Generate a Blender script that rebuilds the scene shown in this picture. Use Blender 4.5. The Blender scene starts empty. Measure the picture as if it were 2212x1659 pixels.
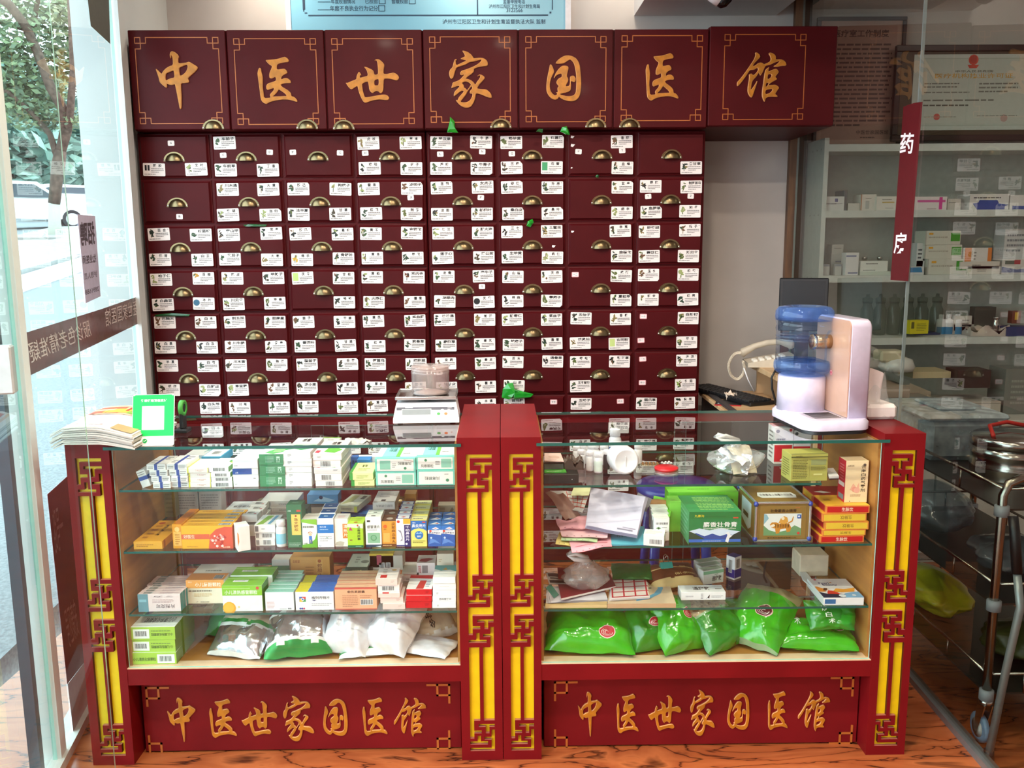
import bpy, math, random
from mathutils import Vector, Matrix, noise
SC = bpy.context.scene
COL = SC.collection
# ------------------------------------------------------------------ camera
F, PITCH, ROLL, YAW, EYE = 1900.0, 0.1600, 0.0075, 0.0099, 1.55
cy, sy, cp, sp, cr, sr = math.cos(YAW), math.sin(YAW), math.cos(PITCH), math.sin(PITCH), math.cos(ROLL), math.sin(ROLL)
_r = Vector((cy, -sy, 0)); FWD = Vector((cp*sy, cp*cy, -sp)); _u = Vector((sp*sy, sp*cy, cp))
RT = cr*_r - sr*_u; UP = sr*_r + cr*_u
cam = bpy.data.cameras.new('camera'); cam.sensor_width = 36; cam.lens = 36*F/2212; cam.clip_end = 300; cam.clip_start = 0.05
camo = bpy.data.objects.new('camera', cam); COL.objects.link(camo)
mw = Matrix((RT, UP, -FWD)).transposed().to_4x4(); mw.translation = (0, 0, EYE); camo.matrix_world = mw
SC.camera = camo
# ------------------------------------------------------------------ world, lamps, exposure
world = bpy.data.worlds.new('sky'); SC.world = world; world.use_nodes = True
wn = world.node_tree.nodes; wl = world.node_tree.links; wn.clear()
wo = wn.new('ShaderNodeOutputWorld'); wb = wn.new('ShaderNodeBackground'); wr = wn.new('ShaderNodeValToRGB')
wt = wn.new('ShaderNodeTexCoord'); wx = wn.new('ShaderNodeSeparateXYZ')
wl.new(wt.outputs['Generated'], wx.inputs[0]); wl.new(wx.outputs['Z'], wr.inputs[0])
wr.color_ramp.elements[0].position = 0.0; wr.color_ramp.elements[0].color = (0.86, 0.93, 1.0, 1)
wr.color_ramp.elements[1].position = 0.6; wr.color_ramp.elements[1].color = (0.80, 0.90, 1.0, 1)
wl.new(wr.outputs[0], wb.inputs[0]); wl.new(wb.outputs[0], wo.inputs[0]); wb.inputs[1].default_value = 5.0
def lamp(name, loc, power, size, col, spread=170, rot=(0, 0, 0), size_y=None):
    l = bpy.data.lights.new(name, 'AREA'); l.energy = power; l.color = col; l.spread = math.radians(spread)
    l.shape = 'DISK' if size_y is None else 'RECTANGLE'; l.size = size
    if size_y: l.size_y = size_y
    o = bpy.data.objects.new(name, l); COL.objects.link(o); o.location = loc; o.rotation_euler = rot; return o
for x, y, p in ((-0.75, 1.35, 18), (0.1, 1.35, 18), (0.95, 1.35, 18), (-0.3, -0.6, 16), (0.9, -0.6, 16), (-0.6, 2.5, 15), (0.4, 2.5, 15), (-1.1, 4.38, 3.0), (-0.15, 4.40, 2.6), (0.62, 4.40, 1.6)):  # last three are unseen, added above the cupboards to brighten the wall
    lamp('downlight_and_fill', (x, y, 2.98), p, 0.12, (1.0, 0.86, 0.70))
lamp('pharmacy_fill', (2.6, 3.2, 2.95), 9.5, 0.9, (1.0, 0.93, 0.84), 170, (0, 0, 0), 0.12)  # unseen lamp added to light the room behind the partition
SC.view_settings.view_transform = 'Standard'; SC.view_settings.look = 'None'
SC.view_settings.exposure = 0.3; SC.view_settings.gamma = 1.0; SC.view_settings.use_curve_mapping = False
cyc = SC.cycles
cyc.max_bounces = 8; cyc.diffuse_bounces = 4; cyc.glossy_bounces = 4; cyc.transmission_bounces = 4; cyc.transparent_max_bounces = 40
cyc.use_denoising = True; cyc.caustics_reflective = False; cyc.caustics_refractive = False
cyc.use_adaptive_sampling = True; cyc.adaptive_threshold = 0.02; cyc.sample_clamp_indirect = 6
# ------------------------------------------------------------------ photo pixel -> point on a plane of the place
def ray(px, py): return FWD + RT*((px-1106)/F) - UP*((py-829.5)/F)
def at(px, py, x=None, y=None, z=None):
    d = ray(px, py)
    t = x/d.x if x is not None else y/d.y if y is not None else (z-EYE)/d.z
    return Vector((0, 0, EYE)) + d*t
ANG = 0.0141                                   # the back wall and its cabinets stand turned by this against the counters
RZ = Matrix.Rotation(ANG, 3, 'Z')
def cab(px, py, D):
    d = RZ.inverted() @ ray(px, py)
    return d*(D/d.y) + Vector((0, 0, EYE))
# ------------------------------------------------------------------ materials
MATS = {}
def lin(c): return c/12.92 if c <= 0.04045 else ((c+0.055)/1.055)**2.4
def hexrgb(h): return tuple(lin(int(h[i:i+2], 16)/255) for i in (1, 3, 5))
def nodes(name):
    m = bpy.data.materials.new(name); m.use_nodes = True; nt = m.node_tree; nt.nodes.clear()
    o = nt.nodes.new('ShaderNodeOutputMaterial'); return m, nt, o
def pr(nt, rgb, rough=0.5, metal=0.0, spec=0.5, coat=0.0):
    b = nt.nodes.new('ShaderNodeBsdfPrincipled'); b.inputs['Base Color'].default_value = (*rgb, 1)
    b.inputs['Roughness'].default_value = rough; b.inputs['Metallic'].default_value = metal
    b.inputs['Specular IOR Level'].default_value = spec; b.inputs['Coat Weight'].default_value = coat
    b.inputs['Coat Roughness'].default_value = 0.08; return b
def mixnoise(nt, b, rgb, amount=0.06, scale=30, rgb2=None, stretch=None, detail=3):
    tc = nt.nodes.new('ShaderNodeTexCoord'); n = nt.nodes.new('ShaderNodeTexNoise'); n.inputs['Scale'].default_value = scale; n.inputs['Detail'].default_value = detail
    src = tc.outputs['Object']
    if stretch:
        mp = nt.nodes.new('ShaderNodeMapping'); mp.inputs['Scale'].default_value = stretch; nt.links.new(src, mp.inputs[0]); src = mp.outputs[0]
    nt.links.new(src, n.inputs['Vector'])
    r = nt.nodes.new('ShaderNodeValToRGB')
    a, c = (tuple(v*(1-amount) for v in rgb), tuple(min(1, v*(1+amount)) for v in rgb)) if rgb2 is None else (rgb, rgb2)
    r.color_ramp.elements[0].position = 0.35; r.color_ramp.elements[1].position = 0.68
    r.color_ramp.elements[0].color = (*a, 1); r.color_ramp.elements[1].color = (*c, 1)
    nt.links.new(n.outputs['Fac'], r.inputs[0]); nt.links.new(r.outputs[0], b.inputs['Base Color'])
    return n
def mat(name, h, rough=0.5, metal=0.0, spec=0.5, coat=0.0, amount=0.05, scale=30, h2=None, stretch=None, bump=0.0, bscale=200):
    if name in MATS: return MATS[name]
    rgb = hexrgb(h); m, nt, o = nodes(name); b = pr(nt, rgb, rough, metal, spec, coat)
    mixnoise(nt, b, rgb, amount, scale, hexrgb(h2) if h2 else None, stretch)
    if bump:
        n = nt.nodes.new('ShaderNodeTexNoise'); n.inputs['Scale'].default_value = bscale
        tc = nt.nodes.new('ShaderNodeTexCoord'); nt.links.new(tc.outputs['Object'], n.inputs['Vector'])
        bp = nt.nodes.new('ShaderNodeBump'); bp.inputs['Strength'].default_value = bump; bp.inputs['Distance'].default_value = 0.01
        nt.links.new(n.outputs['Fac'], bp.inputs['Height']); nt.links.new(bp.outputs[0], b.inputs['Normal'])
    nt.links.new(b.outputs[0], o.inputs[0]); MATS[name] = m; return m
def ink(h, rough=0.45): return mat('print_'+h[1:], h, rough, amount=0.02, scale=60)
def thin(name, tint, ior=1.45, rough=0.0, haze=0.0, hazecol='#ffffff'):
    if name in MATS: return MATS[name]
    m, nt, o = nodes(name)
    t = nt.nodes.new('ShaderNodeBsdfTransparent'); t.inputs[0].default_value = (*tint, 1)
    g = nt.nodes.new('ShaderNodeBsdfGlossy'); g.inputs['Roughness'].default_value = rough; g.inputs[0].default_value = (1, 1, 1, 1)
    fr = nt.nodes.new('ShaderNodeFresnel'); fr.inputs[0].default_value = ior
    ge = nt.nodes.new('ShaderNodeNewGeometry'); iv = nt.nodes.new('ShaderNodeMath'); iv.operation = 'SUBTRACT'; iv.inputs[0].default_value = 1; nt.links.new(ge.outputs['Backfacing'], iv.inputs[1])
    ml = nt.nodes.new('ShaderNodeMath'); ml.operation = 'MULTIPLY'; nt.links.new(fr.outputs[0], ml.inputs[0]); nt.links.new(iv.outputs[0], ml.inputs[1])
    mx = nt.nodes.new('ShaderNodeMixShader'); nt.links.new(ml.outputs[0], mx.inputs[0]); nt.links.new(t.outputs[0], mx.inputs[1]); nt.links.new(g.outputs[0], mx.inputs[2])
    last = mx
    if haze:
        d = nt.nodes.new('ShaderNodeBsdfDiffuse'); d.inputs[0].default_value = (*hexrgb(hazecol), 1)
        n = nt.nodes.new('ShaderNodeTexNoise'); n.inputs['Scale'].default_value = 25; tc = nt.nodes.new('ShaderNodeTexCoord'); nt.links.new(tc.outputs['Object'], n.inputs['Vector'])
        mm = nt.nodes.new('ShaderNodeMath'); mm.operation = 'MULTIPLY'; mm.inputs[1].default_value = 2*haze; nt.links.new(n.outputs['Fac'], mm.inputs[0])
        m2 = nt.nodes.new('ShaderNodeMixShader'); nt.links.new(mm.outputs[0], m2.inputs[0]); nt.links.new(mx.outputs[0], m2.inputs[1]); nt.links.new(d.outputs[0], m2.inputs[2]); last = m2
    nt.links.new(last.outputs[0], o.inputs[0]); MATS[name] = m; return m
GLASS = thin('clear_glass', (0.955, 0.985, 0.975)); SHOP = thin('shopfront_glass', (0.90, 0.965, 0.955)); GEDGE = mat('glass_edge', '#1d5a50', 0.12, spec=0.6)
GEDGEL = mat('glass_edge_pale', '#9fd8cc', 0.15)
PHARM = thin('partition_glass', (0.80, 0.82, 0.79))
FILM = thin('plastic_film', (0.93, 0.94, 0.93), 1.5, 0.05, 0.16); FILMC = thin('plastic_clear', (0.95, 0.96, 0.96), 1.45, 0.03, 0.07)
LAC = mat('red_lacquer', '#741015', 0.40, spec=0.16, coat=0.02, amount=0.10, scale=6); LACD = mat('dark_red_lacquer', '#4c0f13', 0.45, spec=0.12, coat=0.015, amount=0.10, scale=5)
LACP = mat('red_panel_lacquer', '#701317', 0.42, spec=0.16, coat=0.02, amount=0.12, scale=5)
YEL = mat('yellow_panel', '#e6c30c', 0.4); GILT = mat('gilt_lettering', '#b97418', 0.45, metal=0.1, amount=0.18, scale=40); GILTL = mat('gilt_line', '#b5652a', 0.4, metal=0.1)
WOODIN = mat('inner_plywood', '#b9813f', 0.5, h2='#a06a32', scale=3, stretch=(1, 1, 8)); RAWEDGE = mat('raw_wood_edge', '#e6c3a0', 0.6)
BRASS = mat('antique_brass', '#7d6d50', 0.29, metal=0.95, amount=0.15); STEEL = mat('polished_steel', '#c9c9c6', 0.18, metal=1.0); SCREW = mat('screw_steel', '#d9d6cc', 0.3, metal=1.0)
WHITE = mat('white_plastic', '#f1eff3', 0.35); PAPER = mat('label_paper', '#f6eeec', 0.55, amount=0.02); BLACK = mat('black_plastic', '#17171a', 0.4)
INKB = ink('#1c1a1c'); INKG = ink('#8d8886'); CARTON = mat('white_carton', '#f7f4f3', 0.42, amount=0.02)
# ------------------------------------------------------------------ mesh building
_TXT = {}
def text_mesh(s, bold=0.0):
    k = (s, bold)
    if k in _TXT: return _TXT[k]
    c = bpy.data.curves.new('t', 'FONT'); c.body = s; c.size = 1; c.resolution_u = 2; c.offset = bold
    o = bpy.data.objects.new('t', c); COL.objects.link(o); bpy.context.view_layer.update()
    me = bpy.data.meshes.new_from_object(o.evaluated_get(bpy.context.evaluated_depsgraph_get()))
    vs = [(v.co.x, v.co.y) for v in me.vertices]; fs = [tuple(p.vertices) for p in me.polygons]
    bpy.data.objects.remove(o); bpy.data.curves.remove(c); bpy.data.meshes.remove(me)
    if vs:
        x0, x1 = min(v[0] for v in vs), max(v[0] for v in vs); y0, y1 = min(v[1] for v in vs), max(v[1] for v in vs)
        w, h = max(x1-x0, 1e-4), max(y1-y0, 1e-4); vs = [((v[0]-x0)/w, (v[1]-y0)/h) for v in vs]
    _TXT[k] = (vs, fs); return _TXT[k]
class M:
    def __init__(s): s.v, s.f, s.mi, s.sm, s.mats, s.T = [], [], [], [], [], None
    def add(s, vs, fs, m, smooth=False):
        b = len(s.v)
        vs = [Vector(v) for v in vs]
        if s.T is not None: vs = [s.T @ v for v in vs]
        s.v += vs
        if m not in s.mats: s.mats.append(m)
        i = s.mats.index(m)
        for f in fs: s.f.append([b+k for k in f]); s.mi.append(i); s.sm.append(smooth)
        return s
    def box(s, x0, x1, y0, y1, z0, z1, m):
        return s.add([(x0, y0, z0), (x1, y0, z0), (x1, y1, z0), (x0, y1, z0), (x0, y0, z1), (x1, y0, z1), (x1, y1, z1), (x0, y1, z1)],
                     [(0, 3, 2, 1), (4, 5, 6, 7), (0, 1, 5, 4), (1, 2, 6, 5), (2, 3, 7, 6), (3, 0, 4, 7)], m)
    def cbox(s, x0, x1, y0, y1, z0, z1, m, c=0.003):
        c = min(c, (x1-x0)*.45, (y1-y0)*.45, (z1-z0)*.45)
        X, Y, Z = (x0, x1), (y0, y1), (z0, z1); vs = []; idx = {}
        for i in (0, 1):
            for j in (0, 1):
                for k in (0, 1):
                    dx, dy, dz = c*(1-2*i), c*(1-2*j), c*(1-2*k)
                    for a, p in enumerate(((X[i], Y[j]+dy, Z[k]+dz), (X[i]+dx, Y[j], Z[k]+dz), (X[i]+dx, Y[j]+dy, Z[k]))):
                        idx[i, j, k, a] = len(vs); vs.append(p)
        g = lambda *a: idx[a]
        fs = []
        for i in (0, 1):
            f = [g(i, 0, 0, 0), g(i, 1, 0, 0), g(i, 1, 1, 0), g(i, 0, 1, 0)]; fs.append(f if i else f[::-1])
            f = [g(0, i, 0, 1), g(1, i, 0, 1), g(1, i, 1, 1), g(0, i, 1, 1)]; fs.append(f[::-1] if i else f)
            f = [g(0, 0, i, 2), g(1, 0, i, 2), g(1, 1, i, 2), g(0, 1, i, 2)]; fs.append(f if i else f[::-1])
        for i in (0, 1):
            for j in (0, 1):
                fs.append([g(i, j, 0, 0), g(i, j, 0, 1), g(i, j, 1, 1), g(i, j, 1, 0)])
                fs.append([g(i, 0, j, 0), g(i, 0, j, 2), g(i, 1, j, 2), g(i, 1, j, 0)])
                fs.append([g(0, i, j, 1), g(0, i, j, 2), g(1, i, j, 2), g(1, i, j, 1)])
                for k in (0, 1): fs.append([g(i, j, k, 0), g(i, j, k, 1), g(i, j, k, 2)])
        return s.add(vs, fs, m)
    def poly(s, pts, m): return s.add(pts, [tuple(range(len(pts)))], m)
    def prism(s, pts, vec, m, side=None):
        n = len(pts); vec = Vector(vec); a = [Vector(p) for p in pts]; b = [p+vec for p in a]
        s.add(a+b, [tuple(range(n))[::-1], tuple(range(n, 2*n))], m)
        s.add(a+b, [(i, (i+1) % n, n+(i+1) % n, n+i) for i in range(n)], side or m); return s
    def tube(s, path, r, m, n=8, caps=True):
        path = [Vector(p) for p in path]; rs = r if isinstance(r, (list, tuple)) else [r]*len(path); vs, fs = [], []; up = None
        for i, p in enumerate(path):
            t = (path[min(i+1, len(path)-1)]-path[max(i-1, 0)]).normalized()
            if up is None: up = Vector((0, 0, 1)) if abs(t.z) < .9 else Vector((1, 0, 0))
            a = t.cross(up).normalized(); b = a.cross(t).normalized(); up = b
            for k in range(n):
                w = 2*math.pi*k/n; vs.append(p+rs[i]*(a*math.cos(w)+b*math.sin(w)))
        for i in range(len(path)-1):
            for k in range(n): fs.append((i*n+k, i*n+(k+1) % n, (i+1)*n+(k+1) % n, (i+1)*n+k))
        if caps: fs += [tuple(range(n))[::-1], tuple(range((len(path)-1)*n, len(path)*n))]
        return s.add(vs, fs, m, True)
    def lathe(s, prof, m, n=24, c=(0, 0, 0), axis='z', smooth=True):
        vs, fs = [], []; c = Vector(c)
        for r, h in prof:
            for k in range(n):
                w = 2*math.pi*k/n; a, b = r*math.cos(w), r*math.sin(w)
                vs.append(c+Vector({'z': (a, b, h), 'y': (a, h, b), 'x': (h, a, b)}[axis]))
        for i in range(len(prof)-1):
            for k in range(n): fs.append((i*n+k, i*n+(k+1) % n, (i+1)*n+(k+1) % n, (i+1)*n+k))
        if prof[0][0] > 1e-6: fs.append(tuple(range(n))[::-1])
        if prof[-1][0] > 1e-6: fs.append(tuple(range((len(prof)-1)*n, len(prof)*n)))
        return s.add(vs, fs, m, smooth)
    def grid(s, fn, nu, nv, m, mf=None, smooth=True):
        vs = [fn(i/nu, j/nv) for j in range(nv+1) for i in range(nu+1)]
        if mf is None: return s.add(vs, [(j*(nu+1)+i, j*(nu+1)+i+1, (j+1)*(nu+1)+i+1, (j+1)*(nu+1)+i) for j in range(nv) for i in range(nu)], m, smooth)
        g = {}
        for j in range(nv):
            for i in range(nu): g.setdefault(mf((i+.5)/nu, (j+.5)/nv), []).append((j*(nu+1)+i, j*(nu+1)+i+1, (j+1)*(nu+1)+i+1, (j+1)*(nu+1)+i))
        for k, fs in g.items(): s.add(vs, fs, k, smooth)
        return s
    def text(s, t, o, ux, uy, w, h, m, bold=0.0):
        vs, fs = text_mesh(t, bold); o, ux, uy = Vector(o), Vector(ux), Vector(uy)
        return s.add([o+ux*(v[0]*w)+uy*(v[1]*h) for v in vs], fs, m)
    def deco(s, o, ux, uy, w, h, items, e=0.0004):
        o, ux, uy = Vector(o), Vector(ux).normalized(), Vector(uy).normalized(); nrm = ux.cross(uy)
        P = lambda u, v, k: o+ux*(u*w)+uy*(v*h)+nrm*(e*k)
        for q, it in enumerate(items):
            k, L = it[0], 1+q*0.25
            if k == 'r':
                _, a, b, c, d, col = it; s.add([P(a, b, L), P(c, b, L), P(c, d, L), P(a, d, L)], [(0, 1, 2, 3)], ink(col))
            elif k == 'p': s.add([P(u, v, L) for u, v in it[1]], [tuple(range(len(it[1])))], ink(it[2]))
            elif k == 'd':
                _, u, v, r, col = it[:5]; n = 14; asp = h/w; ry = it[5] if len(it) > 5 else r
                s.add([P(u+r*asp*math.cos(2*math.pi*i/n), v+ry*math.sin(2*math.pi*i/n), L) for i in range(n)], [tuple(range(n))], ink(col))
            elif k in 'tT':
                t, a, b, c, d, col = it[1:7]; rot = len(it) > 7 and it[7]; bold = it[8] if len(it) > 8 else 0.012
                if k == 't':
                    if rot: s.text(t, P(c, d, L), -ux, -uy, (c-a)*w, (d-b)*h, ink(col), bold)
                    else: s.text(t, P(a, b, L), ux, uy, (c-a)*w, (d-b)*h, ink(col), bold)
                else:
                    n = len(t); st = (d-b)/n
                    for i, ch in enumerate(t): s.text(ch, P(a, d-(i+.92)*st, L), ux, uy, (c-a)*w, st*.84*h, ink(col), bold)
            elif k == 'b':
                a, b, c, d = it[1:5]; rnd = random.Random(int(a*97+b*31+c*7)); x = a
                s.add([P(a-.01, b-.02, L), P(c+.01, b-.02, L), P(c+.01, d+.02, L), P(a-.01, d+.02, L)], [(0, 1, 2, 3)], ink('#f4f2f0'))
                while x < c-1e-3:
                    bw = (c-a)*rnd.choice((.02, .03, .05)); s.add([P(x, b, L+.3), P(min(x+bw, c), b, L+.3), P(min(x+bw, c), d, L+.3), P(x, d, L+.3)], [(0, 1, 2, 3)], ink('#2a2729')); x += bw+(c-a)*rnd.choice((.02, .035))
            elif k == 'l':
                a, b, c, d, n, col = it[1:7]; rnd = random.Random(n*13+int(a*100)+int(b*50)); st = (d-b)/n
                for i in range(n):
                    x = a; y = d-(i+.75)*st; end = c-(c-a)*rnd.random()*(.45 if i == n-1 else .1)
                    while x < end:
                        L2 = min((c-a)*rnd.uniform(.05, .16), end-x); s.add([P(x, y, L), P(x+L2, y, L), P(x+L2, y+st*.42, L), P(x, y+st*.42, L)], [(0, 1, 2, 3)], ink(col)); x += L2+(c-a)*.02
        return s
    def build(s, name, parent=None, off=(0, 0, 0), base=False, rot=None, auto=None):
        off = Vector(off)
        if base:
            xs = [v.x for v in s.v]; ys = [v.y for v in s.v]; zs = [v.z for v in s.v]; off = Vector(((min(xs)+max(xs))/2, (min(ys)+max(ys))/2, min(zs)))
        me = bpy.data.meshes.new(name); me.from_pydata([v-off for v in s.v], [], s.f)
        for m in s.mats: me.materials.append(m)
        me.polygons.foreach_set('material_index', s.mi); me.polygons.foreach_set('use_smooth', s.sm); me.update()
        o = bpy.data.objects.new(name, me); COL.objects.link(o)
        if parent: o.parent = parent
        if base: o.location = off
        if rot is not None: o.rotation_euler = rot
        return o
LABELS = {}
def tag(o, label, cat, group=None):
    o['label'] = label; o['category'] = cat
    if group: o['group'] = group
    n = len(label.split())
    if n < 4 or n > 16 or label in LABELS: print('LABEL CHECK', n, label)
    LABELS[label] = o.name; return o
def struct(o): o['kind'] = 'structure'; return o
def thing(name, label, cat, loc=(0, 0, 0), rz=0.0, group=None):
    o = bpy.data.objects.new(name, None); COL.objects.link(o); o.location = loc; o.rotation_euler = (0, 0, rz); o.empty_display_size = .05
    return tag(o, label, cat, group)
def single(m, name, label, cat, group=None, rot=None): return tag(m.build(name, base=True, rot=rot), label, cat, group)
def copy_part(src, parent, loc=None, rot=None):
    c = src.copy(); COL.objects.link(c); c.parent = parent
    if loc is not None: c.location = loc
    if rot is not None: c.rotation_euler = rot
    return c
V3 = Vector
def rrect(w, h, r, n=4, cx=0, cz=0):
    pts = []
    for (sx, sz, a0) in ((1, -1, -90), (1, 1, 0), (-1, 1, 90), (-1, -1, 180)):
        for k in range(n+1):
            a = math.radians(a0+90*k/n); pts.append((cx+sx*(w/2-r)+r*math.cos(a), cz+sz*(h/2-r)+r*math.sin(a)))
    return pts
# ================================================================== the room shell
def floor_mat():
    m, nt, o = nodes('veined_floor'); b = pr(nt, hexrgb('#a85a34'), 0.22, coat=0.15); L = nt.links
    tc = nt.nodes.new('ShaderNodeTexCoord'); mp = nt.nodes.new('ShaderNodeMapping'); mp.inputs['Scale'].default_value = (1.1, 4.0, 1)
    n = nt.nodes.new('ShaderNodeTexNoise'); n.inputs['Scale'].default_value = 2.2; n.inputs['Detail'].default_value = 4; n.inputs['Distortion'].default_value = 0.6
    L.new(tc.outputs['Object'], mp.inputs[0]); L.new(mp.outputs[0], n.inputs['Vector'])
    r = nt.nodes.new('ShaderNodeValToRGB'); e = r.color_ramp.elements
    for p, c in ((0.0, '#8a4526'), (0.40, '#b06237'), (0.475, '#a4572f'), (0.492, '#3a1d12'), (0.505, '#9c522d'), (0.6, '#b8693c'), (0.655, '#4a2616'), (0.67, '#a5592f')):
        if p in (0.0,): e[0].position = p; e[0].color = (*hexrgb(c), 1)
        else:
            x = e.new(p); x.color = (*hexrgb(c), 1)
    e[-1].color = (*hexrgb('#90492a'), 1)
    L.new(n.outputs['Fac'], r.inputs[0]); L.new(r.outputs[0], b.inputs['Base Color']); L.new(b.outputs[0], o.inputs[0]); return m
PAINT = mat('wall_paint', '#cfc8c2', 0.75, amount=0.04, scale=4); PAINTW = mat('white_paint', '#e6e4e2', 0.7, amount=0.03, scale=4)
WOODF = mat('door_frame_wood', '#7d5a40', 0.5, h2='#5d4130', scale=5, stretch=(6, 6, 1))
struct(M().box(-1.80, 4.5, -3, 5.2, -0.12, 0, floor_mat()).build('floor'))
o = struct(M().box(-1.78, 4.6, 4.65, 4.8, 0, 3.0, PAINT).build('wall_back')); o.rotation_euler.z = ANG
struct(M().box(-1.80, 4.6, -3.1, -3, 0, 3.0, PAINTW).build('wall_front'))
struct(M().box(4.4, 4.5, -3, 4.7, 0, 3.0, PAINT).build('wall_right'))
struct(M().box(-1.84, 4.6, -3.1, 4.85, 3.0, 3.1, PAINTW).build('ceiling'))
PAINTC = mat('column_paint', '#cdd3d1', .7, amount=.03, scale=4)
struct(M().box(-1.81, -1.655, 3.98, 4.72, 0, 3.0, PAINTC).box(-1.81, -1.608, 3.925, 3.99, 0, 3.0, PAINTC).build('wall_left'))
b_ = M(); b_.box(0.74, 1.46, 2.6, 4.65, 2.67, 3.0, PAINTW); o = struct(b_.build('ceiling_beam')); o.rotation_euler.z = ANG
b_ = M(); b_.box(1.62, 2.25, 2.6, 4.65, 2.70, 3.0, PAINTW); o = struct(b_.build('ceiling_beam')); o.rotation_euler.z = ANG
# ---------------------------------------------------------------- pharmacy glass partition on the right
PE = V3((0.0405, 1, 0)).normalized(); PO = V3((1.42, 2.378, 0)); PN = V3((PE.y, -PE.x, 0))
def onpart(px, py, push=0.0):
    d = ray(px, py); t = ((PO+PN*push) - V3((0, 0, EYE))).dot(PN)/d.dot(PN); return V3((0, 0, EYE))+d*t
def wallpane(m, O, E, N, s0, s1, z0, z1, th, g, edge):
    P = lambda s, n, z: O+E*s+N*n+V3((0, 0, z))
    vs = [P(s, n, z) for z in (z0, z1) for n in (0, th) for s in (s0, s1)]
    fl = 1 if E.cross(V3((0, 0, 1))).dot(N) < 0 else -1
    m.add(vs, [(0, 1, 5, 4)[::fl], (3, 2, 6, 7)[::fl]], g); m.add(vs, [(1, 3, 7, 5), (2, 0, 4, 6), (0, 2, 3, 1), (4, 5, 7, 6)], edge)
PARTEDGE = mat('partition_glass_edge', '#8e9a9a', 0.2)
win = bpy.data.objects.new('window_2', None); COL.objects.link(win); win['kind'] = 'structure'
w1 = M(); wallpane(w1, PO, PE, PN, 0.79, 2.23, 0.02, 2.97, 0.010, PHARM, PARTEDGE); w1.build('glass_pane', win)
w1 = M(); wallpane(w1, PO, PE, PN, -1.9, 0.783, 0.02, 2.97, 0.010, PHARM, PARTEDGE); w1.build('glass_pane', win)
GREYMETAL = mat('grey_metal', '#8d9090', 0.35, metal=0.6)
w1 = M(); P = lambda s, n, z: PO+PE*s+PN*n+V3((0, 0, z))
w1.prism([P(-1.9, -.012, 0.0), P(-1.9, .022, 0.0), P(-1.9, .022, .022), P(-1.9, -.012, .022)], PE*4.13, GREYMETAL); w1.build('floor_channel', win)
t1 = M(); t1.prism([P(2.232, -.035, 0.0), P(2.232, .03, 0.0), P(2.232, .03, 2.97), P(2.232, -.035, 2.97)], PE*0.04, WOODF); t1.prism([P(2.228, .012, 0), P(2.228, .045, 0), P(2.228, .045, 2.97), P(2.228, .012, 2.97)], PE*.02, mat('frame_shadow_gap', '#30231d', .6)); struct(t1.build('trim_1'))
# maroon sign strip on the glass
s_ = M(); MAR = mat('maroon_vinyl', '#5a0f18', 0.4); Q = [(1955, 231), (1966, 226), (1980, 222), (1993, 220), (1962, 607), (1927, 605)]
s_.prism([onpart(*q, push=-.004) for q in Q][::-1], PN*-.006, MAR)
for ch, (xa, ya, xb, yb) in (('药', (1943, 288, 1972, 332)), ('房', (1930, 503, 1957, 548))):
    a = onpart(xa, yb, -.0115); b = onpart(xb, yb, -.0115); c = onpart(xa+3, ya, -.0115)
    s_.text(ch, a, (b-a).normalized(), V3((0, .03*0, 1)), (b-a).length, (c-a).length, ink('#f6eef4'), .02)
single(s_, 'pharmacy_sign', 'narrow maroon sign strip with two white characters on the right glass partition', 'sign')
# ---------------------------------------------------------------- shopfront glass on the left
BO = V3((-1.30, 2.2, 0)); BE = V3((-0.1906, 1, 0)).normalized(); BN = V3((-BE.y, BE.x, 0))          # BN points to the street
def onB(px, py, push=0.0):
    d = ray(px, py); t = ((BO+BN*push)-V3((0, 0, EYE))).dot(BN)/d.dot(BN); return V3((0, 0, EYE))+d*t
win = bpy.data.objects.new('window_1', None); COL.objects.link(win); win['kind'] = 'structure'
w1 = M(); wallpane(w1, BO, BE, BN, 0.30, 1.73, 0.02, 2.97, 0.012, SHOP, GEDGEL); w1.build('glass_pane', win)
w1 = M(); wallpane(w1, BO, BE, BN, -1.2, 0.24, 0.02, 2.97, 0.012, SHOP, GEDGEL); w1.build('glass_pane', win)
PB = lambda s, n, z: BO+BE*s+BN*n+V3((0, 0, z))
fr = M(); fr.prism([PB(.245, -.01, 0), PB(.295, -.01, 0), PB(.295, .04, 0), PB(.245, .04, 0)], (0, 0, 2.97), PAINTW); fr.build('white_mullion', win)
fr = M(); fr.prism([PB(.16, .02, 0), PB(.19, .02, 0), PB(.19, .05, 0), PB(.16, .05, 0)], (0, 0, 2.97), mat('slate_metal', '#4a5562', .4, metal=.4)); fr.build('slate_post', win)
fr = M(); fr.prism([PB(-1.2, -.02, 0), PB(1.73, -.02, 0), PB(1.73, .05, 0), PB(-1.2, .05, 0)], (0, 0, .03), mat('sill_stone', '#cfc9c2', .6)); fr.build('floor_sill', win)
dr = bpy.data.objects.new('door_1', None); COL.objects.link(dr); dr['kind'] = 'structure'
d_ = M(); DE = V3((-.5, -.12, 0)).normalized(); DN = V3((-DE.y, DE.x, 0)); DO = V3((-1.06, 2.2, 0))
wallpane(d_, DO, DE, DN, 0, .62, .02, 2.9, .012, SHOP, GEDGEL); d_.build('glass_pane', dr)
d_ = M(); d_.T = Matrix.Translation(DO) @ Matrix((DE, DN, V3((0, 0, 1)))).transposed().to_4x4(); d_.cbox(.15, .36, -.012, .024, 1.19, 1.31, mat('satin_fitting', '#c9d0d0', .35, metal=.3), .004); d_.build('lock_fitting', dr)
BAND = thin('brown_film', (0.36, 0.22, 0.20), 1.4, 0.2, 0.32, '#84605b')
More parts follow.
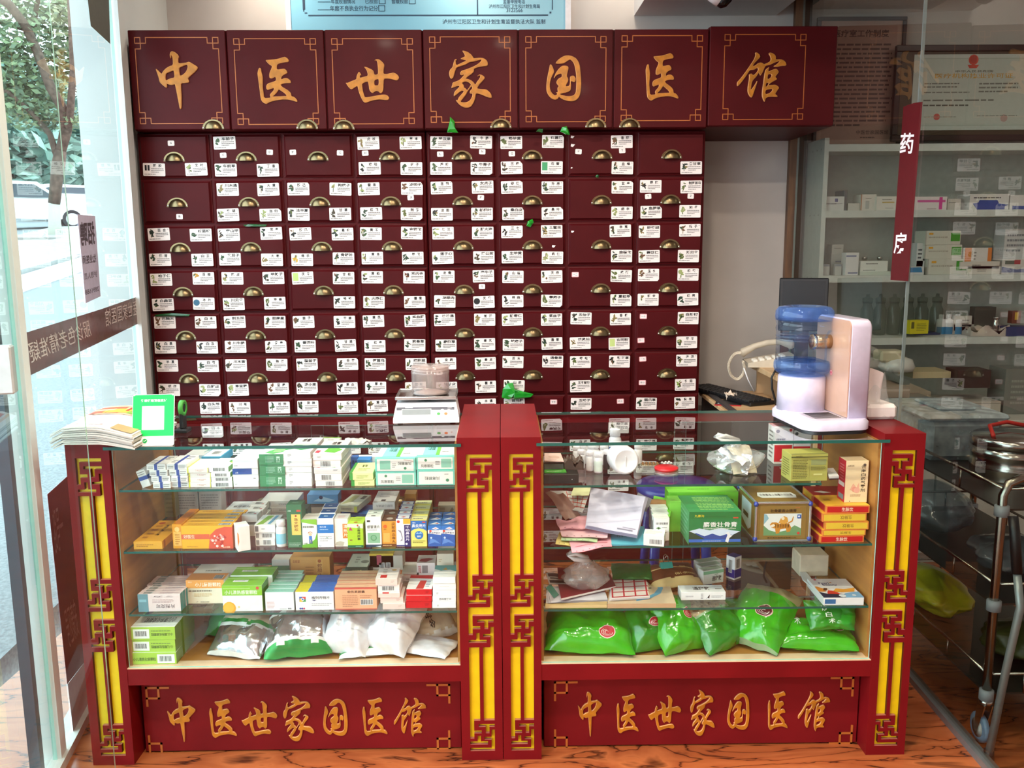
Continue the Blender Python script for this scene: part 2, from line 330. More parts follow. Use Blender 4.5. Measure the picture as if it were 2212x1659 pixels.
def decal(name, pts, m, texts, label, cat, push=-.002):
    s = M(); s.prism([onB(*p, push=push) for p in pts], BN*-.0006, m)
    for t, p0, p1, p2, col, bold in texts:                                                   # p0 start (right), p1 end (left), p2 above start: mirrored writing
        a, b, c = onB(*p0, push=push-.0012), onB(*p1, push=push-.0012), onB(*p2, push=push-.0012)
        s.text(t, a, (b-a).normalized(), (c-a).normalized(), (b-a).length, (c-a).length, ink(col), bold)
    return single(s, name, label, cat)
decal('window_band', [(319, 689), (319, 633), (221, 667), (61, 717), (50, 720), (50, 818), (233, 731)], BAND,
      [('中医世家国医馆', (307, 676), (229, 706), (305, 645), '#ddd2cc', 0), ('服诊色老精准疑', (198, 725), (68, 785), (192, 690), '#d3c6c0', 0)],
      'brown translucent band with white mirrored writing across the shopfront glass', 'window sticker')
decal('recruitment_notice', [(167, 463), (205, 467), (217, 640), (185, 655)], mat('lilac_print', '#b9b4cb', .6),
      [('招聘', (206, 527), (175, 532), (203, 478), '#3d2f3a', .03), ('执业医师', (208, 566), (179, 572), (207, 548), '#4d3f49', .01), ('护理人员', (210, 598), (183, 605), (209, 584), '#5a4c56', 0), ('2891688', (214, 628), (185, 637), (213, 618), '#3d2f3a', 0)],
      'lilac recruitment notice with mirrored dark characters above the brown band', 'notice')
decal('street_notice', [(102, 1068), (146, 1028), (190, 1420), (145, 1478)], mat('maroon_print', '#7d2c33', .6),
      [('一号路', (140, 1180), (120, 1200), (132, 1085), '#b58a8c', 0), ('安康区号', (172, 1370), (150, 1400), (160, 1290), '#b58a8c', 0)],
      'maroon notice with faint mirrored writing low on the shopfront glass', 'notice')
decal('street_notice', [(146, 1478), (190, 1420), (205, 1570), (165, 1640)], mat('pale_print', '#c9c4c6', .6), [], 'pale torn paper below the maroon notice on the shopfront glass', 'notice')
decal('dark_paper', [(186, -30), (234, -30), (238, 95), (196, 56)], mat('dark_paper', '#55564a', .7), [], 'dark pointed paper hanging at the top of the shopfront glass', 'paper')
# ---------------------------------------------------------------- street outside
GS, GZ = 0.0727, -0.21
def gz(y): return GS*y+GZ
def onG(px, py, lift=0.0):
    d = ray(px, py); t = (GZ+lift-EYE)/(d.z-GS*d.y); return V3((0, 0, EYE))+d*t
ASPH = mat('asphalt', '#8f9092', 0.9, h2='#737477', scale=60); PAVE = mat('pavement_slab', '#a9a5a3', 0.9, h2='#9a9694', scale=5); KERB = mat('pale_paving', '#d6d2cc', 0.9, amount=.04)
g = M(); g.add([(-70, -30, gz(-30)), (-1.9, -30, gz(-30)), (-1.9, 90, gz(90)), (-70, 90, gz(90))], [(0, 1, 2, 3)], ASPH); g.add([(-1.9, -30, gz(-30)), (-1.9, -30, -4), (-1.9, 90, -4), (-1.9, 90, gz(90))], [(0, 1, 2, 3)], ASPH); struct(g.build('street_ground'))
def ribbon(name, pts, m, h, lab=None):
    r = M(); tp = [onG(*p, lift=h) for p in pts]; r.prism(tp, (0, 0, -h-.02), m); return struct(r.build(name))
ribbon('pavement', [(-60, 532), (0, 516), (200, 470), (290, 450), (290, 515), (200, 540), (-60, 612)], PAVE, .08)
ribbon('pavement', [(-60, 625), (200, 548), (290, 520), (290, 545), (200, 572), (-60, 660)], KERB, .06)
ribbon('pavement', [(-60, 770), (290, 640), (290, 690), (-60, 860)], PAVE, .03)
TY = onG(119, 512).y; TS = TY/20.1
BARK = mat('bark', '#4a3a30', .9, h2='#6b564a', scale=8); LIME = mat('limewashed_bark', '#b8b2a6', .9)
LEAF = [mat('leaf_a', '#7c8c66', .6), mat('leaf_b', '#62735a', .6), mat('leaf_c', '#9fa583', .6), mat('leaf_d', '#a08c58', .6)]
rnd = random.Random(3)
def leaves(m, c, r, n, size, mats, flat=.8):
    for _ in range(n):
        d = V3((rnd.gauss(0, 1), rnd.gauss(0, 1), rnd.gauss(0, 1)*flat)); d = d.normalized()*r*rnd.random()**.4; p = V3(c)+V3((d.x, d.y, d.z*flat))
        a = V3((rnd.gauss(0, 1), rnd.gauss(0, 1), rnd.gauss(0, .5))).normalized(); b = a.cross(V3((rnd.gauss(0, 1), rnd.gauss(0, 1), rnd.gauss(0, 1)))).normalized(); s = size*rnd.uniform(.6, 1.3)
        m.add([p-a*s, p-b*s*.45, p+a*s, p+b*s*.45], [(0, 1, 2, 3)], rnd.choice(mats))
tp = at(119, 512, y=TY); tr = thing('street_tree', 'leafy street tree with forked dark trunk beyond the shopfront glass', 'tree', tp)
def tpt(px, py, dy=0): return at(px, py, y=TY+dy)-tp
T_ = M()
T_.tube([V3((0, 0, -.3)), tpt(118, 480), tpt(117, 440)], [.17*TS, .13*TS, .12*TS], LIME, 10); T_.tube([tpt(117, 440), tpt(121, 400), tpt(127, 350), tpt(131, 325)], [.125*TS, .13*TS, .14*TS, .12*TS], BARK, 10)
for pts, r0, r1 in (([(130, 335), (146, 285), (152, 240), (158, 150), (150, -40)], .10, .06), ([(128, 345), (140, 280), (136, 235), (110, 190), (80, 110), (55, 55), (20, 10), (-20, -20)], .11, .09), ([(124, 340), (108, 290), (70, 245), (20, 200), (-40, 180)], .08, .03), ([(85, 125), (70, 80), (78, 20), (90, -40)], .07, .04), ([(62, 65), (20, 55), (-30, 40)], .05, .03)):
    n = len(pts); T_.tube([tpt(*p, dy=-.25*i+.3*math.sin(i*1.7)) for i, p in enumerate(pts)], [TS*(r0+(r1-r0)*i/(n-1)) for i in range(n)], BARK, 8)
T_.build('trunk', tr)
C_ = M()
for px, py, r, n, w in ((30, 150, .75, 300, 0), (70, 190, .7, 260, 0), (20, 215, .6, 220, 0), (50, 235, .55, 170, 0), (120, 60, .8, 260, 2), (140, 120, .6, 220, 2), (150, 170, .45, 160, 3), (145, 25, .6, 200, 2), (20, 60, .7, 150, 0), (70, 20, .7, 150, 2), (5, -10, .6, 120, 2), (100, 215, .45, 90, 0), (150, 255, .35, 70, 0), (25, 110, .5, 120, 0), (95, 265, .3, 50, 1), (-25, 120, .8, 200, 0), (-30, 220, .7, 180, 1)):
    c = tpt(px, py, dy=rnd.uniform(-1, 1)); leaves(C_, c, r*TS, int(n*1.5), .13, [LEAF[w], LEAF[1], LEAF[0]] if w < 3 else [LEAF[3], LEAF[2], LEAF[0]])
C_.build('crown', tr)
single(M().box(*(lambda a, b: (a.x, b.x, a.y-.6, a.y+.6, gz(a.y)-.02, gz(a.y)+.10))(onG(55, 521), onG(160, 516)), mat('planter_rim', '#8d8480', .8)), 'tree_pit_rim', 'grey raised rim around the foot of the street tree', 'kerb')
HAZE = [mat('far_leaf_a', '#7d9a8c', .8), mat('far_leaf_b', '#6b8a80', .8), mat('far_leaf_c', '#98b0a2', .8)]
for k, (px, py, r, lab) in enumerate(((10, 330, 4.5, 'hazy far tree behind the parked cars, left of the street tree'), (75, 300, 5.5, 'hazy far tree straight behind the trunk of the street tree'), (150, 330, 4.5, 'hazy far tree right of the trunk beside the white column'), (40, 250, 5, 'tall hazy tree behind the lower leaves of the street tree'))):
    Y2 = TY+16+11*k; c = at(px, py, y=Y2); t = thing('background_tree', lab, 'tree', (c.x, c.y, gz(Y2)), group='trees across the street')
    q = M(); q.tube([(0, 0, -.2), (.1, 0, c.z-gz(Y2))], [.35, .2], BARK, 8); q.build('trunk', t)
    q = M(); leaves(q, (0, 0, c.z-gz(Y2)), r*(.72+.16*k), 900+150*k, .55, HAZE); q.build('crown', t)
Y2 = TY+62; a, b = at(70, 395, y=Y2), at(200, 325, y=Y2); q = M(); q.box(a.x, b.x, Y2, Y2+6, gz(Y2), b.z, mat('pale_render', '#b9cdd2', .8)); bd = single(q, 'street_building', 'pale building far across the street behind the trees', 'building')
CARW = mat('white_car_paint', '#f2f3f5', .25, coat=.5, amount=.01); CARG = mat('car_glass', '#39434b', .1); TYRE = mat('tyre', '#2b2b2d', .8); RED = mat('tail_lamp', '#c8232b', .3); ALLOY = mat('alloy_rim', '#a9adb2', .3, metal=.8)
def car(px, py, L, rz, label, suv):
    p = onG(px, py); t = thing('parked_car', label, 'car', (p.x, p.y, gz(p.y)), rz, 'white cars parked along the street')
    H_ = 1.66 if suv else 1.45; W = .9
    prof = [(-L/2, .35), (-L/2+.05, .95), (-L/2+.2, 1.02), (-L/2+.55, H_-.06), (-L/2+.9, H_), (L*.08, H_-.02), (L*.24, 1.05), (L*.46, .9), (L/2, .65), (L/2-.02, .32)]
    q = M(); n = len(prof); vs = []
    for y, ins in ((-W, .0), (-W*.98, .0), (W*.98, 0), (W, 0)):
        for x, z in prof: vs.append((x, y*(1 if z < 1.03 else .84), z))
    q.add(vs, [tuple(range(n))[::-1], tuple(range(3*n, 4*n))]+[(j*n+i, j*n+(i+1) % n, (j+1)*n+(i+1) % n, (j+1)*n+i) for j in range(3) for i in range(n)], CARW); q.build('body', t)
    for sgn in (-1, 1):
        q = M(); yy = sgn*(W*.89); e = sgn*.015
        q.poly([(-L/2+.62, yy*.97+e, H_-.14), (L*.06, yy*.97+e, H_-.12), (L*.2, yy+e+sgn*.075, 1.08), (-L/2+.4, yy+e+sgn*.075, 1.08)], CARG); q.build('side_window', t)
        for wx in (-L*.31, L*.31):
            q = M(); q.lathe([(0, -.1), (.33, -.1), (.33, .1), (0, .1)], TYRE, 18, (0, 0, 0), 'y', False); w = q.build('wheel', t); w.location = (wx, sgn*(W-.08), .33)
            q = M(); q.lathe([(0, sgn*.105), (.22, sgn*.105), (.22, sgn*.1)], ALLOY, 14, (0, 0, 0), 'y', False); q.build('rim', w)
        q = M(); q.cbox(-L/2-.02, -L/2+.25, sgn*W-.22 if sgn > 0 else -W-.015, W+.015 if sgn > 0 else -W+.22, .88, 1.02, RED, .02); q.build('tail_lamp', t)
    q = M(); q.poly([(-L/2+.22, -W*.7, 1.1), (-L/2+.22, W*.7, 1.1), (-L/2+.53, W*.6, H_-.12), (-L/2+.53, -W*.6, H_-.12)], CARG); q.T = None
    o = q.build('rear_window', t); o.location = (-.03, 0, 0)
car(55, 494, 4.5, math.radians(38), 'white parked car seen left of the street tree trunk', True)
car(178, 474, 4.7, math.radians(40), 'white parked car seen right of the street tree trunk', False)
car(-8, 470, 4.6, math.radians(38), 'white car farthest left, cut by the white window mullion', True)
# ================================================================== back wall notice, security camera, certificates
PXS = lambda d: d/F
def wallbox(m, pa, pb, D0, D1, mm): a, b = cab(*pa, D0), cab(*pb, D0); m.box(min(a.x, b.x), max(a.x, b.x), D0, D1, min(a.z, b.z), max(a.z, b.z), mm)
DW = 4.625
bo = thing('notice_board', 'large light blue printed notice hung above the red cabinets', 'notice', (0, 0, 0), ANG)
m = M(); a, b = cab(630, 66, DW), cab(1221, 63, DW); m.box(a.x, b.x, DW, DW+.02, a.z-.03, 2.985, mat('blue_print', '#7cc4e2', .5, h2='#a6d9ea', scale=1)); m.build('blue_sheet', bo)
m = M(); c, d = cab(619, 66, DW), cab(1233, 63, DW); m.box(c.x, a.x, DW-.006, DW+.024, a.z-.045, 2.99, WHITE); m.build('white_edge', bo)
m = M(); m.box(b.x, d.x, DW-.006, DW+.024, a.z-.045, 2.99, WHITE); m.build('white_edge', bo)
m = M(); DT = DW-.001; navy = ink('#2c4560')
def wt_(t, xa, ya, xb, yb): p, q = cab(xa, yb, DT), cab(xb, ya, DT); m.text(t, (p.x, DT, p.z), (1, 0, 0), (0, 0, 1), q.x-p.x, q.z-p.z, navy, .005)
wt_('年度校验情况', 715, -3, 767, 8); wt_('已校验', 789, -3, 816, 8); wt_('暂缓校验', 846, -3, 881, 8); wt_('年度不良执业行为记分', 713, 12, 816, 24); wt_('监督举报电话', 1087, -1, 1134, 8); wt_('泸州市江阳区卫生和计划生育局', 1056, 9, 1166, 18); wt_('3123566', 1094, 18, 1129, 26); wt_('泸州市江阳区卫生和计划生育监督执法大队 监制', 956, 41, 1178, 52)
def wl_(pts, w=.004):
    for p, q in zip(pts, pts[1:]):
        a_, b_ = cab(*p, DT), cab(*q, DT); m.box(min(a_.x, b_.x)-w/2, max(a_.x, b_.x)+w/2, DT-.0005, DT, min(a_.z, b_.z)-w/2, max(a_.z, b_.z)+w/2, navy)
wl_([(655, -60), (655, 20)]); wl_([(659, 28), (663, 28)]); wl_([(656, 20), (656, 24)]); wl_([(667, 33), (1183, 33)]); wl_([(1193, -60), (1193, 20)]); wl_([(1190, 26), (1188, 28)]); wl_([(1031, -60), (1031, 33)]); wl_([(687, 4), (713, 4)], .002); wl_([(687, 21), (713, 21)], .002)
for x, y in ((819, -4), (884, -4), (818, 12)): wl_([(x, y), (x+13, y), (x+13, y+12), (x, y+12), (x, y)], .002)
m.build('printed_text', bo)
p = at(1553, 8, y=3.9); sc_ = thing('security_camera', 'small white security camera with black lens under the ceiling beam', 'camera', (p.x, p.y, 2.67))
m = M(); m.lathe([(.0, 0), (.05, 0), (.05, -.015), (.018, -.02), (.018, -.05)], WHITE, 16); m.build('mount', sc_)
m = M(); m.T = Matrix.Translation((-.01, 0, -.085)) @ Matrix.Rotation(math.radians(35), 4, 'Y'); m.lathe([(0, -.07), (.03, -.062), (.046, -.04), (.05, 0), (.05, .035)], WHITE, 20, axis='x'); m.build('housing', sc_)
m = M(); m.T = Matrix.Translation((-.01, 0, -.085)) @ Matrix.Rotation(math.radians(35), 4, 'Y'); m.lathe([(.049, .03), (.046, .055), (.03, .07), (0, .076)], mat('camera_black', '#0c0c0e', .12), 20, axis='x'); m.build('lens_dome', sc_)
# ================================================================== calligraphy: traced strokes (x right, y down), each glyph a list of closed loops; inner loops are the gaps
GL = {
'中': (150, 120, 1060, 1510, [[(480, 290), (475, 210), (490, 150), (525, 122), (580, 140), (640, 195), (663, 240), (660, 280), (645, 300), (643, 415), (740, 405), (830, 395), (870, 376), (900, 385), (960, 425), (1020, 465), (1052, 490), (1058, 525), (1040, 560), (980, 625), (900, 700), (838, 760), (835, 785), (855, 830), (845, 868), (780, 878), (675, 886), (668, 1000), (668, 1200), (655, 1400), (645, 1490), (625, 1512), (612, 1480), (600, 1350), (575, 1150), (555, 980), (545, 905), (480, 928), (410, 920), (368, 885), (362, 985), (335, 985), (260, 915), (215, 860), (200, 750), (180, 660), (150, 550), (158, 540), (210, 590), (270, 670), (300, 605), (370, 530), (450, 480), (530, 458), (532, 300), (520, 225), (500, 225), (492, 290)],
    [(650, 520), (750, 470), (830, 438), (850, 480), (830, 560), (780, 640), (720, 690), (668, 712), (655, 620)], [(360, 655), (440, 615), (535, 575), (545, 660), (545, 750), (470, 765), (400, 795), (355, 825), (342, 750)]]),
'医': (130, 175, 1185, 1525, [[(185, 490), (235, 500), (240, 600), (270, 720), (265, 880), (255, 1050), (270, 1200), (280, 1360), (450, 1350), (460, 1320), (440, 1280), (460, 1230), (530, 1160), (560, 1110), (560, 1065), (480, 1090), (400, 1125), (365, 1105), (350, 1040), (370, 970), (420, 930), (520, 900), (625, 860), (632, 790), (610, 745), (560, 775), (510, 795), (455, 780), (452, 680), (470, 610), (520, 510), (540, 440), (460, 390), (400, 320), (370, 270), (470, 262), (620, 250), (740, 225), (860, 185), (900, 178), (960, 215), (1000, 270), (990, 325), (880, 335), (770, 355), (690, 385), (665, 440), (665, 545), (760, 530), (860, 515), (910, 545), (940, 600), (940, 645), (870, 675), (800, 720), (770, 770), (770, 825), (850, 785), (930, 785), (1000, 830), (1028, 890), (1015, 930), (920, 925), (820, 940), (745, 975), (780, 1030), (870, 1085), (960, 1150), (1015, 1220), (1025, 1310), (1090, 1320), (1150, 1380), (1185, 1445), (1165, 1470), (1080, 1440), (960, 1405), (820, 1395), (640, 1415), (480, 1450), (390, 1495), (330, 1527), (260, 1495), (205, 1430), (185, 1330), (175, 1150), (155, 900), (135, 660), (150, 580)],
    [(690, 1105), (760, 1155), (850, 1225), (910, 1300), (780, 1305), (600, 1310), (505, 1315), (570, 1265), (640, 1185)]]),
'世': (115, 175, 1680, 1490, [[(975, 235), (1010, 190), (1080, 178), (1140, 205), (1200, 260), (1255, 330), (1255, 400), (1235, 470), (1230, 625), (1330, 625), (1430, 600), (1520, 582), (1600, 620), (1650, 670), (1678, 735), (1655, 785), (1610, 820), (1530, 800), (1430, 770), (1330, 760), (1235, 765), (1220, 900), (1212, 1060), (1200, 1140), (1150, 1200), (1110, 1195), (1070, 1145), (1010, 1130), (940, 1160), (900, 1200), (840, 1160), (800, 1080), (790, 960), (775, 850), (690, 865), (600, 915), (600, 1000), (610, 1120), (640, 1230), (665, 1325), (800, 1310), (960, 1280), (1130, 1250), (1250, 1240), (1320, 1265), (1370, 1320), (1370, 1370), (1320, 1410), (1210, 1400), (1080, 1385), (940, 1405), (810, 1440), (720, 1480), (660, 1485), (610, 1440), (560, 1340), (510, 1200), (480, 1080), (465, 980), (400, 1010), (330, 1060), (290, 1085), (230, 1050), (180, 980), (120, 880), (175, 890), (300, 830), (440, 780), (445, 700), (475, 620), (520, 550), (560, 600), (590, 665), (545, 655), (540, 740), (640, 710), (775, 680), (765, 580), (740, 500), (670, 405), (740, 415), (830, 460), (900, 490), (945, 540), (960, 650), (1070, 635), (1075, 500), (1065, 330), (1050, 240), (1020, 210)],
    [(970, 800), (1080, 770), (1085, 860), (1070, 965), (960, 965), (950, 870)]]),
'家': (75, 115, 1150, 1580, [[(415, 120), (470, 120), (560, 155), (640, 215), (690, 290), (705, 315), (800, 305), (900, 300), (980, 325), (1040, 390), (1055, 460), (1035, 510), (940, 515), (820, 535), (700, 580), (705, 640), (660, 700), (570, 760), (485, 835), (560, 845), (640, 880), (700, 940), (730, 1000), (770, 920), (840, 830), (865, 770), (830, 745), (795, 780), (785, 765), (840, 725), (900, 740), (960, 780), (970, 830), (920, 890), (840, 970), (770, 1085), (870, 1105), (1000, 1110), (1070, 1160), (1125, 1230), (1148, 1325), (1090, 1330), (980, 1290), (850, 1230), (740, 1210), (730, 1320), (690, 1440), (620, 1550), (560, 1582), (450, 1580), (350, 1525), (280, 1450), (232, 1375), (285, 1390), (310, 1320), (380, 1240), (450, 1160), (410, 1135), (330, 1180), (250, 1245), (195, 1290), (190, 1250), (215, 1160), (290, 1090), (350, 1020), (270, 1025), (190, 1055), (140, 1080), (135, 1050), (160, 990), (165, 935), (250, 905), (350, 860), (480, 715), (420, 745), (365, 735), (355, 680), (400, 625), (500, 600), (640, 545), (760, 490), (860, 415), (905, 345), (820, 360), (700, 395), (590, 410), (500, 470), (380, 510), (270, 545), (235, 630), (205, 730), (180, 810), (130, 842), (95, 790), (80, 700), (100, 610), (170, 540), (200, 420), (225, 345), (275, 325), (275, 355), (248, 380), (265, 495), (380, 435), (530, 370), (450, 350), (365, 325), (430, 290), (488, 265), (470, 200)],
    [(395, 945), (470, 905), (560, 920), (630, 980), (580, 1060), (520, 1140), (500, 1090), (450, 1065), (445, 1000)], [(640, 1020), (660, 1080), (600, 1145), (590, 1215), (665, 1225), (640, 1320), (580, 1410), (480, 1450), (345, 1435), (420, 1340), (490, 1250), (540, 1150)]]),
'国': (140, 140, 1185, 1515, [[(430, 390), (425, 350), (500, 265), (600, 190), (700, 148), (800, 140), (920, 165), (1030, 230), (1100, 330), (1140, 450), (1160, 620), (1178, 820), (1185, 1050), (1165, 1240), (1130, 1370), (1060, 1460), (960, 1510), (830, 1510), (700, 1480), (600, 1435), (520, 1375), (480, 1440), (405, 1468), (300, 1430), (210, 1340), (150, 1220), (140, 1080), (155, 900), (190, 700), (230, 520), (250, 410), (290, 410), (340, 500), (372, 600), (360, 670), (300, 770), (262, 900), (240, 1030), (260, 1180), (320, 1280), (400, 1340), (455, 1315), (470, 1280), (425, 1245), (490, 1240), (470, 1110), (520, 1050), (470, 1010), (440, 950), (460, 880), (520, 820), (605, 780), (605, 700), (570, 685), (480, 710), (410, 770), (375, 825), (370, 790), (420, 670), (500, 550), (600, 455), (700, 445), (780, 460), (805, 520), (780, 620), (750, 760), (795, 830), (790, 920), (740, 1000), (720, 1060), (810, 1060), (850, 980), (845, 790), (880, 750), (960, 745), (1015, 810), (1015, 900), (975, 945), (900, 905), (870, 930), (880, 1050), (870, 1180), (800, 1230), (660, 1265), (540, 1290), (620, 1330), (760, 1360), (900, 1355), (980, 1320), (1025, 1240), (1035, 1080), (1040, 900), (1030, 700), (1000, 500), (950, 350), (860, 260), (790, 290), (710, 350), (630, 385)]]),
'馆': (130, 110, 1585, 1530, [[(640, 115), (700, 118), (780, 180), (800, 240), (740, 310), (640, 410), (575, 510), (660, 490), (740, 420), (830, 400), (890, 430), (910, 455), (1000, 420), (1100, 370), (1115, 300), (1090, 220), (1040, 150), (1070, 120), (1160, 135), (1240, 195), (1265, 260), (1255, 320), (1400, 310), (1500, 340), (1565, 410), (1580, 495), (1450, 500), (1300, 530), (1190, 515), (1300, 450), (1400, 350), (1240, 400), (1100, 470), (970, 495), (930, 560), (880, 690), (825, 780), (790, 730), (770, 690), (700, 810), (600, 910), (570, 1000), (545, 1205), (620, 1110), (700, 980), (730, 920), (735, 960), (700, 1080), (650, 1240), (605, 1380), (575, 1412), (510, 1360), (460, 1250), (455, 1130), (480, 950), (490, 800), (480, 740), (560, 715), (600, 770), (680, 720), (750, 620), (730, 540), (640, 605), (500, 620), (440, 720), (330, 880), (240, 1000), (160, 1085), (135, 1060), (140, 960), (210, 890), (320, 750), (420, 610), (520, 460), (600, 340), (640, 250), (660, 180)],
    ], [[(1080, 530), (1050, 620), (1060, 665), (1150, 620), (1280, 580), (1330, 620), (1365, 680), (1320, 740), (1260, 820), (1320, 860), (1300, 900), (1180, 960), (1060, 1050), (1150, 1050), (1280, 1040), (1350, 1080), (1395, 1130), (1340, 1210), (1275, 1310), (1340, 1350), (1355, 1395), (1200, 1385), (1080, 1390), (1000, 1430), (985, 1520), (960, 1525), (920, 1450), (885, 1350), (895, 1150), (920, 950), (935, 760), (960, 620), (1020, 560)],
    [(1045, 745), (1110, 730), (1160, 760), (1130, 840), (1030, 890)], [(1000, 985), (1090, 985), (1040, 1080), (985, 1105)], [(990, 1195), (1100, 1170), (1205, 1160), (1180, 1230), (1100, 1290), (985, 1320)]]),
}
def chaikin(p):
    out = []
    for a, b in zip(p, p[1:]+p[:1]): out += [(a[0]*.78+b[0]*.22, a[1]*.78+b[1]*.22), (a[0]*.22+b[0]*.78, a[1]*.22+b[1]*.78)]
    return out
_G = {}
def glyph(ch):
    """flat strokes with a bevelled rim, in a unit box (y up)"""
    if ch in _G: return _G[ch]
    g = GL[ch]; x0, y0, x1, y1 = g[:4]; vs, fs = [], []
    for loops in g[4:]:
        c = bpy.data.curves.new('g', 'CURVE'); c.dimensions = '2D'; c.fill_mode = 'BOTH'; c.extrude = .012; c.bevel_depth = .009; c.bevel_resolution = 0; c.offset = -.008
        for lp in loops:
            lp = chaikin(lp); s = c.splines.new('POLY'); s.points.add(len(lp)-1); s.use_cyclic_u = True
            for pt, (x, y) in zip(s.points, lp): pt.co = ((x-x0)/(y1-y0), (y1-y)/(y1-y0), 0, 1)
        o = bpy.data.objects.new('g', c); COL.objects.link(o); bpy.context.view_layer.update()
        me = bpy.data.meshes.new_from_object(o.evaluated_get(bpy.context.evaluated_depsgraph_get())); b = len(vs)
        vs += [tuple(v.co) for v in me.vertices]; fs += [tuple(b+k for k in p.vertices) for p in me.polygons]
        bpy.data.objects.remove(o); bpy.data.curves.remove(c); bpy.data.meshes.remove(me)
    _G[ch] = (vs, fs, (x1-x0)/(y1-y0)); return _G[ch]
GILTR = mat('gilt_rim', '#d8985a', 0.4, metal=0.05)
def put_glyph(m, ch, x0, z0, x1, z1, y):
    vs, fs, asp = glyph(ch); W, Hh = x1-x0, z1-z0; P = [V3((x0+v[0]/asp*W, y-(v[2]+.015)*Hh, z0+v[1]*Hh)) for v in vs]
    face, rim = [], []
    for f in fs:
        n = (P[f[1]]-P[f[0]]).cross(P[f[2]]-P[f[0]]); (face if abs(n.y) > .92*n.length else rim).append(f)
    m.add(P, face, GILT); m.add(P, rim, GILTR)
# ================================================================== herb drawer cabinets and the lettered cupboards above them
CD = 4.10; ROWT = 2.0367; RP, RH = 0.2011, 0.1911
def cup_pull():
    m = M(); a, b, c = .0385, .036, .026
    m.grid(lambda u, v: V3((a*math.cos(math.pi*u)*math.cos(v*math.pi/2), -.001-c*math.sin(v*math.pi/2)**.9, b*math.sin(math.pi*u)*math.cos(v*math.pi/2)**.8)), 18, 8, BRASS)
    out = [(.0475*math.cos(math.pi*i/20), -.001, .0415*math.sin(math.pi*i/20)) for i in range(21)]; inn = [(.0375*math.cos(math.pi*i/20), -.001, .035*math.sin(math.pi*i/20)) for i in range(21)]
    m.add(out+inn, [(i, i+1, 21+i+1, 21+i) for i in range(20)], BRASS); e = [(p[0], -.0028, p[2]) for p in out]; e2 = [(p[0], -.0028, p[2]) for p in inn]
    m.add(e+e2, [(i, i+1, 21+i+1, 21+i) for i in range(20)], BRASS); m.add(out+e, [(i, i+1, 21+i+1, 21+i) for i in range(20)], BRASS)
    for s in (-1, 1): m.lathe([(0, -.0045), (.0035, -.004), (.0045, -.0028)], SCREW, 10, (s*.0425, 0, .006), 'y')
    return m
def drawer_front(w, h):
    m = M(); i = .0115; R = lambda x, z, y: [(-x, y, z[0]), (x, y, z[0]), (x, y, z[1]), (-x, y, z[1])]
    v = R(w/2, (0, h), .018)+R(w/2, (0, h), .010)+R(w/2-i*.35, (i*.35, h-i*.35), .0085)+R(w/2-i, (i, h-i), 0)
    fs = [(3, 2, 1, 0), (12, 13, 14, 15)]
    for L in range(3): fs += [(4*L+k, 4*L+(k+1) % 4, 4*L+4+(k+1) % 4, 4*L+4+k) for k in range(4)]
    return m.add(v, fs, LACD)
LW, LH = .0985, .0565
HERBC = ['#2e4a2c', '#1f2d22', '#3c5a36', '#20201e', '#5d6b35', '#6b4a30', '#8a7a4a', '#27402f', '#9aa66a', '#463a2a']
SPECIAL = {'冰片': '#3d6f8e', '石膏': '#3fa06a', '茯苓': '#b9d07a', '玄明粉': '#c9dd8a', '芡实': '#17191a', '没药': '#4a1c14', '鸡内金': '#6d2416', '佛手': '#c9a020', '百部': '#c08a20', '阿胶': '#121314', '竹茹': '#7fa040'}
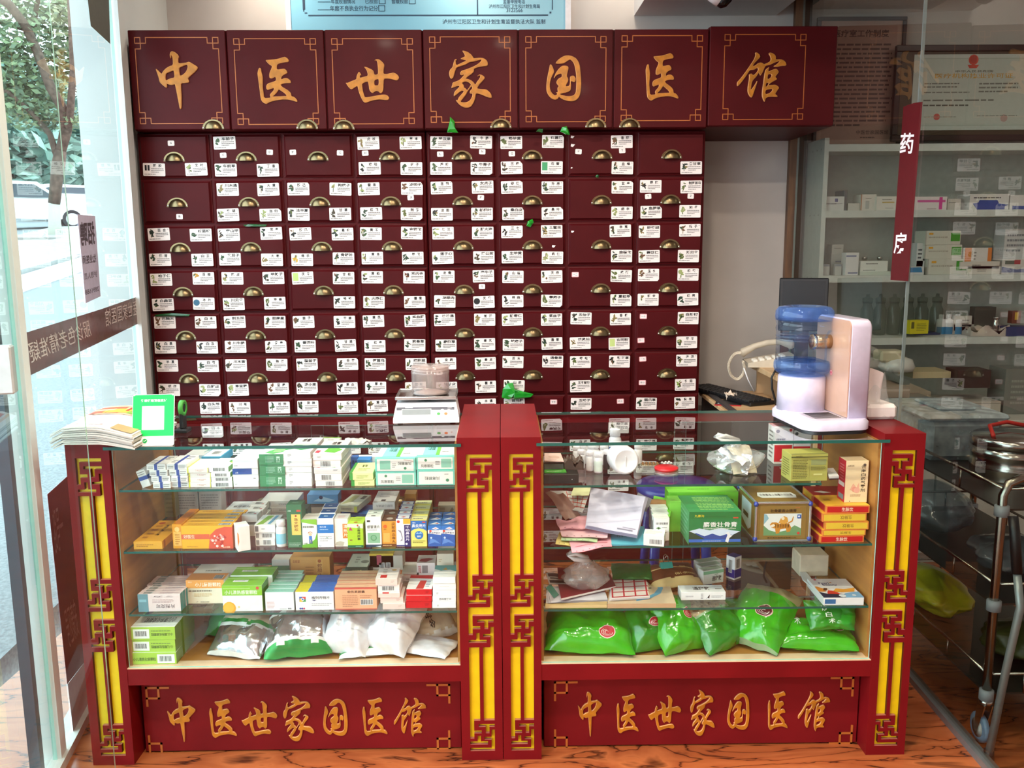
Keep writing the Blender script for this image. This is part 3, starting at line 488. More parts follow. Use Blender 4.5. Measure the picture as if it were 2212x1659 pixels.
def herb_label(t, seed):
    rnd = random.Random(seed); m = M(); cut = rnd.random() < .12
    pts = rrect(LW, LH, .004, 3)
    if cut:
        k, q = rnd.uniform(.06, .13), rnd.uniform(.12, .25)
        if rnd.random() < .5: pts = [p for p in pts if not (p[0] > LW*.42 and p[1] > LH*.3)]; pts.insert(4, (LW*.5, LH*(.5-q))); pts.insert(5, (LW*(.5-k*.4), LH*(.5-q*.5))); pts.insert(6, (LW*(.5-k), LH*.5))
        else: pts = [p for p in pts if not (p[0] > LW*.42 and p[1] < -LH*.3)]+[(LW*(.5-k), -LH*.5), (LW*(.5-k*.3), -LH*(.5-q*.6)), (LW*.5, -LH*(.5-q))]
    m.prism([(x, 0, z) for x, z in pts], (0, -.0007, 0), PAPER)
    it = []
    if t in ('冰片', '芡实'): it.append(('d', .17, .58, .26, SPECIAL[t]))
    elif t in ('石膏', '茯苓', '玄明粉'): it.append(('r', .05, .28, .30, .92, SPECIAL[t]))
    elif t == '阿胶': it += [('r', .08, .42, .17, .84, '#121314'), ('r', .21, .42, .30, .84, '#121314')]
    else:
        c0 = SPECIAL.get(t, rnd.choice(HERBC)); k = rnd.randint(5, 9)
        if rnd.random() < .5: it.append(('p', [(.15, .25), (.18, .25), (.2, .85), (.17, .85)], rnd.choice(HERBC)))
        for _ in range(k):
            u, v = .17+rnd.uniform(-.085, .085), .58+rnd.uniform(-.25, .25); a = rnd.uniform(0, 6.28); r1, r2 = rnd.uniform(.10, .2), rnd.uniform(.04, .09)
            ca, sa = math.cos(a), math.sin(a); it.append(('p', [(u+(x*ca-y*sa)*LH/LW, v+x*sa+y*ca) for x, y in ((-r1, 0), (-r1*.3, -r2), (r1*.5, -r2*.8), (r1, 0), (r1*.5, r2*.8), (-r1*.3, r2))], rnd.choice([c0, c0, rnd.choice(HERBC)])))
    n = len(t); w = .2*n if n > 2 else .36
    if n == 2: it += [('t', t[0], .46, .69, .60, .94, '#141214', 0, .025), ('t', t[1], .70, .69, .84, .94, '#141214', 0, .025)]
    else: it.append(('t', t, .66-min(w, .56)/2, .69, .66+min(w, .56)/2, .94, '#141214', 0, .025))
    it += [('l', .36, .26, .95, .64, 3, '#6f6a69'), ('l', .06, .07, .93, .22, 1, '#8d8886')]
    if rnd.random() < .3: it.append(('t', 'OTC' if rnd.random() < 0 else '..', .9, .86, .96, .9, '#555555'))
    m.deco((-LW/2, -.0007, -LH/2), (1, 0, 0), (0, 0, 1), LW, LH, it, .00025); return m
def letter_tag(t, pink):
    w, h = (.034, .024) if pink else (.029, .023); m = M(); m.prism([(x, 0, z) for x, z in rrect(w, h, .004, 2)], (0, -.0007, 0), mat('pink_tag', '#e9a3ab', .6) if pink else PAPER)
    it = [('r', .09, .12, .91, .88, '#f7ecec')] if pink else []
    it.append(('t', t, .2 if pink else .36, .33, .8 if pink else .64, .7 if pink else .76, '#7d5f66' if pink else '#2c2a2c'))
    m.deco((-w/2, -.0007, -h/2), (1, 0, 0), (0, 0, 1), w, h, it, .0003); return m
ROWS = [
 '-,-,阿胶,艾叶|车前子,-,车前草,丁香|-,-,-,-|虎杖,藁本,琥珀,诃子|罗汉果,牛膝,芦根,牛蒡子|熟地黄,石菖蒲,三棱,石膏|-,香附,-,血竭|-,-,-,炙甘草',
 '-,-,-,-|川木通,大黄,柴胡,当归|防己,枸杞子,法半夏,甘草|藿香,决明子,红花,荆芥|连翘,女贞子,龙胆,枇杷叶|砂仁,升麻,桑白皮,桑叶|-,玄参,-,细辛|茵陈,制何首乌,鱼腥草,知母',
 '百合,板蓝根,薄荷,白芷|穿山甲,党参,苍耳子,大枣|防风,葛根,佛手,骨碎补|黄芩,金银花,黄连,菊花|佩兰,胖大海,莲子心,蒲公英|三七,土鳖虫,生地黄,桃仁|-,辛夷,-,旋覆花|银柴胡,栀子,薏苡仁,浙贝母',
 '柏子仁,百部,白扁豆,冰片|陈皮,地肤子,川贝母,地榆|茯苓,甘松,-,蛤蚧|黄柏,鸡内金,火麻仁,僵蚕|龙骨,牵牛子,龙眼肉,芡实|山楂,天麻,神曲,葶苈子|-,续断,-,夏枯草|玉竹,枳实,郁金,枳壳',
 '巴戟天,白术,白果,白及|刺五加,胆南星,川牛膝,丹参|茴子,干姜,番泻叶,甘遂|黄芪,鸡血藤,红参,筋骨草|路路通,羌活,鹿衔草,秦艽|酸枣仁,菟丝子,蛇床子,通草|五倍子,香橼,威灵仙,玄明粉|-,自然铜,-,猪苓',
 '半夏,白芍,槟榔,白鲜皮|川木香,独活,草豆蔻,豆蔻|覆盆子,谷芽,浮小麦,贯众|何首乌,绞股蓝,厚朴,虎杖|没药,秦皮,牡丹皮,瞿麦|苏木,透骨草,山药,-|蜈蚣,豨莶草,王不留行,-|-,泽泻,-,竹茹',
 '-,白头翁,-,日术|川芎,杜仲,-,-|茯神,桂枝,-,-|滑石,-,-,-|-,木通,-,红花|首乌藤,-,干姜黄,-|五味子,-,-,益母草|猫爪草,紫苑,-,-',
 '-,巴豆,-,白薇|秦艽,地龙,-,-|-,龟甲,-,-|地龙,-,益智仁,-|-,仁冬,-,木瓜|-,-,-,-|乌梅,-,-,合欢皮|益母草,紫苏子,续断,红花',
 '-,-,-,-|-,-,-,-|-,-,-,-|-,-,-,-|-,-,-,-|-,-,-,-|-,法夏,-,-|-,远志,-,-']
TAGS = {(0, 0): [('A', .47, .80)], (0, 1): [('C', .17, .52), ('D', .84, .585)], (0, 2): [('F', .14, .58), ('G', .82, .56)], (0, 3): [('H', .15, .55)], (0, 4): [('L', .18, .52), ('N', .80, .57)], (0, 5): [('G', .20, .52)], (0, 6): [('W', .15, .56), ('Y', .80, .58)],
        (1, 0): [('B', .52, .16)], (1, 3): [('J', .79, .57)], (1, 4): [('P', .77, .56)], (1, 7): [('Y', .16, .56), ('Z', .80, .56)], (3, 4): [('Q', .77, .55)], (5, 4): [('M', .10, .56)],
        (3, 6): [('一二', .11, .82, 1)], (4, 7): [('一十', .12, .84, 1), ('四一', .09, .25, 1)], (5, 7): [('一大', .12, .84, 1), ('茶小', .12, .25, 1)], (6, 5): [('参茶', .82, .84, 1)], (6, 6): [('红小', .82, .84, 1)], (6, 4): [('三七', .3, .84, 1)]}
PULL = None
def herb_cabinet(x0, w, pitch, c0, xl, xr, label):
    global PULL
    t = thing('herb_cabinet', label, 'drawer cabinet', RZ @ V3(((xl+xr)/2, CD+.26, 0)), ANG, 'herb drawer cabinets along the back wall'); off = V3(((xl+xr)/2, CD+.26, 0))
    m = M(); m.cbox(xl, xr, CD+.016, 4.62, 0, ROWT+.008, LACD, .004); m.box(xl+.01, xr-.01, CD+.006, CD+.02, 0, .215, LACD); m.build('carcass', t, off)
    df = drawer_front(w, RH)
    proto = None; rj = random.Random(c0+5)
    for r in range(9):
        for c in range(4):
            cx = x0+c*pitch+w/2; z = ROWT-r*RP-RH; loc = V3((cx, CD, z))-off
            if proto is None: proto = df.build('drawer', t); d = proto
            else: d = copy_part(proto, t)
            d.location = loc+V3((0, rj.uniform(-.003, .002), 0))
            if PULL is None: PULL = cup_pull().build('cup_handle', d); h = PULL
            else: h = copy_part(PULL, d)
            h.location = (0, 0, RH*.385)
            for k, nm in enumerate(ROWS[r].split('|')[c0+c].split(',')):
                if nm == '-': continue
                lb = herb_label(nm, r*97+(c0+c)*13+k).build('herb_label', d)
                lx = (-w/2+.061 if k in (0, 2) else w/2-.062)+rj.uniform(-.004, .004); lz = (RH-.040 if k < 2 else .036)+rj.uniform(-.003, .003)
                lb.location = (lx, -.0002, lz); lb.rotation_euler = (0, rj.uniform(-.03, .03), 0)
            for tg in TAGS.get((r, c0+c), []):
                lb = letter_tag(tg[0], len(tg) > 3).build('letter_tag', d); lb.location = ((tg[1]-.5)*w, -.0002, tg[2]*RH); lb.rotation_euler = (0, rj.uniform(-.08, .08), 0)
            if (r, c0+c) in ((0, 6), (2, 6), (2, 5)):
                q = M()
                for sx, sz, s in ((-.46, .93, .012), (-.46, .74, .014), (-.46, .2, .006)) if r == 0 else (((-.45, .82, .010),) if c0+c == 6 else ((.3, .48, .012),)):
                    q.poly([(sx*w, -.0004, sz*RH), (sx*w+s*1.3, -.0004, sz*RH-s*.2), (sx*w+s*.6, -.0004, sz*RH-s), (sx*w-.002, -.0004, sz*RH-s*.8)], PAPER)
                q.build('paper_scrap', d)
    return t
herb_cabinet(-1.5678, .3111, .3217, 0, -1.577, -.2862, 'dark red cabinet of herb drawers behind the left counter, beside the white column')
herb_cabinet(-.2733, .3061, .3176, 4, -.2822, .990, 'dark red cabinet of herb drawers behind the right counter, beside the grey wall')
# ---- cupboards with one big gilt character on each door
SD = 4.034
DX = [-1.557, -1.133, -.7085, -.2828, .135, .555, .976, 1.547]
BORD = [((289.7, 81), (304, 267), (471, 81), (481, 267)), ((505, 83), (514, 269), (682, 84), (688, 268)), ((716, 84), (723.5, 268), (890, 83), (896, 267)), ((927, 80), (932, 265), (1101, 79), (1103, 263)),
        ((1136, 79), (1136, 263), (1310, 79), (1307, 263)), ((1343, 79), (1342, 262), (1517, 75), (1514, 259)), ((1566, 77.6), (1561, 259), (1742.6, 71.5), (1732.5, 257))]
CH = [('中', 343.6, 110.8, 425.8, 236.5), ('医', 559.8, 123, 639, 225), ('世', 748, 127.7, 861.5, 222.8), ('家', 971, 109.7, 1062, 233), ('国', 1180, 120, 1255.7, 219.6), ('医', 1393, 115, 1467.5, 218), ('馆', 1589.8, 113.3, 1699.4, 220.3)]
PULLS = [(461, 279), (664, 279), (743, 280), (1082, 277), (1287, 276), (1360, 276), None]
for ds, lab in (((0, 1, 2), 'dark red cupboard with three gilt lettered doors, above the left herb cabinet'), ((3, 4, 5), 'dark red cupboard with three gilt lettered doors, above the right herb cabinet'), ((6,), 'single-door dark red cupboard hung beside the others over the bare grey wall')):
    xl, xr = DX[ds[0]], DX[ds[-1]+1]; zb = 2.047 if ds[0] < 6 else 2.053; zt = 2.468 if ds[0] < 6 else 2.478
    t = thing('wall_cupboard', lab, 'cupboard', RZ @ V3(((xl+xr)/2, 4.33, zb)), ANG, 'lettered cupboards along the top'); off = V3(((xl+xr)/2, 4.33, zb))
    m = M(); m.cbox(xl, xr, SD+.018, 4.63, zb, zt, LACD, .003); m.build('carcass', t, off)
    for d in ds:
        x0, x1 = DX[d]+.003, DX[d+1]-.003; y = SD
        dm = M(); dm.cbox(x0, x1, y, y+.017, zb+.002, zt-.002 if d != 6 else zt, LACD, .003); do = dm.build('door', t, off)
        g = M(); _, a, b, c, e = CH[d]; p, q = cab(a, e, SD), cab(c, b, SD); put_glyph(g, CH[d][0], p.x, p.z, q.x, q.z, y); g.build('gilt_character', do, off)
        tl, bl, tr_, br = [cab(*k, SD) for k in BORD[d]]; X0, X1, Z0, Z1 = (tl.x+bl.x)/2, (tr_.x+br.x)/2, (bl.z+br.z)/2, (tl.z+tr_.z)/2; a_ = .0235; g = M()
        def seg(u0, v0, u1, v1, w=.0017): g.box(min(u0, u1)-w, max(u0, u1)+w, y-.0009, y+.0002, min(v0, v1)-w, max(v0, v1)+w, GILTL)
        for sx in (0, 1):
            for sz in (0, 1):
                K = lambda i, j: ((X0+i*a_) if sx == 0 else (X1-i*a_), (Z0+j*a_) if sz == 0 else (Z1-j*a_))
                for i0, j0, i1, j1 in ((2, 0, 2, 1), (2, 1, 0, 1), (0, 1, 0, 0), (0, 0, 1, 0), (1, 0, 1, 2), (1, 2, 0, 2)): seg(*K(i0, j0), *K(i1, j1))
        seg(X0+2*a_, Z0, X1-2*a_, Z0); seg(X0+2*a_, Z1, X1-2*a_, Z1); seg(X0, Z0+2*a_, X0, Z1-2*a_); seg(X1, Z0+2*a_, X1, Z1-2*a_); g.build('gilt_border', do, off)
        if PULLS[d]:
            h = copy_part(PULL, do); p = cab(*PULLS[d], SD); h.location = V3((p.x, y, p.z))-off
# ---- green herb packets stuck in the drawers
GREENP = mat('green_packet_film', '#1f9a2c', .18, coat=.6, amount=.25, scale=18); GREEND = mat('dark_green_film', '#1c5a2c', .25, coat=.4, amount=.25, scale=20)
def packet(name, pts, D, th, label, m=None, seed=1):
    rnd = random.Random(seed); q = M(); P = [cab(px, py, D) for px, py in pts]; c = sum(P, V3())/len(P); n = len(P)
    front = [p+V3((0, -th*rnd.uniform(.5, 1.2), 0)) for p in P]; back = [p+V3((0, th*.4, 0)) for p in P]; mid = c+V3((0, -th*2.2, 0)); inn = [c.lerp(p, .55)+V3((0, -th*rnd.uniform(1.3, 2.4), rnd.uniform(-.004, .004))) for p in P]
    vs = front+inn+back+[mid]; fs = [(i, (i+1) % n, n+(i+1) % n, n+i) for i in range(n)]+[(n+i, n+(i+1) % n, 3*n) for i in range(n)]+[(2*n+(i+1) % n, 2*n+i, i, (i+1) % n)[::-1] for i in range(n)]+[tuple(range(2*n, 3*n))]
    q.add([RZ @ v for v in vs], fs, m or GREENP); return single(q, name, label, 'packet', 'green herb packets poking out of the drawers')
packet('herb_packet', [(966, 286), (972, 262), (972, 252), (982, 262), (984, 280), (990, 287)], 4.02, .008, 'green plastic packet poking up below the gilt 家 door', seed=2)
packet('herb_packet', [(1210, 284), (1214, 275), (1224, 273), (1229, 284), (1231, 292), (1222, 290)], 4.02, .008, 'green plastic packet caught under the gilt 国 door at its right', seed=3)
packet('herb_packet', [(1137, 488), (1140, 478), (1150, 473), (1153, 480), (1146, 491)], CD-.012, .006, 'small green packet stuck in the third drawer row, above the 三七 label', seed=4)
packet('herb_packet', [(1084, 858), (1086, 840), (1096, 828), (1108, 826), (1112, 840), (1130, 845), (1152, 851), (1146, 857), (1112, 862), (1102, 852), (1100, 862)], CD-.015, .012, 'large green packet hanging out above the post between the counters', seed=5)
packet('herb_packet', [(1285, 382), (1289, 377), (1294, 378), (1292, 385)], CD-.012, .004, 'tiny dark green scrap caught over the 玄参 drawer', GREEND, 6)
packet('herb_packet', [(1158, 284), (1164, 278), (1173, 279), (1172, 287)], 4.02, .004, 'small dark green scrap caught below the gilt 国 door at its left', GREEND, 7)
packet('herb_packet', [(525, 486), (545, 484), (577, 485), (574, 489), (530, 489)], CD-.008, .004, 'thin green packet edge showing over the 穿山甲 drawer', GREEND, 8)
packet('herb_packet', [(334, 680), (370, 676), (411, 679), (408, 683), (338, 684)], CD-.008, .004, 'thin green packet edge showing over the 巴戟天 drawer', GREEND, 9)
# ================================================================== the two display counters
CY = 2.4525
HOLES = [(0, 0, 300, 45), (0, 45, 45, 300), (43, 180, 130, 220), (90, 90, 300, 125), (170, 123, 215, 215), (260, 175, 300, 430), (175, 265, 262, 295), (85, 270, 125, 352), (5, 350, 215, 385),
         (0, 425, 130, 1390), (175, 425, 300, 1390), (0, 1388, 55, 1635), (105, 1437, 300, 1470), (190, 1468, 235, 1550), (53, 1520, 140, 1555), (260, 1520, 300, 1770), (175, 1610, 262, 1645), (90, 1600, 130, 1682), (0, 1680, 215, 1720),
         (0, 1765, 300, 1867), (0, 1865, 50, 2095), (105, 1910, 300, 1945), (190, 1943, 235, 2025), (48, 1990, 140, 2025), (260, 2000, 300, 2247), (175, 2085, 262, 2120), (90, 2070, 130, 2157), (0, 2155, 215, 2190),
         (0, 2245, 125, 3142), (170, 2245, 300, 3140), (0, 3140, 50, 3365), (105, 3185, 300, 3220), (190, 3218, 235, 3300), (48, 3265, 140, 3300), (260, 3255, 300, 3500), (175, 3345, 262, 3380), (90, 3330, 130, 3402), (0, 3400, 215, 3440), (0, 3480, 300, 3520)]
ZT, ZB = 1.0, 0.0
def pilaster(t, off, x0, x1, mirror):
    w = x1-x0; ml = .208*w; wx0, wx1 = x0+ml, x1-ml*.93; zt, zb = .951, .030; U = (wx1-wx0)/300; Vv = (zt-zb)/3520
    hs = [((300-c, b, 300-a, d) if mirror else (a, b, c, d)) for a, b, c, d in HOLES]
    xs = sorted({0, 300} | {h[0] for h in hs} | {h[2] for h in hs}); ys = sorted({0, 3520} | {h[1] for h in hs} | {h[3] for h in hs})
    hole = lambda u, v: any(a < u < c and b < v < d for a, b, c, d in hs)
    ex = [x0]+[wx0+u*U for u in xs]+[x1]; ez = [ZT]+[zt-v*Vv for v in ys]+[ZB]; nx, nz = len(ex)-1, len(ez)-1
    def solid(i, j):
        if i < 0 or j < 0 or i >= nx or j >= nz or i == 0 or i == nx-1 or j == 0 or j == nz-1: return True
        return not hole((xs[i-1]+xs[i])/2, (ys[j-1]+ys[j])/2)
    m = M(); y0, y1 = CY, CY+.011; cut = RAWEDGE
    for i in range(nx):
        for j in range(nz):
            a, b, c, d = ex[i], ex[i+1], ez[j+1], ez[j]
            if solid(i, j): m.add([(a, y0, c), (b, y0, c), (b, y0, d), (a, y0, d)], [(0, 1, 2, 3)], LAC)
            else:
                if solid(i-1, j): m.add([(a, y0, c), (a, y1, c), (a, y1, d), (a, y0, d)], [(3, 2, 1, 0)], LACD)
                if solid(i+1, j): m.add([(b, y0, c), (b, y1, c), (b, y1, d), (b, y0, d)], [(0, 1, 2, 3)], LACD)
                if solid(i, j+1): m.add([(a, y0, c), (b, y0, c), (b, y1, c), (a, y1, c)], [(0, 1, 2, 3)], mat('cut_edge', '#b06a5a', .5))
                if solid(i, j-1): m.add([(a, y0, d), (b, y0, d), (b, y1, d), (a, y1, d)], [(3, 2, 1, 0)], LACD)
    m.add([(x0, CY, 0), (x1, CY, 0), (x1, 2.98, 0), (x0, 2.98, 0), (x0, CY, ZT), (x1, CY, ZT), (x1, 2.98, ZT), (x0, 2.98, ZT)], [(4, 5, 6, 7), (1, 2, 6, 5), (2, 3, 7, 6), (3, 0, 4, 7), (0, 3, 2, 1)], LAC)
    p = m.build('pilaster', t, off)
    q = M(); q.box(wx0-.002, wx1+.002, y1, y1+.004, zb-.002, zt+.002, YEL); q.build('yellow_panel', p, off); return p
def counter(x0, p1, p2, x1, mirror_r, letters, ornaments, label, shelf_right=None, slots=True):
    cx = (x0+x1)/2; t = thing('display_counter', label, 'display counter', (cx, 2.7, 0), 0, 'red glass-topped display counters'); off = V3((cx, 2.7, 0))
    pilaster(t, off, x0, p1, False); pilaster(t, off, p2, x1, mirror_r)
    for a, b in ((p1, p1+.008), (p2-.008, p2)):
        m = M(); m.box(a, b, 2.474, 2.905, .308, .974, WOODIN); m.build('side_lining', t, off)
    m = M(); m.box(p1, p2, CY+.002, CY+.05, .2555, .3065, LAC); m.box(p1, p2, CY+.002, CY+.05, .3065, .3082, RAWEDGE); m.build('front_rail', t, off)
    py = CY+.062; m = M(); m.cbox(p1+.010, p2-.004, py, py+.016, .004, .27, LACP, .002); bp = m.build('base_panel', t, off)
    for ch, a, b, c, d in letters:
        g = M(); P, Q = at(a, d, y=py), at(c, b, y=py); put_glyph(g, ch, P.x, P.z, Q.x, Q.z, py); g.build('gilt_character', bp, off)
    for (px, pyy), sx, sz in ornaments:
        g = M(); c = at(px, pyy, y=py); W = .0032
        def seg(u0, v0, u1, v1): g.box(min(u0, u1)-W, max(u0, u1)+W, py-.0016, py+.0002, min(v0, v1)-W, max(v0, v1)+W, GILTL)
        K = lambda i, j: (c.x+sx*i, c.z+sz*j)
        seg(*K(0, 0), *K(.066, 0)); seg(*K(0, 0), *K(0, .058)); seg(*K(.036, 0), *K(.036, .034)); seg(*K(0, .034), *K(.036, .034)); g.build('gilt_corner', bp, off)
    m = M(); m.box(p1, p2, CY+.05, 2.93, .292, .307, WOODIN); m.build('case_floor', t, off)
    m = M(); m.box(p1, p2, 2.905, 2.93, .0, .292, LACP); m.box(p1, p2, 2.905, 2.93, .292, .312, LACP); m.box(p1, p2, 2.915, 2.93, .945, .974, LACP); m.build('back_frame', t, off)
    def pane(nm, a, b, y0, y1, z0, z1, g=GLASS, e=GEDGE, vertical=False):
        m = M(); vs = [(x, y, z) for z in (z0, z1) for y in (y0, y1) for x in (a, b)]
        if vertical: m.add(vs, [(0, 1, 5, 4), (3, 2, 6, 7)], g); m.add(vs, [(1, 3, 7, 5), (2, 0, 4, 6), (0, 2, 3, 1), (4, 5, 7, 6)], e)
        else: m.add(vs, [(0, 2, 3, 1), (4, 5, 7, 6)], g); m.add(vs, [(0, 1, 5, 4), (3, 2, 6, 7), (1, 3, 7, 5), (2, 0, 4, 6)], e)
        return m.build(nm, t, off)
    pane('top_glass', p1-.013 if slots else p1, p2+.013 if slots else p2, 2.446, 2.905, .975, .984)
    pane('front_glass', p1+.004, p2-.004, 2.461, 2.466, .3085, .974, vertical=True, e=GEDGEL)
    for z in (.850, .664, .470):
        pane('glass_shelf', p1+.009, (shelf_right if shelf_right and z > .8 else p2-.009), 2.475, 2.885, z-.0065, z)
    xm = (p1+p2)/2
    pane('back_door', p1+.009, xm+.02, 2.917, 2.921, .315, .944, vertical=True, e=GEDGEL); pane('back_door', xm-.02, p2-.009, 2.909, 2.913, .315, .944, vertical=True, e=GEDGEL)
    return t
counter(-1.2485, -1.1245, -.1355, -.0115, False,
        [('中', 367, 1505, 421, 1602), ('医', 456, 1508.6, 507.5, 1593), ('世', 524, 1513.5, 598, 1590), ('家', 615, 1501.6, 675.7, 1600), ('国', 700, 1508.6, 749.5, 1589), ('医', 785, 1505.6, 835, 1589), ('馆', 852, 1505.6, 920.6, 1591)],
        [((316, 1486), 1, -1), ((325, 1628), 1, 1), ((970, 1479), -1, -1), ((971, 1617), -1, 1)], 'red lacquered display counter full of medicine boxes, beside the shopfront glass')
counter(-.0095, .1055, 1.0925, 1.2105, True,
        [('中', 1248, 1492.7, 1300, 1590), ('医', 1331, 1497.6, 1380.7, 1583), ('世', 1398.6, 1500.6, 1472, 1578), ('家', 1489, 1488.7, 1546, 1588), ('国', 1570, 1496, 1620, 1576), ('医', 1656, 1492, 1704.5, 1576), ('馆', 1721.5, 1492, 1794, 1579)],
        [((1199, 1474), 1, -1), ((1199, 1615), 1, 1), ((1843, 1464), -1, -1), ((1838, 1605), -1, 1)], 'red lacquered display counter with green herb bags, under the water dispenser', shelf_right=.925)
# ================================================================== printed cartons
SH = {1: .8503, 2: .6643, 3: .4703, 4: .3086}
ORD = ['first', 'second', 'third', 'fourth', 'fifth', 'sixth', 'seventh', 'eighth', 'ninth']
def carton(name, label, cat, x0, x1, y0, y1, z0, z1, col, front=(), top=(), right=(), left=(), group=None, rz=0.0, cols=None, rx=0.0, ry=0.0):
    w, d, h = (x1-x0)/2, y1-y0, z1-z0; m = M(); m.cbox(-w, w, 0, d, 0, h, ink(col), .0007)
    cols = cols or {}
    F_ = lambda k, its: ([('r', .004, .004, .996, .996, cols[k])] if k in cols else [])+list(its)
    m.deco((-w, 0, 0), (1, 0, 0), (0, 0, 1), 2*w, h, F_('front', front)); m.deco((-w, 0, h), (1, 0, 0), (0, 1, 0), 2*w, d, F_('top', top))
    m.deco((w, 0, 0), (0, 1, 0), (0, 0, 1), d, h, F_('right', right)); m.deco((-w, d, 0), (0, -1, 0), (0, 0, 1), d, h, F_('left', left))
    o = tag(m.build(name), label, cat, group); o.location = ((x0+x1)/2, y0, z0); o.rotation_euler = (rx, ry, rz); return o
def pxbox(name, label, xa, xb, yt, yb, Y, dep, z0, col, **k):
    ym, xm = (yt+yb)/2, (xa+xb)/2; x0, x1 = at(xa, ym, y=Y).x, at(xb, ym, y=Y).x; h = at(xm, yt, y=Y).z-at(xm, yb, y=Y).z
    if z0 is None: z0 = at(xm, yb, y=Y).z
    carton(name, label, k.pop('cat', 'medicine box'), x0, x1, Y, Y+dep, z0, z0+h, col, **k); return z0+h
def stack(rows, Y, dep, z0, col, desc, where, name='medicine_box', fronts=None, top=(), group=None, right=(), seed=0, **k):
    """rows bottom -> top: (xa, xb, yt, yb)"""
    rnd = random.Random(seed); n = len(rows); z = z0
    for i, r in enumerate(rows):
        pos = ['lowest', 'upper'] if n == 2 else ['lowest']+[ORD[j]+' up' for j in range(1, n-1)]+['topmost']
        p = pos[i]; lab = f'{desc}, {p} {where}' if 'bottom' not in p else f'{desc}, {p} {where}'
        fr = fronts[i % len(fronts)] if fronts else ()
        z = pxbox(name, lab, *r, Y+rnd.uniform(-.003, .004), dep, z, col, front=fr, top=top, right=right, group=group, rz=rnd.uniform(-.02, .02), **k)+.0004
    return z
def depthrow(n, xa, xb, yt, yb, Y, dep, z0, col, desc, where, front=(), top=(), right=(), left=(), group=None, drop=0.0, name='medicine_box', cols=None, wob=.004, gap=.0008):
    rnd = random.Random(int(xa)); ym, xm = (yt+yb)/2, (xa+xb)/2; x0, x1 = at(xa, ym, y=Y).x, at(xb, ym, y=Y).x; h = at(xm, yt, y=Y).z-at(xm, yb, y=Y).z
    for i in range(n):
        lab = f'{desc}, front one {where}' if i == 0 else f'{desc}, {ORD[i]} back {where}'
        dx = rnd.uniform(-wob, wob) if i else 0
        carton(name, lab, 'medicine box', x0+dx, x1+dx, Y+i*(dep+gap), Y+i*(dep+gap)+dep, z0, z0+h-drop*i, col, front=front if i == 0 else (), top=top, right=right, left=left, group=group, cols=cols)
BC = lambda a, b, c, d: ('b', a, b, c, d)
TX = lambda a, b, c, d, n=3, col='#8a8684': ('l', a, b, c, d, n, col)
FR = 2.492
UL, ML, LL = 'on the upper left shelf', 'on the middle left shelf', 'on the lower left shelf'
# ---- left counter, upper shelf
BLU = '#3a4a9c'
fA = [('r', .40, 0, .56, 1, BLU), TX(.06, .2, .36, .7, 2), TX(.6, .2, .95, .8, 2)]
ax = at(314, 1063, y=2.49)
carton('medicine_box', 'white blue-banded medicine box leaning at the far left of the upper shelf', 'medicine box', ax.x-.012, ax.x+.014, 2.50, 2.565, .852, .852+.052, '#e9e4e2', front=[('r', 0, .42, 1, .64, BLU), TX(.1, .7, .9, .95, 2)], left=[('r', 0, .42, 1, .64, BLU)], right=[('r', 0, .42, 1, .64, BLU)], ry=-.32)
tA = [('r', .40, 0, .56, 1, BLU), TX(.1, .15, .35, .5, 2), TX(.62, .5, .95, .9, 2)]
stack([(331, 369, 1048, 1060.5), (327, 368, 1035, 1047.5), (323, 362, 1022.5, 1035), (317, 358, 1009, 1021.5)], FR, .105, SH[1], '#f1eceb', 'white blue-banded box', 'in the left stack '+UL, fronts=[fA], top=tA, seed=1, group='blue-banded boxes')
stack([(370, 408, 1048, 1060.5), (370, 406, 1035, 1047.5), (366, 405, 1022.5, 1035), (360, 404, 1009, 1021.5)], FR+.002, .105, SH[1], '#f6f0ee', 'white blue-banded box', 'in the right stack '+UL, fronts=[fA], top=tA, seed=2, group='blue-banded boxes')
Y1 = [('r', 0, 0, .06, 1, '#e6e13a'), ('r', .97, 0, 1, 1, '#e6e13a'), ('t', '复方', .38, .35, .52, .68, '#d58a86'), TX(.53, .3, .8, .7, 2, '#d9a29b')]
stack([(409, 456, 1051, 1062), (409, 456, 1040.5, 1050.5), (408, 456, 1030.5, 1040), (405, 450, 1019, 1030)], FR+.004, .11, SH[1], '#fbf1ea', 'white yellow-ended box', 'in the stack '+UL, fronts=[Y1], top=[('r', 0, 0, .05, 1, '#e6e13a')], seed=3, group='yellow-ended boxes')
stack([(457, 503, 1051, 1063), (457, 502, 1040.5, 1050.5), (456, 498, 1030.5, 1040), (452, 494, 1019, 1030)], FR+.001, .11, SH[1], '#fdfbf9', 'white barcoded box', 'beside the yellow-ended boxes '+UL, fronts=[[BC(.22, .2, .82, .8)]], top=[('p', [(.7, .6), (1, .4), (1, 1), (.8, 1)], '#52a04a'), ('p', [(.8, .5), (1, .4), (1, .6)], '#e6e13a')], right=[('r', 0, 0, 1, 1, '#6f9a55')], seed=4, group='barcoded boxes')
stack([(505, 559, 1049.5, 1062), (504, 559, 1036, 1049), (503, 558, 1021, 1035.5), (503, 557, 1000, 1020)], FR, .125, SH[1], '#ffffff', 'plain white box', 'beside the green boxes '+UL, fronts=[[TX(.06, .35, .16, .6, 2)], [TX(.8, .3, .9, .6, 1)], [('r', .0, .08, .75, .95, '#2f57ad'), ('t', '人民', .1, .2, .22, .45, '#ffffff'), TX(.2, .45, .7, .8, 2, '#24458f')], [TX(.05, .2, .2, .4, 1)]], seed=5, group='plain white boxes')
gG = [TX(.25, .2, .62, .8, 6, '#9ed2b4'), ('T', 'ⅠⅡⅢ', .72, .2, .86, .8, '#bfe5cd')]
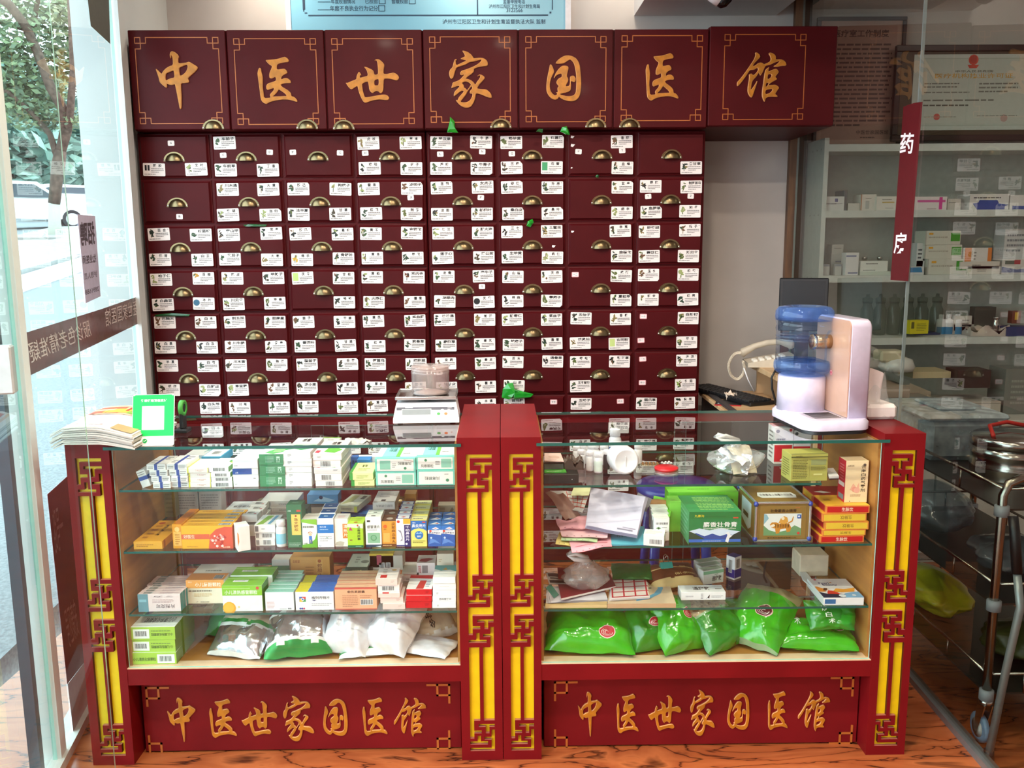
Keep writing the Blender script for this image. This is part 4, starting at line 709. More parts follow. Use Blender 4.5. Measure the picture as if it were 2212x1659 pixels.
stack([(562, 617, 1034.5, 1060), (561, 616, 1011, 1033), (560, 612, 987, 1010)], FR, .13, SH[1], '#3f8f5c', 'green medicine box', 'in the stack of three '+UL, fronts=[gG], top=[('r', 0, 0, 1, 1, '#f4f8f3'), ('p', [(.2, .1), (.6, .0), (1, .25), (1, .7), (.6, .6), (.3, .3)], '#4fae5c'), TX(.5, .2, .95, .45, 3, '#d8ecb0')], seed=6, group='green boxes in a stack')
stack([(617, 674, 1043.5, 1060), (616, 674, 1030, 1043), (615, 673.5, 1016, 1029.5), (612, 673.5, 999, 1015), (612, 671, 983, 998)], FR+.002, .19, SH[1], '#fbfaf8', 'white green-topped box', 'in the tall stack '+UL, fronts=[[TX(.16, .3, .3, .75, 3)]], top=[('p', [(0, .1), (.3, .2), (.6, .1), (1, .25), (1, .5), (.6, .4), (.3, .5), (0, .35)], '#3e9a5a'), ('t', '感冒', .3, .7, .6, .92, '#333333'), ('r', 0, .45, 1, .55, '#dff0df')], right=[('r', 0, 0, 1, 1, '#ddd9d6')], seed=7, group='green-topped boxes')
fW = [[BC(.38, .12, .72, .85)], [BC(.26, .12, .62, .85)], [TX(.7, .5, .88, .8, 2)], [BC(.28, .12, .64, .85)], [TX(.15, .3, .28, .6, 2)]]
stack([(682, 740, 1042, 1054), (680, 738, 1026.5, 1041), (678, 738, 1013.5, 1026), (676, 736, 997.5, 1013), (676, 738, 982, 997)], FR+.003, .17, SH[1], '#fbf0ec', 'pinkish white box', 'in the tall barcoded stack '+UL, fronts=fW, top=[('p', [(.05, .05), (.2, 0), (.22, .2), (.06, .22)], '#d23b4b'), ('p', [(.35, .1), (.75, .02), (.95, .25), (.6, .5), (.4, .35)], '#63b23c'), ('t', '感冒', .4, .65, .7, .85, '#333333')], right=[('r', 0, 0, 1, 1, '#d5d0cd'), TX(.1, .2, .9, .8, 4, '#a8a3a0')], seed=8, group='pinkish white boxes')
stack([(759, 809, 1041.5, 1054.5), (755, 806, 1025.5, 1041)], FR, .12, SH[1], '#eef0a8', 'pale yellow and green box', 'of the pair '+UL, fronts=[[('r', 0, 0, .14, 1, '#3fa046'), TX(.3, .2, .8, .7, 3, '#a7b060')]], top=[('r', 0, 0, .12, 1, '#3fa046'), ('t', '氨咖', .4, .55, .62, .8, '#555a30'), TX(.3, .2, .8, .45, 2, '#a7b060')], seed=9, group='yellow and green boxes')
TEAL = '#7fd3c2'
def tealf(a): return [('r', .05, .08, .95, .92, '#f6ece4')]+([('r', .12, .18, .38, .82, '#8fc7b0'), TX(.42, .3, .52, .65, 3), ('t', '风寒颗粒', .56, .5, .9, .74, '#56605a', 1), ('d', .74, .27, .1, '#4c8a66'), ('p', [(.7, .86), (.94, .74), (.94, .78), (.72, .9)], '#cfa8a0')] if a == 0 else [('d', .25, .72, .1, '#4c8a66'), ('t', '风寒颗粒', .12, .18, .45, .42, '#56605a'), TX(.5, .35, .62, .7, 3), ('r', .65, .18, .92, .82, '#8fc7b0')] if a == 1 else [('t', '风寒颗粒', .2, .36, .6, .6, '#56605a', 1), ('d', .8, .34, .11, '#4c8a66'), TX(.72, .7, .86, .8, 1)])
tT = [('r', 0, .1, 1, 1, '#effaf7'), ('r', .16, .1, .5, 1, '#8fe0dc'), ('r', .5, .1, .6, 1, '#6cc04a'), ('t', '颗粒', .25, .5, .45, .85, '#2f5f5f', 1), TX(.65, .3, .95, .45, 1)]
stack([(812, 899, 1024, 1053), (810, 898, 993, 1023)], FR, .15, SH[1], TEAL, 'teal-edged granule carton', 'of the left pair '+UL, fronts=[tealf(1), tealf(0)], top=tT, seed=10, group='teal-edged cartons')
stack([(901, 983, 1021.5, 1053.5), (899, 982, 991, 1020.5)], FR, .15, SH[1], TEAL, 'teal-edged granule carton', 'of the right pair '+UL, fronts=[tealf(2), tealf(1)], top=tT, seed=11, group='teal-edged cartons')
CYN = '#45a9d6'
stack([(390, 428, 984, 999), ], 2.68, .09, SH[1], CYN, 'sky-blue box far back', 'one, behind the blue-banded stacks', fronts=[[TX(.5, .3, .8, .7, 3, '#2b7fb0')]])
z_ = stack([(428, 473, 983, 999), (434, 476, 966, 982)], 2.672, .12, SH[1], CYN, 'sky-blue box with white top', 'of the back pair '+UL, fronts=[[TX(.65, .3, .85, .7, 3, '#2b7fb0')]], top=[('r', .05, .05, .95, .9, '#f3f4f4'), BC(.3, .3, .7, .6)], group='sky-blue boxes')
pxbox('medicine_box', 'grey-white box behind the sky-blue boxes on the upper shelf', 398, 452, 962, 985, 2.75, .10, SH[1], '#d9d5d2', top=[('t', '片', .6, .4, .9, .8, '#5ab0a8')])
pxbox('medicine_box', 'white box with blue end lying behind the plain white stack', 500, 556, 966, 984, 2.70, .10, SH[1], '#f3f3f5', top=[('r', 0, .7, 1, 1, '#3c62b5'), TX(.3, .2, .9, .6, 2)])
pxbox('medicine_box', 'white barcoded box seen through the top glass, left of the scale', 665, 726, 939, 953, 2.74, .09, SH[1]+.05, '#f3efe9', front=[BC(.06, .1, .42, .9), TX(.5, .1, .95, .8, 4)], top=[('r', .0, .85, 1, 1, '#7db84a'), ('r', .16, 0, .26, .9, '#6aa05a'), BC(.6, .2, .8, .6)])
pxbox('medicine_box', 'white carton under the barcoded box, at the back of the upper shelf', 660, 730, 953, 972, 2.735, .10, SH[1], '#efe9e4')
stack([(758, 772, 968, 1002)], 2.64, .03, SH[1], '#2a63b0', 'dark blue upright box', 'one, behind the yellow pair', fronts=[[('t', '清片', .1, .55, .9, .8, '#101a30')]])
pxbox('medicine_box', 'bright blue upright box behind the pale yellow and green pair', 771, 800, 975, 1006, 2.63, .04, SH[1], '#2f86cf', front=[('t', '感冒清片', .15, .62, .85, .82, '#173d70'), ('r', .3, .42, .75, .56, '#cfe4f4')])
pxbox('medicine_box', 'white upright box left of the teal-edged cartons, at the back', 800, 822, 962, 990, 2.68, .05, SH[1], '#f4f4f2')
# crumpled leaflets and a clear tray at the back
def crumple(name, label, cat, px, py, Z, w, l, h, m, seed, n=14, rz=0, mf=None, group=None):
    c = at(px, py, z=Z); rnd = random.Random(seed); a, b = rnd.uniform(0, 50), rnd.uniform(0, 50); q = M(); R = Matrix.Rotation(rz, 3, 'Z')
    def f(u, v):
        e = min(u, 1-u, v, 1-v); z = h*(.35+.65*noise.noise(V3((u*3+a, v*3+b, seed))))+.4*h*noise.noise(V3((u*7+a, v*7, 3)))
        p = R @ V3(((u-.5)*w, (v-.5)*l, 0)); return V3((c.x+p.x, c.y+p.y, Z+max(.0015, z+.3*h)))
    q.grid(f, n, n, m, mf); nn = len(q.v); low = [V3((v.x, v.y, Z+.0006)) for v in q.v[:]]
    q.add(low, [(j*(n+1)+i, (j+1)*(n+1)+i, (j+1)*(n+1)+i+1, j*(n+1)+i+1) for j in range(n) for i in range(n)], m, True); b = len(low)
    rim = [i for i in range(n)]+[j*(n+1)+n for j in range(n)]+[n*(n+1)+i for i in range(n, 0, -1)]+[j*(n+1) for j in range(n, 0, -1)]
    q.add([f(i % (n+1)/n, i//(n+1)/n) for i in rim]+[low[i] for i in rim], [(i, len(rim)+i, len(rim)+(i+1) % len(rim), (i+1) % len(rim)) for i in range(len(rim))], m, True)
    return single(q, name, label, cat, group)
crumple('leaflet', 'crumpled white leaflet at the back of the upper shelf, left counter', 'paper', 772, 962, SH[1]+.045, .085, .06, .02, ink('#efe6e0'), 3)
pxbox('medicine_box', 'white flat box carrying the crumpled leaflet at the back', 748, 800, 962, 976, 2.70, .09, SH[1], '#f0eef0')
pxbox('medicine_box', 'blue and white flat packet behind the teal-edged cartons', 803, 858, 950, 968, 2.70, .08, SH[1]+.0, '#e9edf4', top=[('r', 0, .5, 1, .95, '#4a7cc4'), ('r', .05, .1, .9, .45, '#f7f8fa'), ('r', .1, .55, .5, .7, '#e9edf4'), ('d', .9, .8, .1, '#d8483a')])
m = M(); P0, P1 = at(865, 955, y=2.72), at(986, 955, y=2.72); FC = FILMC
m.cbox(P0.x, P1.x, 2.70, 2.80, SH[1]+.0005, SH[1]+.055, FC, .012); single(m, 'plastic_tray', 'clear empty plastic tray lying behind the teal-edged cartons', 'tray')
# ---- left counter, middle shelf
ORG, ORG2 = '#e8981c', '#efa92e'
pxbox('medicine_box', 'flat orange box lying alone at the left end of the middle shelf', 289, 351, 1175, 1192, FR, .20, SH[2], ORG2, front=[TX(.1, .3, .7, .7, 2, '#b56d10')], top=[('t', '好医生', .5, .25, .62, .8, '#5a3a10'), TX(.15, .1, .4, .8, 4, '#c47c16'), ('d', .25, .85, .05, '#c4521c')], right=[('r', .05, 0, .12, 1, '#c4741a')])
pxbox('medicine_box', 'narrow upright orange box beside the orange flower boxes', 373, 394, 1136, 1188, FR+.004, .155, SH[2], ORG, front=[('r', .12, .12, .88, .7, '#f0b75a'), TX(.25, .16, .75, .62, 5, '#c47414'), ('d', .5, .8, .1, '#f4c878')], top=[('r', .12, .04, .88, .96, '#dd7d2a')])
fl = [('p', [(.52, 0), (1, 0), (1, .95), (.85, .96), (.68, .85), (.56, .6)], '#e0563c'), ('r', 0, .43, .55, .64, '#e2613a'), ('t', '好医生', .04, .46, .26, .62, '#fbe7c0')]
rf = random.Random(8)
for _ in range(22):
    a_, r_ = rf.uniform(0, 6.28), rf.random()**.5*.26; fl.append(('d', .74+.62*r_*math.cos(a_), .36+r_*math.sin(a_), rf.uniform(.035, .06), rf.choice(['#f3b7ae', '#f7d9d0', '#e58f86', '#c83a34'])))
fl += [('t', '60袋', .8, .04, .95, .12, '#f6d4b0'), TX(.1, .08, .4, .14, 1, '#c47c16')]
depthrow(5, 393, 503, 1146, 1195, FR, .031, SH[2], '#f4b21c', 'orange box with pink flowers', 'of the row '+ML, front=fl, top=[BC(.72, .25, .94, .75), TX(.1, .3, .6, .7, 2, '#d08a10')], right=[('r', 0, 0, 1, 1, '#c9622c')], group='orange flower boxes')
def rotbox(name, label, px, py, z, w, d, h, rz, col, **k): c = at(px, py, z=z); return carton(name, label, 'medicine box', c.x, c.x+w, c.y, c.y+d, z, z+h, col, rz=rz, **k)
rotbox('medicine_box', 'white box with orange swirl turned aslant beside the orange boxes', 515, 1190, SH[2], .036, .047, .075, math.radians(28), '#fbf7f4', front=[('p', [(0, .2), (.12, .4), (.1, .7), (0, .8)], '#e8914a')], right=[BC(.15, .6, .85, .82), ('p', [(.05, .05), (.5, .1), (.9, .5), (.7, .2), (.3, .02)], '#e8914a')])
depthrow(3, 520, 556, 1119, 1134, 2.60, .05, SH[2]+.045, '#ebe6e4', 'pale grey carton', 'of the row behind the aslant white box', top=[BC(.3, .3, .7, .7), ('d', .8, .3, .08, '#c05050')], group='pale cartons in a slanting row')
pxbox('medicine_box', 'long grey-white carton under the pale cartons, behind the orange boxes', 520, 556, 1134, 1158, 2.60, .16, SH[2], '#e4dfdc')
stack([(552, 594, 1164.5, 1179), (551, 594, 1150, 1164), (549, 594, 1133, 1149.5)], FR+.02, .10, SH[2], '#f6f2ef', 'small white box', 'in the stack beside the white bottle', fronts=[[('r', .04, .15, .2, .85, '#9a9592'), BC(.4, .2, .8, .85)], [('r', .04, .15, .2, .85, '#9a9592'), BC(.35, .2, .85, .8)], [('r', .04, .15, .2, .85, '#777270'), TX(.35, .4, .6, .6, 1)]], top=[('p', [(.1, 0), (.4, .1), (.6, .9), (.3, .9)], '#8fb83a'), ('p', [(.6, .1), (.75, .1), (.85, .9), (.7, .9)], '#5f9fc6')], seed=12, group='small white boxes')
def bottle(name, label, px, py, z, r, h, capr, caph, body=WHITE, cap=WHITE, band=None, group=None, cat='bottle'):
    c = at(px, py, z=z); t = thing(name, label, cat, (c.x, c.y, z), group=group)
    m = M(); m.lathe([(0, .0), (r*.92, 0), (r, .004), (r, h*.78), (r*.93, h*.86), (capr*.9, h*.93), (capr*.9, h)], body, 24); m.build('body', t)
    m = M(); m.lathe([(capr, h*.95), (capr, h*.95+caph*.9), (capr*.93, h*.95+caph), (0, h*.95+caph)], cap, 24)
    for k in range(24):
        a = 2*math.pi*k/24; m.box(capr*math.cos(a)-.0006, capr*math.cos(a)+.0006, capr*math.sin(a)-.0006, capr*math.sin(a)+.0006, h*.96, h*.95+caph*.85, cap)
    m.build('cap', t)
    if band:
        m = M(); lo, hi, col = band; n = 24; A0, A1 = -2.9, -.3
        P = [V3((r*1.006*math.cos(A0+(A1-A0)*i/n), r*1.006*math.sin(A0+(A1-A0)*i/n), z_)) for z_ in (h*lo, h*hi) for i in range(n+1)]
        m.add(P, [(i, i+1, n+2+i, n+1+i) for i in range(n)], ink(col), True); m.build('label_band', t)
    return t
bottle('pill_bottle', 'white plastic bottle with pale blue band beside the green syrup box', 609, 1179, SH[2], .0155, .066, .0125, .018, band=(.15, .62, '#8fd0e8'))
def upright(label, xa, xb, yt, yb, col, dep, **k): return pxbox('medicine_box', label, xa, xb, yt, yb, k.pop('Y', FR), dep, SH[2], col, **k)
upright('dark green syrup box with yellow panel of brown characters', 620, 653, 1088, 1181, '#2f6e46', .05, front=[('r', .3, .3, .9, .78, '#f2cf66'), ('T', '急支糖浆', .46, .38, .74, .70, '#8a4a1c'), ('d', .6, .74, .022, '#a8352a'), ('r', .66, .84, .92, .88, '#d8483a'), TX(.08, .03, .9, .13, 3, '#a9d2b6'), ('t', '太极', .08, .84, .3, .88, '#cfe8d8')], top=[TX(.3, .4, .7, .6, 2, '#89b89a')])
upright('smaller dark green box right behind the green syrup box', 628, 665, 1079, 1150, '#1f4f38', .05, Y=FR+.054, top=[TX(.3, .4, .7, .6, 1, '#89b89a')])
upright('white and green box with a small child figure, middle shelf', 652, 685, 1122, 1183, '#fdfdf8', .06, front=[('p', [(0, 0), (1, 0), (1, .55), (.85, .3), (.5, .14), (0, .1)], '#6fb52c'), ('p', [(0, .9), (1, .8), (1, 1), (0, 1)], '#8cc63a'), ('t', '感冒清热颗粒', .08, .7, .82, .77, '#4c5a40'), ('d', .55, .47, .055, '#f2c79c'), ('p', [(.4, .5), (.55, .56), (.72, .5), (.7, .53), (.55, .58), (.42, .54)], '#c9702c'), ('r', .46, .28, .66, .41, '#3f7fd0'), ('r', .47, .14, .55, .28, '#2b4a86'), ('r', .59, .14, .67, .28, '#2b4a86'), ('t', '10袋', .1, .12, .35, .18, '#3b6e1c')], top=[('r', 0, 0, 1, 1, '#efe7df')], right=[('r', 0, 0, 1, 1, '#d9d6c8')])
for i in range(3):
    upright(['blue-topped white capsule box, front one beside the child-figure box', 'blue-topped white capsule box, second back beside the child-figure box', 'blue-topped white capsule box, third back beside the child-figure box'][i], 686+i*6, 721+i*5, 1122-i*2, 1184.5-i*2, '#fbfbfd', .046, Y=FR+i*.048, front=[('r', 0, .5, 1, .79, '#1d7ccc'), ('t', '布洛芬', .15, .68, .55, .74, '#e4f1fb'), TX(.15, .6, .85, .65, 1, '#bfe0f6'), ('t', '胶囊', .5, .32, .64, .36, '#7fb8a8'), TX(.12, .2, .9, .42, 3, '#c9c5c8'), ('t', 'U', .1, .04, .2, .09, '#2a4a90')] if i == 0 else (), top=[('r', .06, .06, .94, .94, '#1c69b4'), TX(.35, .3, .65, .7, 1, '#cfe4f6')], group='blue-topped capsule boxes')
upright('white box with orange upright label strip, beside the lime box', 723, 752, 1121, 1181, '#fbf4ec', .05, Y=FR+.006, front=[('r', .6, .3, 1, .82, '#e07c2a'), ('T', '清热片', .66, .34, .96, .8, '#fbf0dc'), ('p', [(0, .05), (.6, .02), (.7, .16), (.4, .2), (.1, .16)], '#c9bfae')], top=[('r', 0, 0, 1, 1, '#f0e6e4'), TX(.2, .2, .8, .6, 2, '#d98a86')])
upright('lime green capsule box with dark upright characters, middle shelf', 751, 785, 1138, 1189.5, '#b2d934', .062, Y=FR-.004, front=[('p', [(0, .86), (1, .8), (1, 1), (0, 1)], '#eef3d4'), ('T', '湿毒清胶囊', .62, .3, .82, .9, '#3f5a1c'), ('p', [(.08, .72), (.2, .86), (.34, .72)], '#c83a72'), ('d', .66, .93, .035, '#d8483a'), ('r', .0, .0, 1, .1, '#1f6b45'), TX(.5, .03, .95, .08, 1, '#a9d2b6'), ('r', .14, .3, .3, .34, '#8a6a2a')], top=[('r', 0, 0, 1, 1, '#c4e44a'), TX(.15, .4, .85, .8, 2, '#8aa63a'), ('d', .5, .2, .1, '#c0762c')], right=[('r', 0, 0, 1, 1, '#a9b83c')])
upright('lime green box with pink mark behind the lime capsule box', 764, 795, 1110, 1150, '#b8d94a', .05, Y=FR+.062, top=[('r', 0, 0, 1, 1, '#bfe05a'), TX(.2, .4, .9, .6, 1, '#5f7a2c'), ('p', [(.4, .7), (.8, .7), (.6, .95)], '#d05a6a')])
upright('white tablet box with green tablet picture, middle shelf', 790, 824, 1120, 1185, '#fbf9f2', .072, Y=FR-.002, front=[('t', '感冒清片', .1, .62, .9, .73, '#6a6660'), TX(.1, .55, .9, .6, 1, '#a5a09c'), ('r', .12, .14, .9, .48, '#8fbf9a'), ('d', .5, .31, .1, '#5f9a6e'), ('d', .5, .315, .07, '#86b892'), ('r', 0, 0, 1, .09, '#17405a'), ('p', [(.6, .03), (.95, .0), (.95, .05)], '#e4ecf0'), ('r', .1, .84, .3, .9, '#3a3632')], top=[('r', .35, .12, .62, .2, '#3a3632'), ('r', .4, .6, .62, .66, '#3a3632')], right=[('r', 0, 0, 1, 1, '#e0dcd2')])
upright('orange-brown pill box with brown upright characters, middle shelf', 825, 856, 1125, 1180, '#eda23c', .05, front=[('r', 0, .0, 1, .12, '#7a4420'), ('T', '皮肤病血毒丸', .68, .14, .94, .97, '#8a4a1c'), ('d', .24, .8, .07, '#e0662a'), ('t', '同仁', .14, .66, .36, .71, '#9a5a24'), TX(.05, .03, .95, .09, 1, '#e8c890'), ('r', .1, .18, .55, .55, '#f2b65a')], top=[('r', 0, 0, 1, 1, '#6f4a38'), ('d', .5, .5, .2, '#c9b8ac')], right=[('r', 0, 0, 1, 1, '#8a4a20')])
upright('brown-topped pill box close behind the orange-brown pill box', 829, 862, 1110, 1165, '#7a5240', .05, Y=FR+.052, top=[('r', 0, 0, 1, 1, '#75503e'), ('d', .5, .5, .2, '#c9b8ac')])
for i in range(4):
    upright(['front', 'second', 'third', 'fourth'][i]+' white box with purple strip in the row, middle shelf', 856+i*4, 887+i*3, 1121-i*1.5, 1181-i*1.5, '#f6f2f7', .040, Y=FR+i*.042, front=[('r', .56, 0, 1, .78, '#2f2a6c'), ('T', '千柏鼻炎片', .64, .2, .92, .76, '#f3eefa'), ('r', .5, .82, 1, 1, '#f0b53c'), ('d', .16, .9, .05, '#d8483a'), ('p', [(.1, .6), (.3, .5), (.4, .3), (.25, .2), (.42, .22), (.44, .35), (.32, .58)], '#9a94a8'), ('r', 0, .02, .6, .06, '#3a3480'), ('d', .7, .1, .04, '#e8e4f4')] if i == 0 else (), top=[('r', 0, 0, 1, 1, '#352f6e'), ('r', .1, .1, .9, .85, '#efe9ef'), ('p', [(.3, .4), (.5, .6), (.7, .4), (.5, .25)], '#c9606a')], group='white and purple boxes')
    upright(['front', 'second', 'third', 'fourth'][i]+' blue and yellow tablet box in the row, middle shelf', 888+i*3, 922+i*3.5, 1125-i*1.5, 1181-i*1.5, '#f2e57a', .046, Y=FR-.002+i*.048, front=[('r', 0, .6, 1, 1, '#2471c0'), ('p', [(0, .6), (.2, .68), (.5, .71), (.8, .68), (1, .6), (1, .55), (0, .55)], '#f2e57a'), ('t', '鼻炎康片', .06, .74, .94, .88, '#f4f8ff'), ('d', .5, .45, .16, '#2a78c2'), ('p', [(.3, .5), (.4, .56), (.5, .52), (.62, .58), (.7, .5)], '#9cc9ee'), ('t', '鼻康', .38, .36, .62, .44, '#e8f2fc'), ('t', '德众', .1, .9, .3, .96, '#e8f2fc'), ('r', .72, .92, .92, .97, '#d8483a'), TX(.1, .14, .9, .26, 2, '#8a8640')] if i == 0 else (), top=[('r', 0, 0, 1, 1, '#f3ecb4'), TX(.12, .3, .9, .62, 1, '#5a5642'), ('r', 0, 0, 1, .2, '#f6e26a')], right=[('r', 0, 0, 1, 1, '#c9b878')], group='blue and yellow boxes')
bl = [('p', [(0, 0), (1, 0), (1, .55), (0, .6)], '#2f63b6'), ('p', [(0, .62), (1, .55), (1, .8), (0, .8)], '#f4f4fa'), ('d', .2, .74, .06, '#d8483a'), TX(.3, .72, .9, .78, 1, '#b9a8b8'), ('t', '阿奇霉素片', .1, .6, .94, .69, '#5a5a78'), ('p', [(.05, .1), (.5, .2), (.95, .12), (.6, .3), (.2, .4)], '#5f8fd6'), ('d', .25, .42, .05, '#c6dcf4'), ('r', 0, .8, 1, 1, '#2a78c8'), ('p', [(.3, .86), (.6, .94), (.85, .86), (.6, .82)], '#f4f4fa'), ('p', [(.45, .86), (.6, .9), (.7, .86)], '#d8483a')]
for k, (xa, xb, w) in enumerate(((924.5, 953, 'left'), (953.5, 983, 'right'))):
    for i in range(3):
        upright(['front', 'second', 'third'][i]+f' blue and white box in the {w} row at the pillar, middle shelf', xa+i*2, xb+i*1.2, 1143-i*1.2, 1187.5-i*1.2, '#2f6cc0', .040, Y=FR+i*.042, front=bl if i == 0 else (), top=[('r', 0, 0, 1, 1, '#2f7fd0'), ('p', [(.1, .3), (.6, .8), (.95, .4), (.6, .25)], '#f4f4fa'), ('p', [(.5, .4), (.7, .6), (.8, .4)], '#d8483a')], group='blue and white boxes')
BK = 2.70
pxbox('medicine_box', 'wide blue carton at the back of the middle shelf, under the grey-yellow box', 735, 800, 1092, 1120, BK-.02, .10, SH[2]+.0, '#2d6cb4', front=[('p', [(0, .0), (1, 0), (1, .12), (0, .12)], '#c9606a'), ('d', .45, .7, .12, '#17305a'), TX(.6, .7, .9, .85, 1, '#a9c9ea')])
pxbox('medicine_box', 'grey-yellow flat box lying on the wide blue carton', 727, 772, 1076, 1089, BK-.03, .13, SH[2]+.052, '#d9d4c2', front=[('r', 0, 0, .1, 1, '#d4dc6a'), ('r', .85, 0, 1, 1, '#d4dc6a'), TX(.2, .3, .8, .7, 2)], top=[('p', [(.1, .1), (.5, .4), (.5, .9), (.2, .9)], '#b8b47c'), ('r', .7, .6, .9, .9, '#5a564e')], rz=-.2)
pxbox('medicine_box', 'lilac-white box standing out behind the brown-topped pill boxes', 805, 853, 1084, 1099.5, BK-.06, .13, SH[2]+.068, '#e3d8d8', front=[('t', '盐酸小檗碱片', .15, .35, .9, .7, '#a39a9c', 1)], top=[('r', .35, .1, .55, .25, '#4a4648'), TX(.2, .4, .8, .8, 2, '#b5acae')], right=[('r', 0, 0, 1, 1, '#b8a89c')])
pxbox('medicine_box', 'plain carton carrying the lilac-white box, behind the purple-strip row', 808, 851, 1099.5, 1140, BK-.055, .12, SH[2], '#cfc4bc')
pxbox('medicine_box', 'small brown and gold box against the back glass, middle shelf', 874, 899, 1059, 1108, BK+.08, .05, SH[2], '#a97a42', front=[('r', .1, .3, .9, .8, '#8a5a2e'), ('r', .3, .0, .6, .3, '#2f2722')])
pxbox('medicine_box', 'dark green box below the brown herb bag at the pillar', 945, 984, 1102, 1140, BK-.11, .06, SH[2], '#2f6f4c', front=[('t', '参茶', .5, .7, .72, .86, '#cfe0c4'), TX(.7, .5, .95, .7, 3, '#a9c9b0')])
pxbox('herb_bag', 'brown printed bag standing against the pillar above the green box', 946, 984, 1063, 1108, BK-.02, .04, SH[2], '#bfae98', front=[('p', [(.2, .2), (.5, .5), (.8, .9), (.9, .8), (.6, .4), (.4, .2)], '#8a7a64'), TX(.1, .6, .4, .9, 4, '#7a6a56')], cat='bag')
pxbox('medicine_box', 'wide light blue carton at the back glass, right of the barcoded cartons', 663, 730, 1062, 1082, BK+.10, .06, SH[2]+.04, '#5a96c9', front=[('p', [(.2, .3), (.5, .8), (.9, .4), (.7, .2)], '#a9cdea'), ('d', .45, .7, .2, '#17305a')])
pxbox('medicine_box', 'brown carton under the wide light blue carton at the back', 664, 730, 1082, 1100, BK+.10, .06, SH[2], '#b9a79a')
stack([(564, 640, 1089, 1105), (564, 640, 1077, 1088.5), (562, 640, 1063, 1076)], BK+.06, .10, SH[2], '#cfcac8', 'grey-white barcoded carton', 'at the back, behind the syrup box', fronts=[[BC(.06, .2, .3, .8), TX(.5, .3, .95, .7, 2)]], group='barcoded cartons at the back')
pxbox('medicine_box', 'pale white and blue carton at the back of the middle shelf, left side', 480, 556, 1086, 1110, BK+.03, .12, SH[2], '#dfe0e2', top=[('p', [(.75, .2), (1, .3), (1, 1), (.9, 1)], '#4a9fd8'), ('t', '氨溴索片', .15, .4, .65, .6, '#6a6a72')])
pxbox('medicine_box', 'tall olive carton standing against the back, left end of the middle shelf', 354, 380, 1064, 1135, 2.80, .05, SH[2], '#a08a52', front=[TX(.2, .1, .8, .9, 6, '#8a7644')])
for i, (a, b) in enumerate(((381, 430), (432, 480))):
    pxbox('medicine_box', ['white printed carton at the back glass beside the tall olive carton', 'white printed carton at the back glass, right of its twin'][i], a, b, 1085, 1140, 2.83, .05, SH[2], '#cfc6c6', front=[TX(.1, .2, .9, .8, 6, '#a39a9c')])
# ---- left counter, lower shelf
depthrow(8, 297, 389, 1267, 1305, FR, .019, SH[3], '#f3dad8', 'pink and teal tablet box', 'of the row at the left end', front=[('r', 0, 0, .24, 1, '#6f9aa8'), ('r', .03, .55, .2, .7, '#8fc0d0'), ('t', '片剂克可', .42, .2, .86, .42, '#7d6a70', 1), TX(.34, .5, .85, .72, 3, '#c9a9ab'), ('t', '复方', .36, .82, .85, .9, '#8a7278', 1)], top=[BC(.12, .15, .32, .85), TX(.5, .2, .95, .8, 3, '#c9a9b4')], right=[('r', 0, 0, 1, 1, '#3f8f8c')], group='pink and teal boxes', drop=.0006)
pxbox('medicine_box', 'orange and cream children granule box behind the pink tablet row', 402, 484, 1243, 1294, FR+.055, .055, SH[3], '#f7ead0', front=[('r', 0, .66, 1, 1, '#f0a350'), ('t', '小儿氨酚颗粒', .24, .72, .92, .9, '#fdf3e2'), ('t', '非处方', .06, .88, .16, .95, '#fbe3c4'), TX(.06, .5, .8, .6, 1, '#6f6250'), TX(.2, .3, .7, .46, 3, '#e0c088'), ('t', '厂', .26, .04, .3, .12, '#6f6250'), TX(.36, .05, .62, .11, 1, '#6f6250')], top=[('r', 0, 0, 1, 1, '#ef9a4c'), BC(.7, .2, .92, .7)])
pxbox('medicine_box', 'white and green carton lying behind the orange children box', 411, 530, 1230, 1242, FR+.15, .10, SH[3]+.035, '#dcd6d4', front=[('r', .2, .1, .5, .8, '#4f9a62'), TX(.55, .3, .9, .7, 1)], top=[TX(.2, .3, .6, .5, 1)])
pxbox('medicine_box', 'grey carton below the white and green carton, at the back', 415, 528, 1242, 1258, FR+.152, .10, SH[3], '#b3aca8')
for i in range(2):
    pxbox('medicine_box', ['lime green children syrup box with an orange, front of the two', 'lime green children syrup box, behind its twin with the orange'][i], 481+i*20, 567+i*24, 1269-i*1, 1325-i*1, FR-.006+i*.075, .07, SH[3], '#f6f8f2', front=[('r', 0, .62, 1, 1, '#8ecb34'), ('t', '小儿清热感冒颗粒', .06, .66, .88, .82, '#f6fbe8'), ('d', .16, .14, .24, '#f5a81c'), ('d', .14, .16, .2, '#f8bd3a'), ('d', .4, .18, .04, '#e8d49a'), ('d', .89, .9, .06, '#d8483a'), ('r', .02, .88, .7, .9, '#c6e690')] if i == 0 else (), top=[('r', 0, 0, 1, 1, '#8ac63a'), ('r', .2, .4, .58, .62, '#f4f6ee'), TX(.24, .46, .54, .56, 1, '#444444'), ('r', 0, .78, 1, .82, '#d6efae')], right=[('r', 0, 0, 1, 1, '#5f9a2c'), ('r', 0, .55, 1, .62, '#4a7f22')], group='lime green syrup boxes')
depthrow(6, 573, 635, 1282, 1321.5, FR-.002, .026, SH[3], '#f6f6f6', 'mint-topped white box', 'of the row beside the lime boxes', front=[TX(.06, .12, .34, .5, 5, '#e2b9bc'), ('t', '德国', .78, .06, .9, .14, '#555560'), TX(.5, .06, .74, .12, 1)], top=[('r', 0, 0, 1, 1, '#9fd6c4'), TX(.2, .4, .9, .7, 1, '#86c2b0')], right=[('r', 0, 0, 1, 1, '#c2c8c4')], group='mint-topped boxes', drop=-.0012)
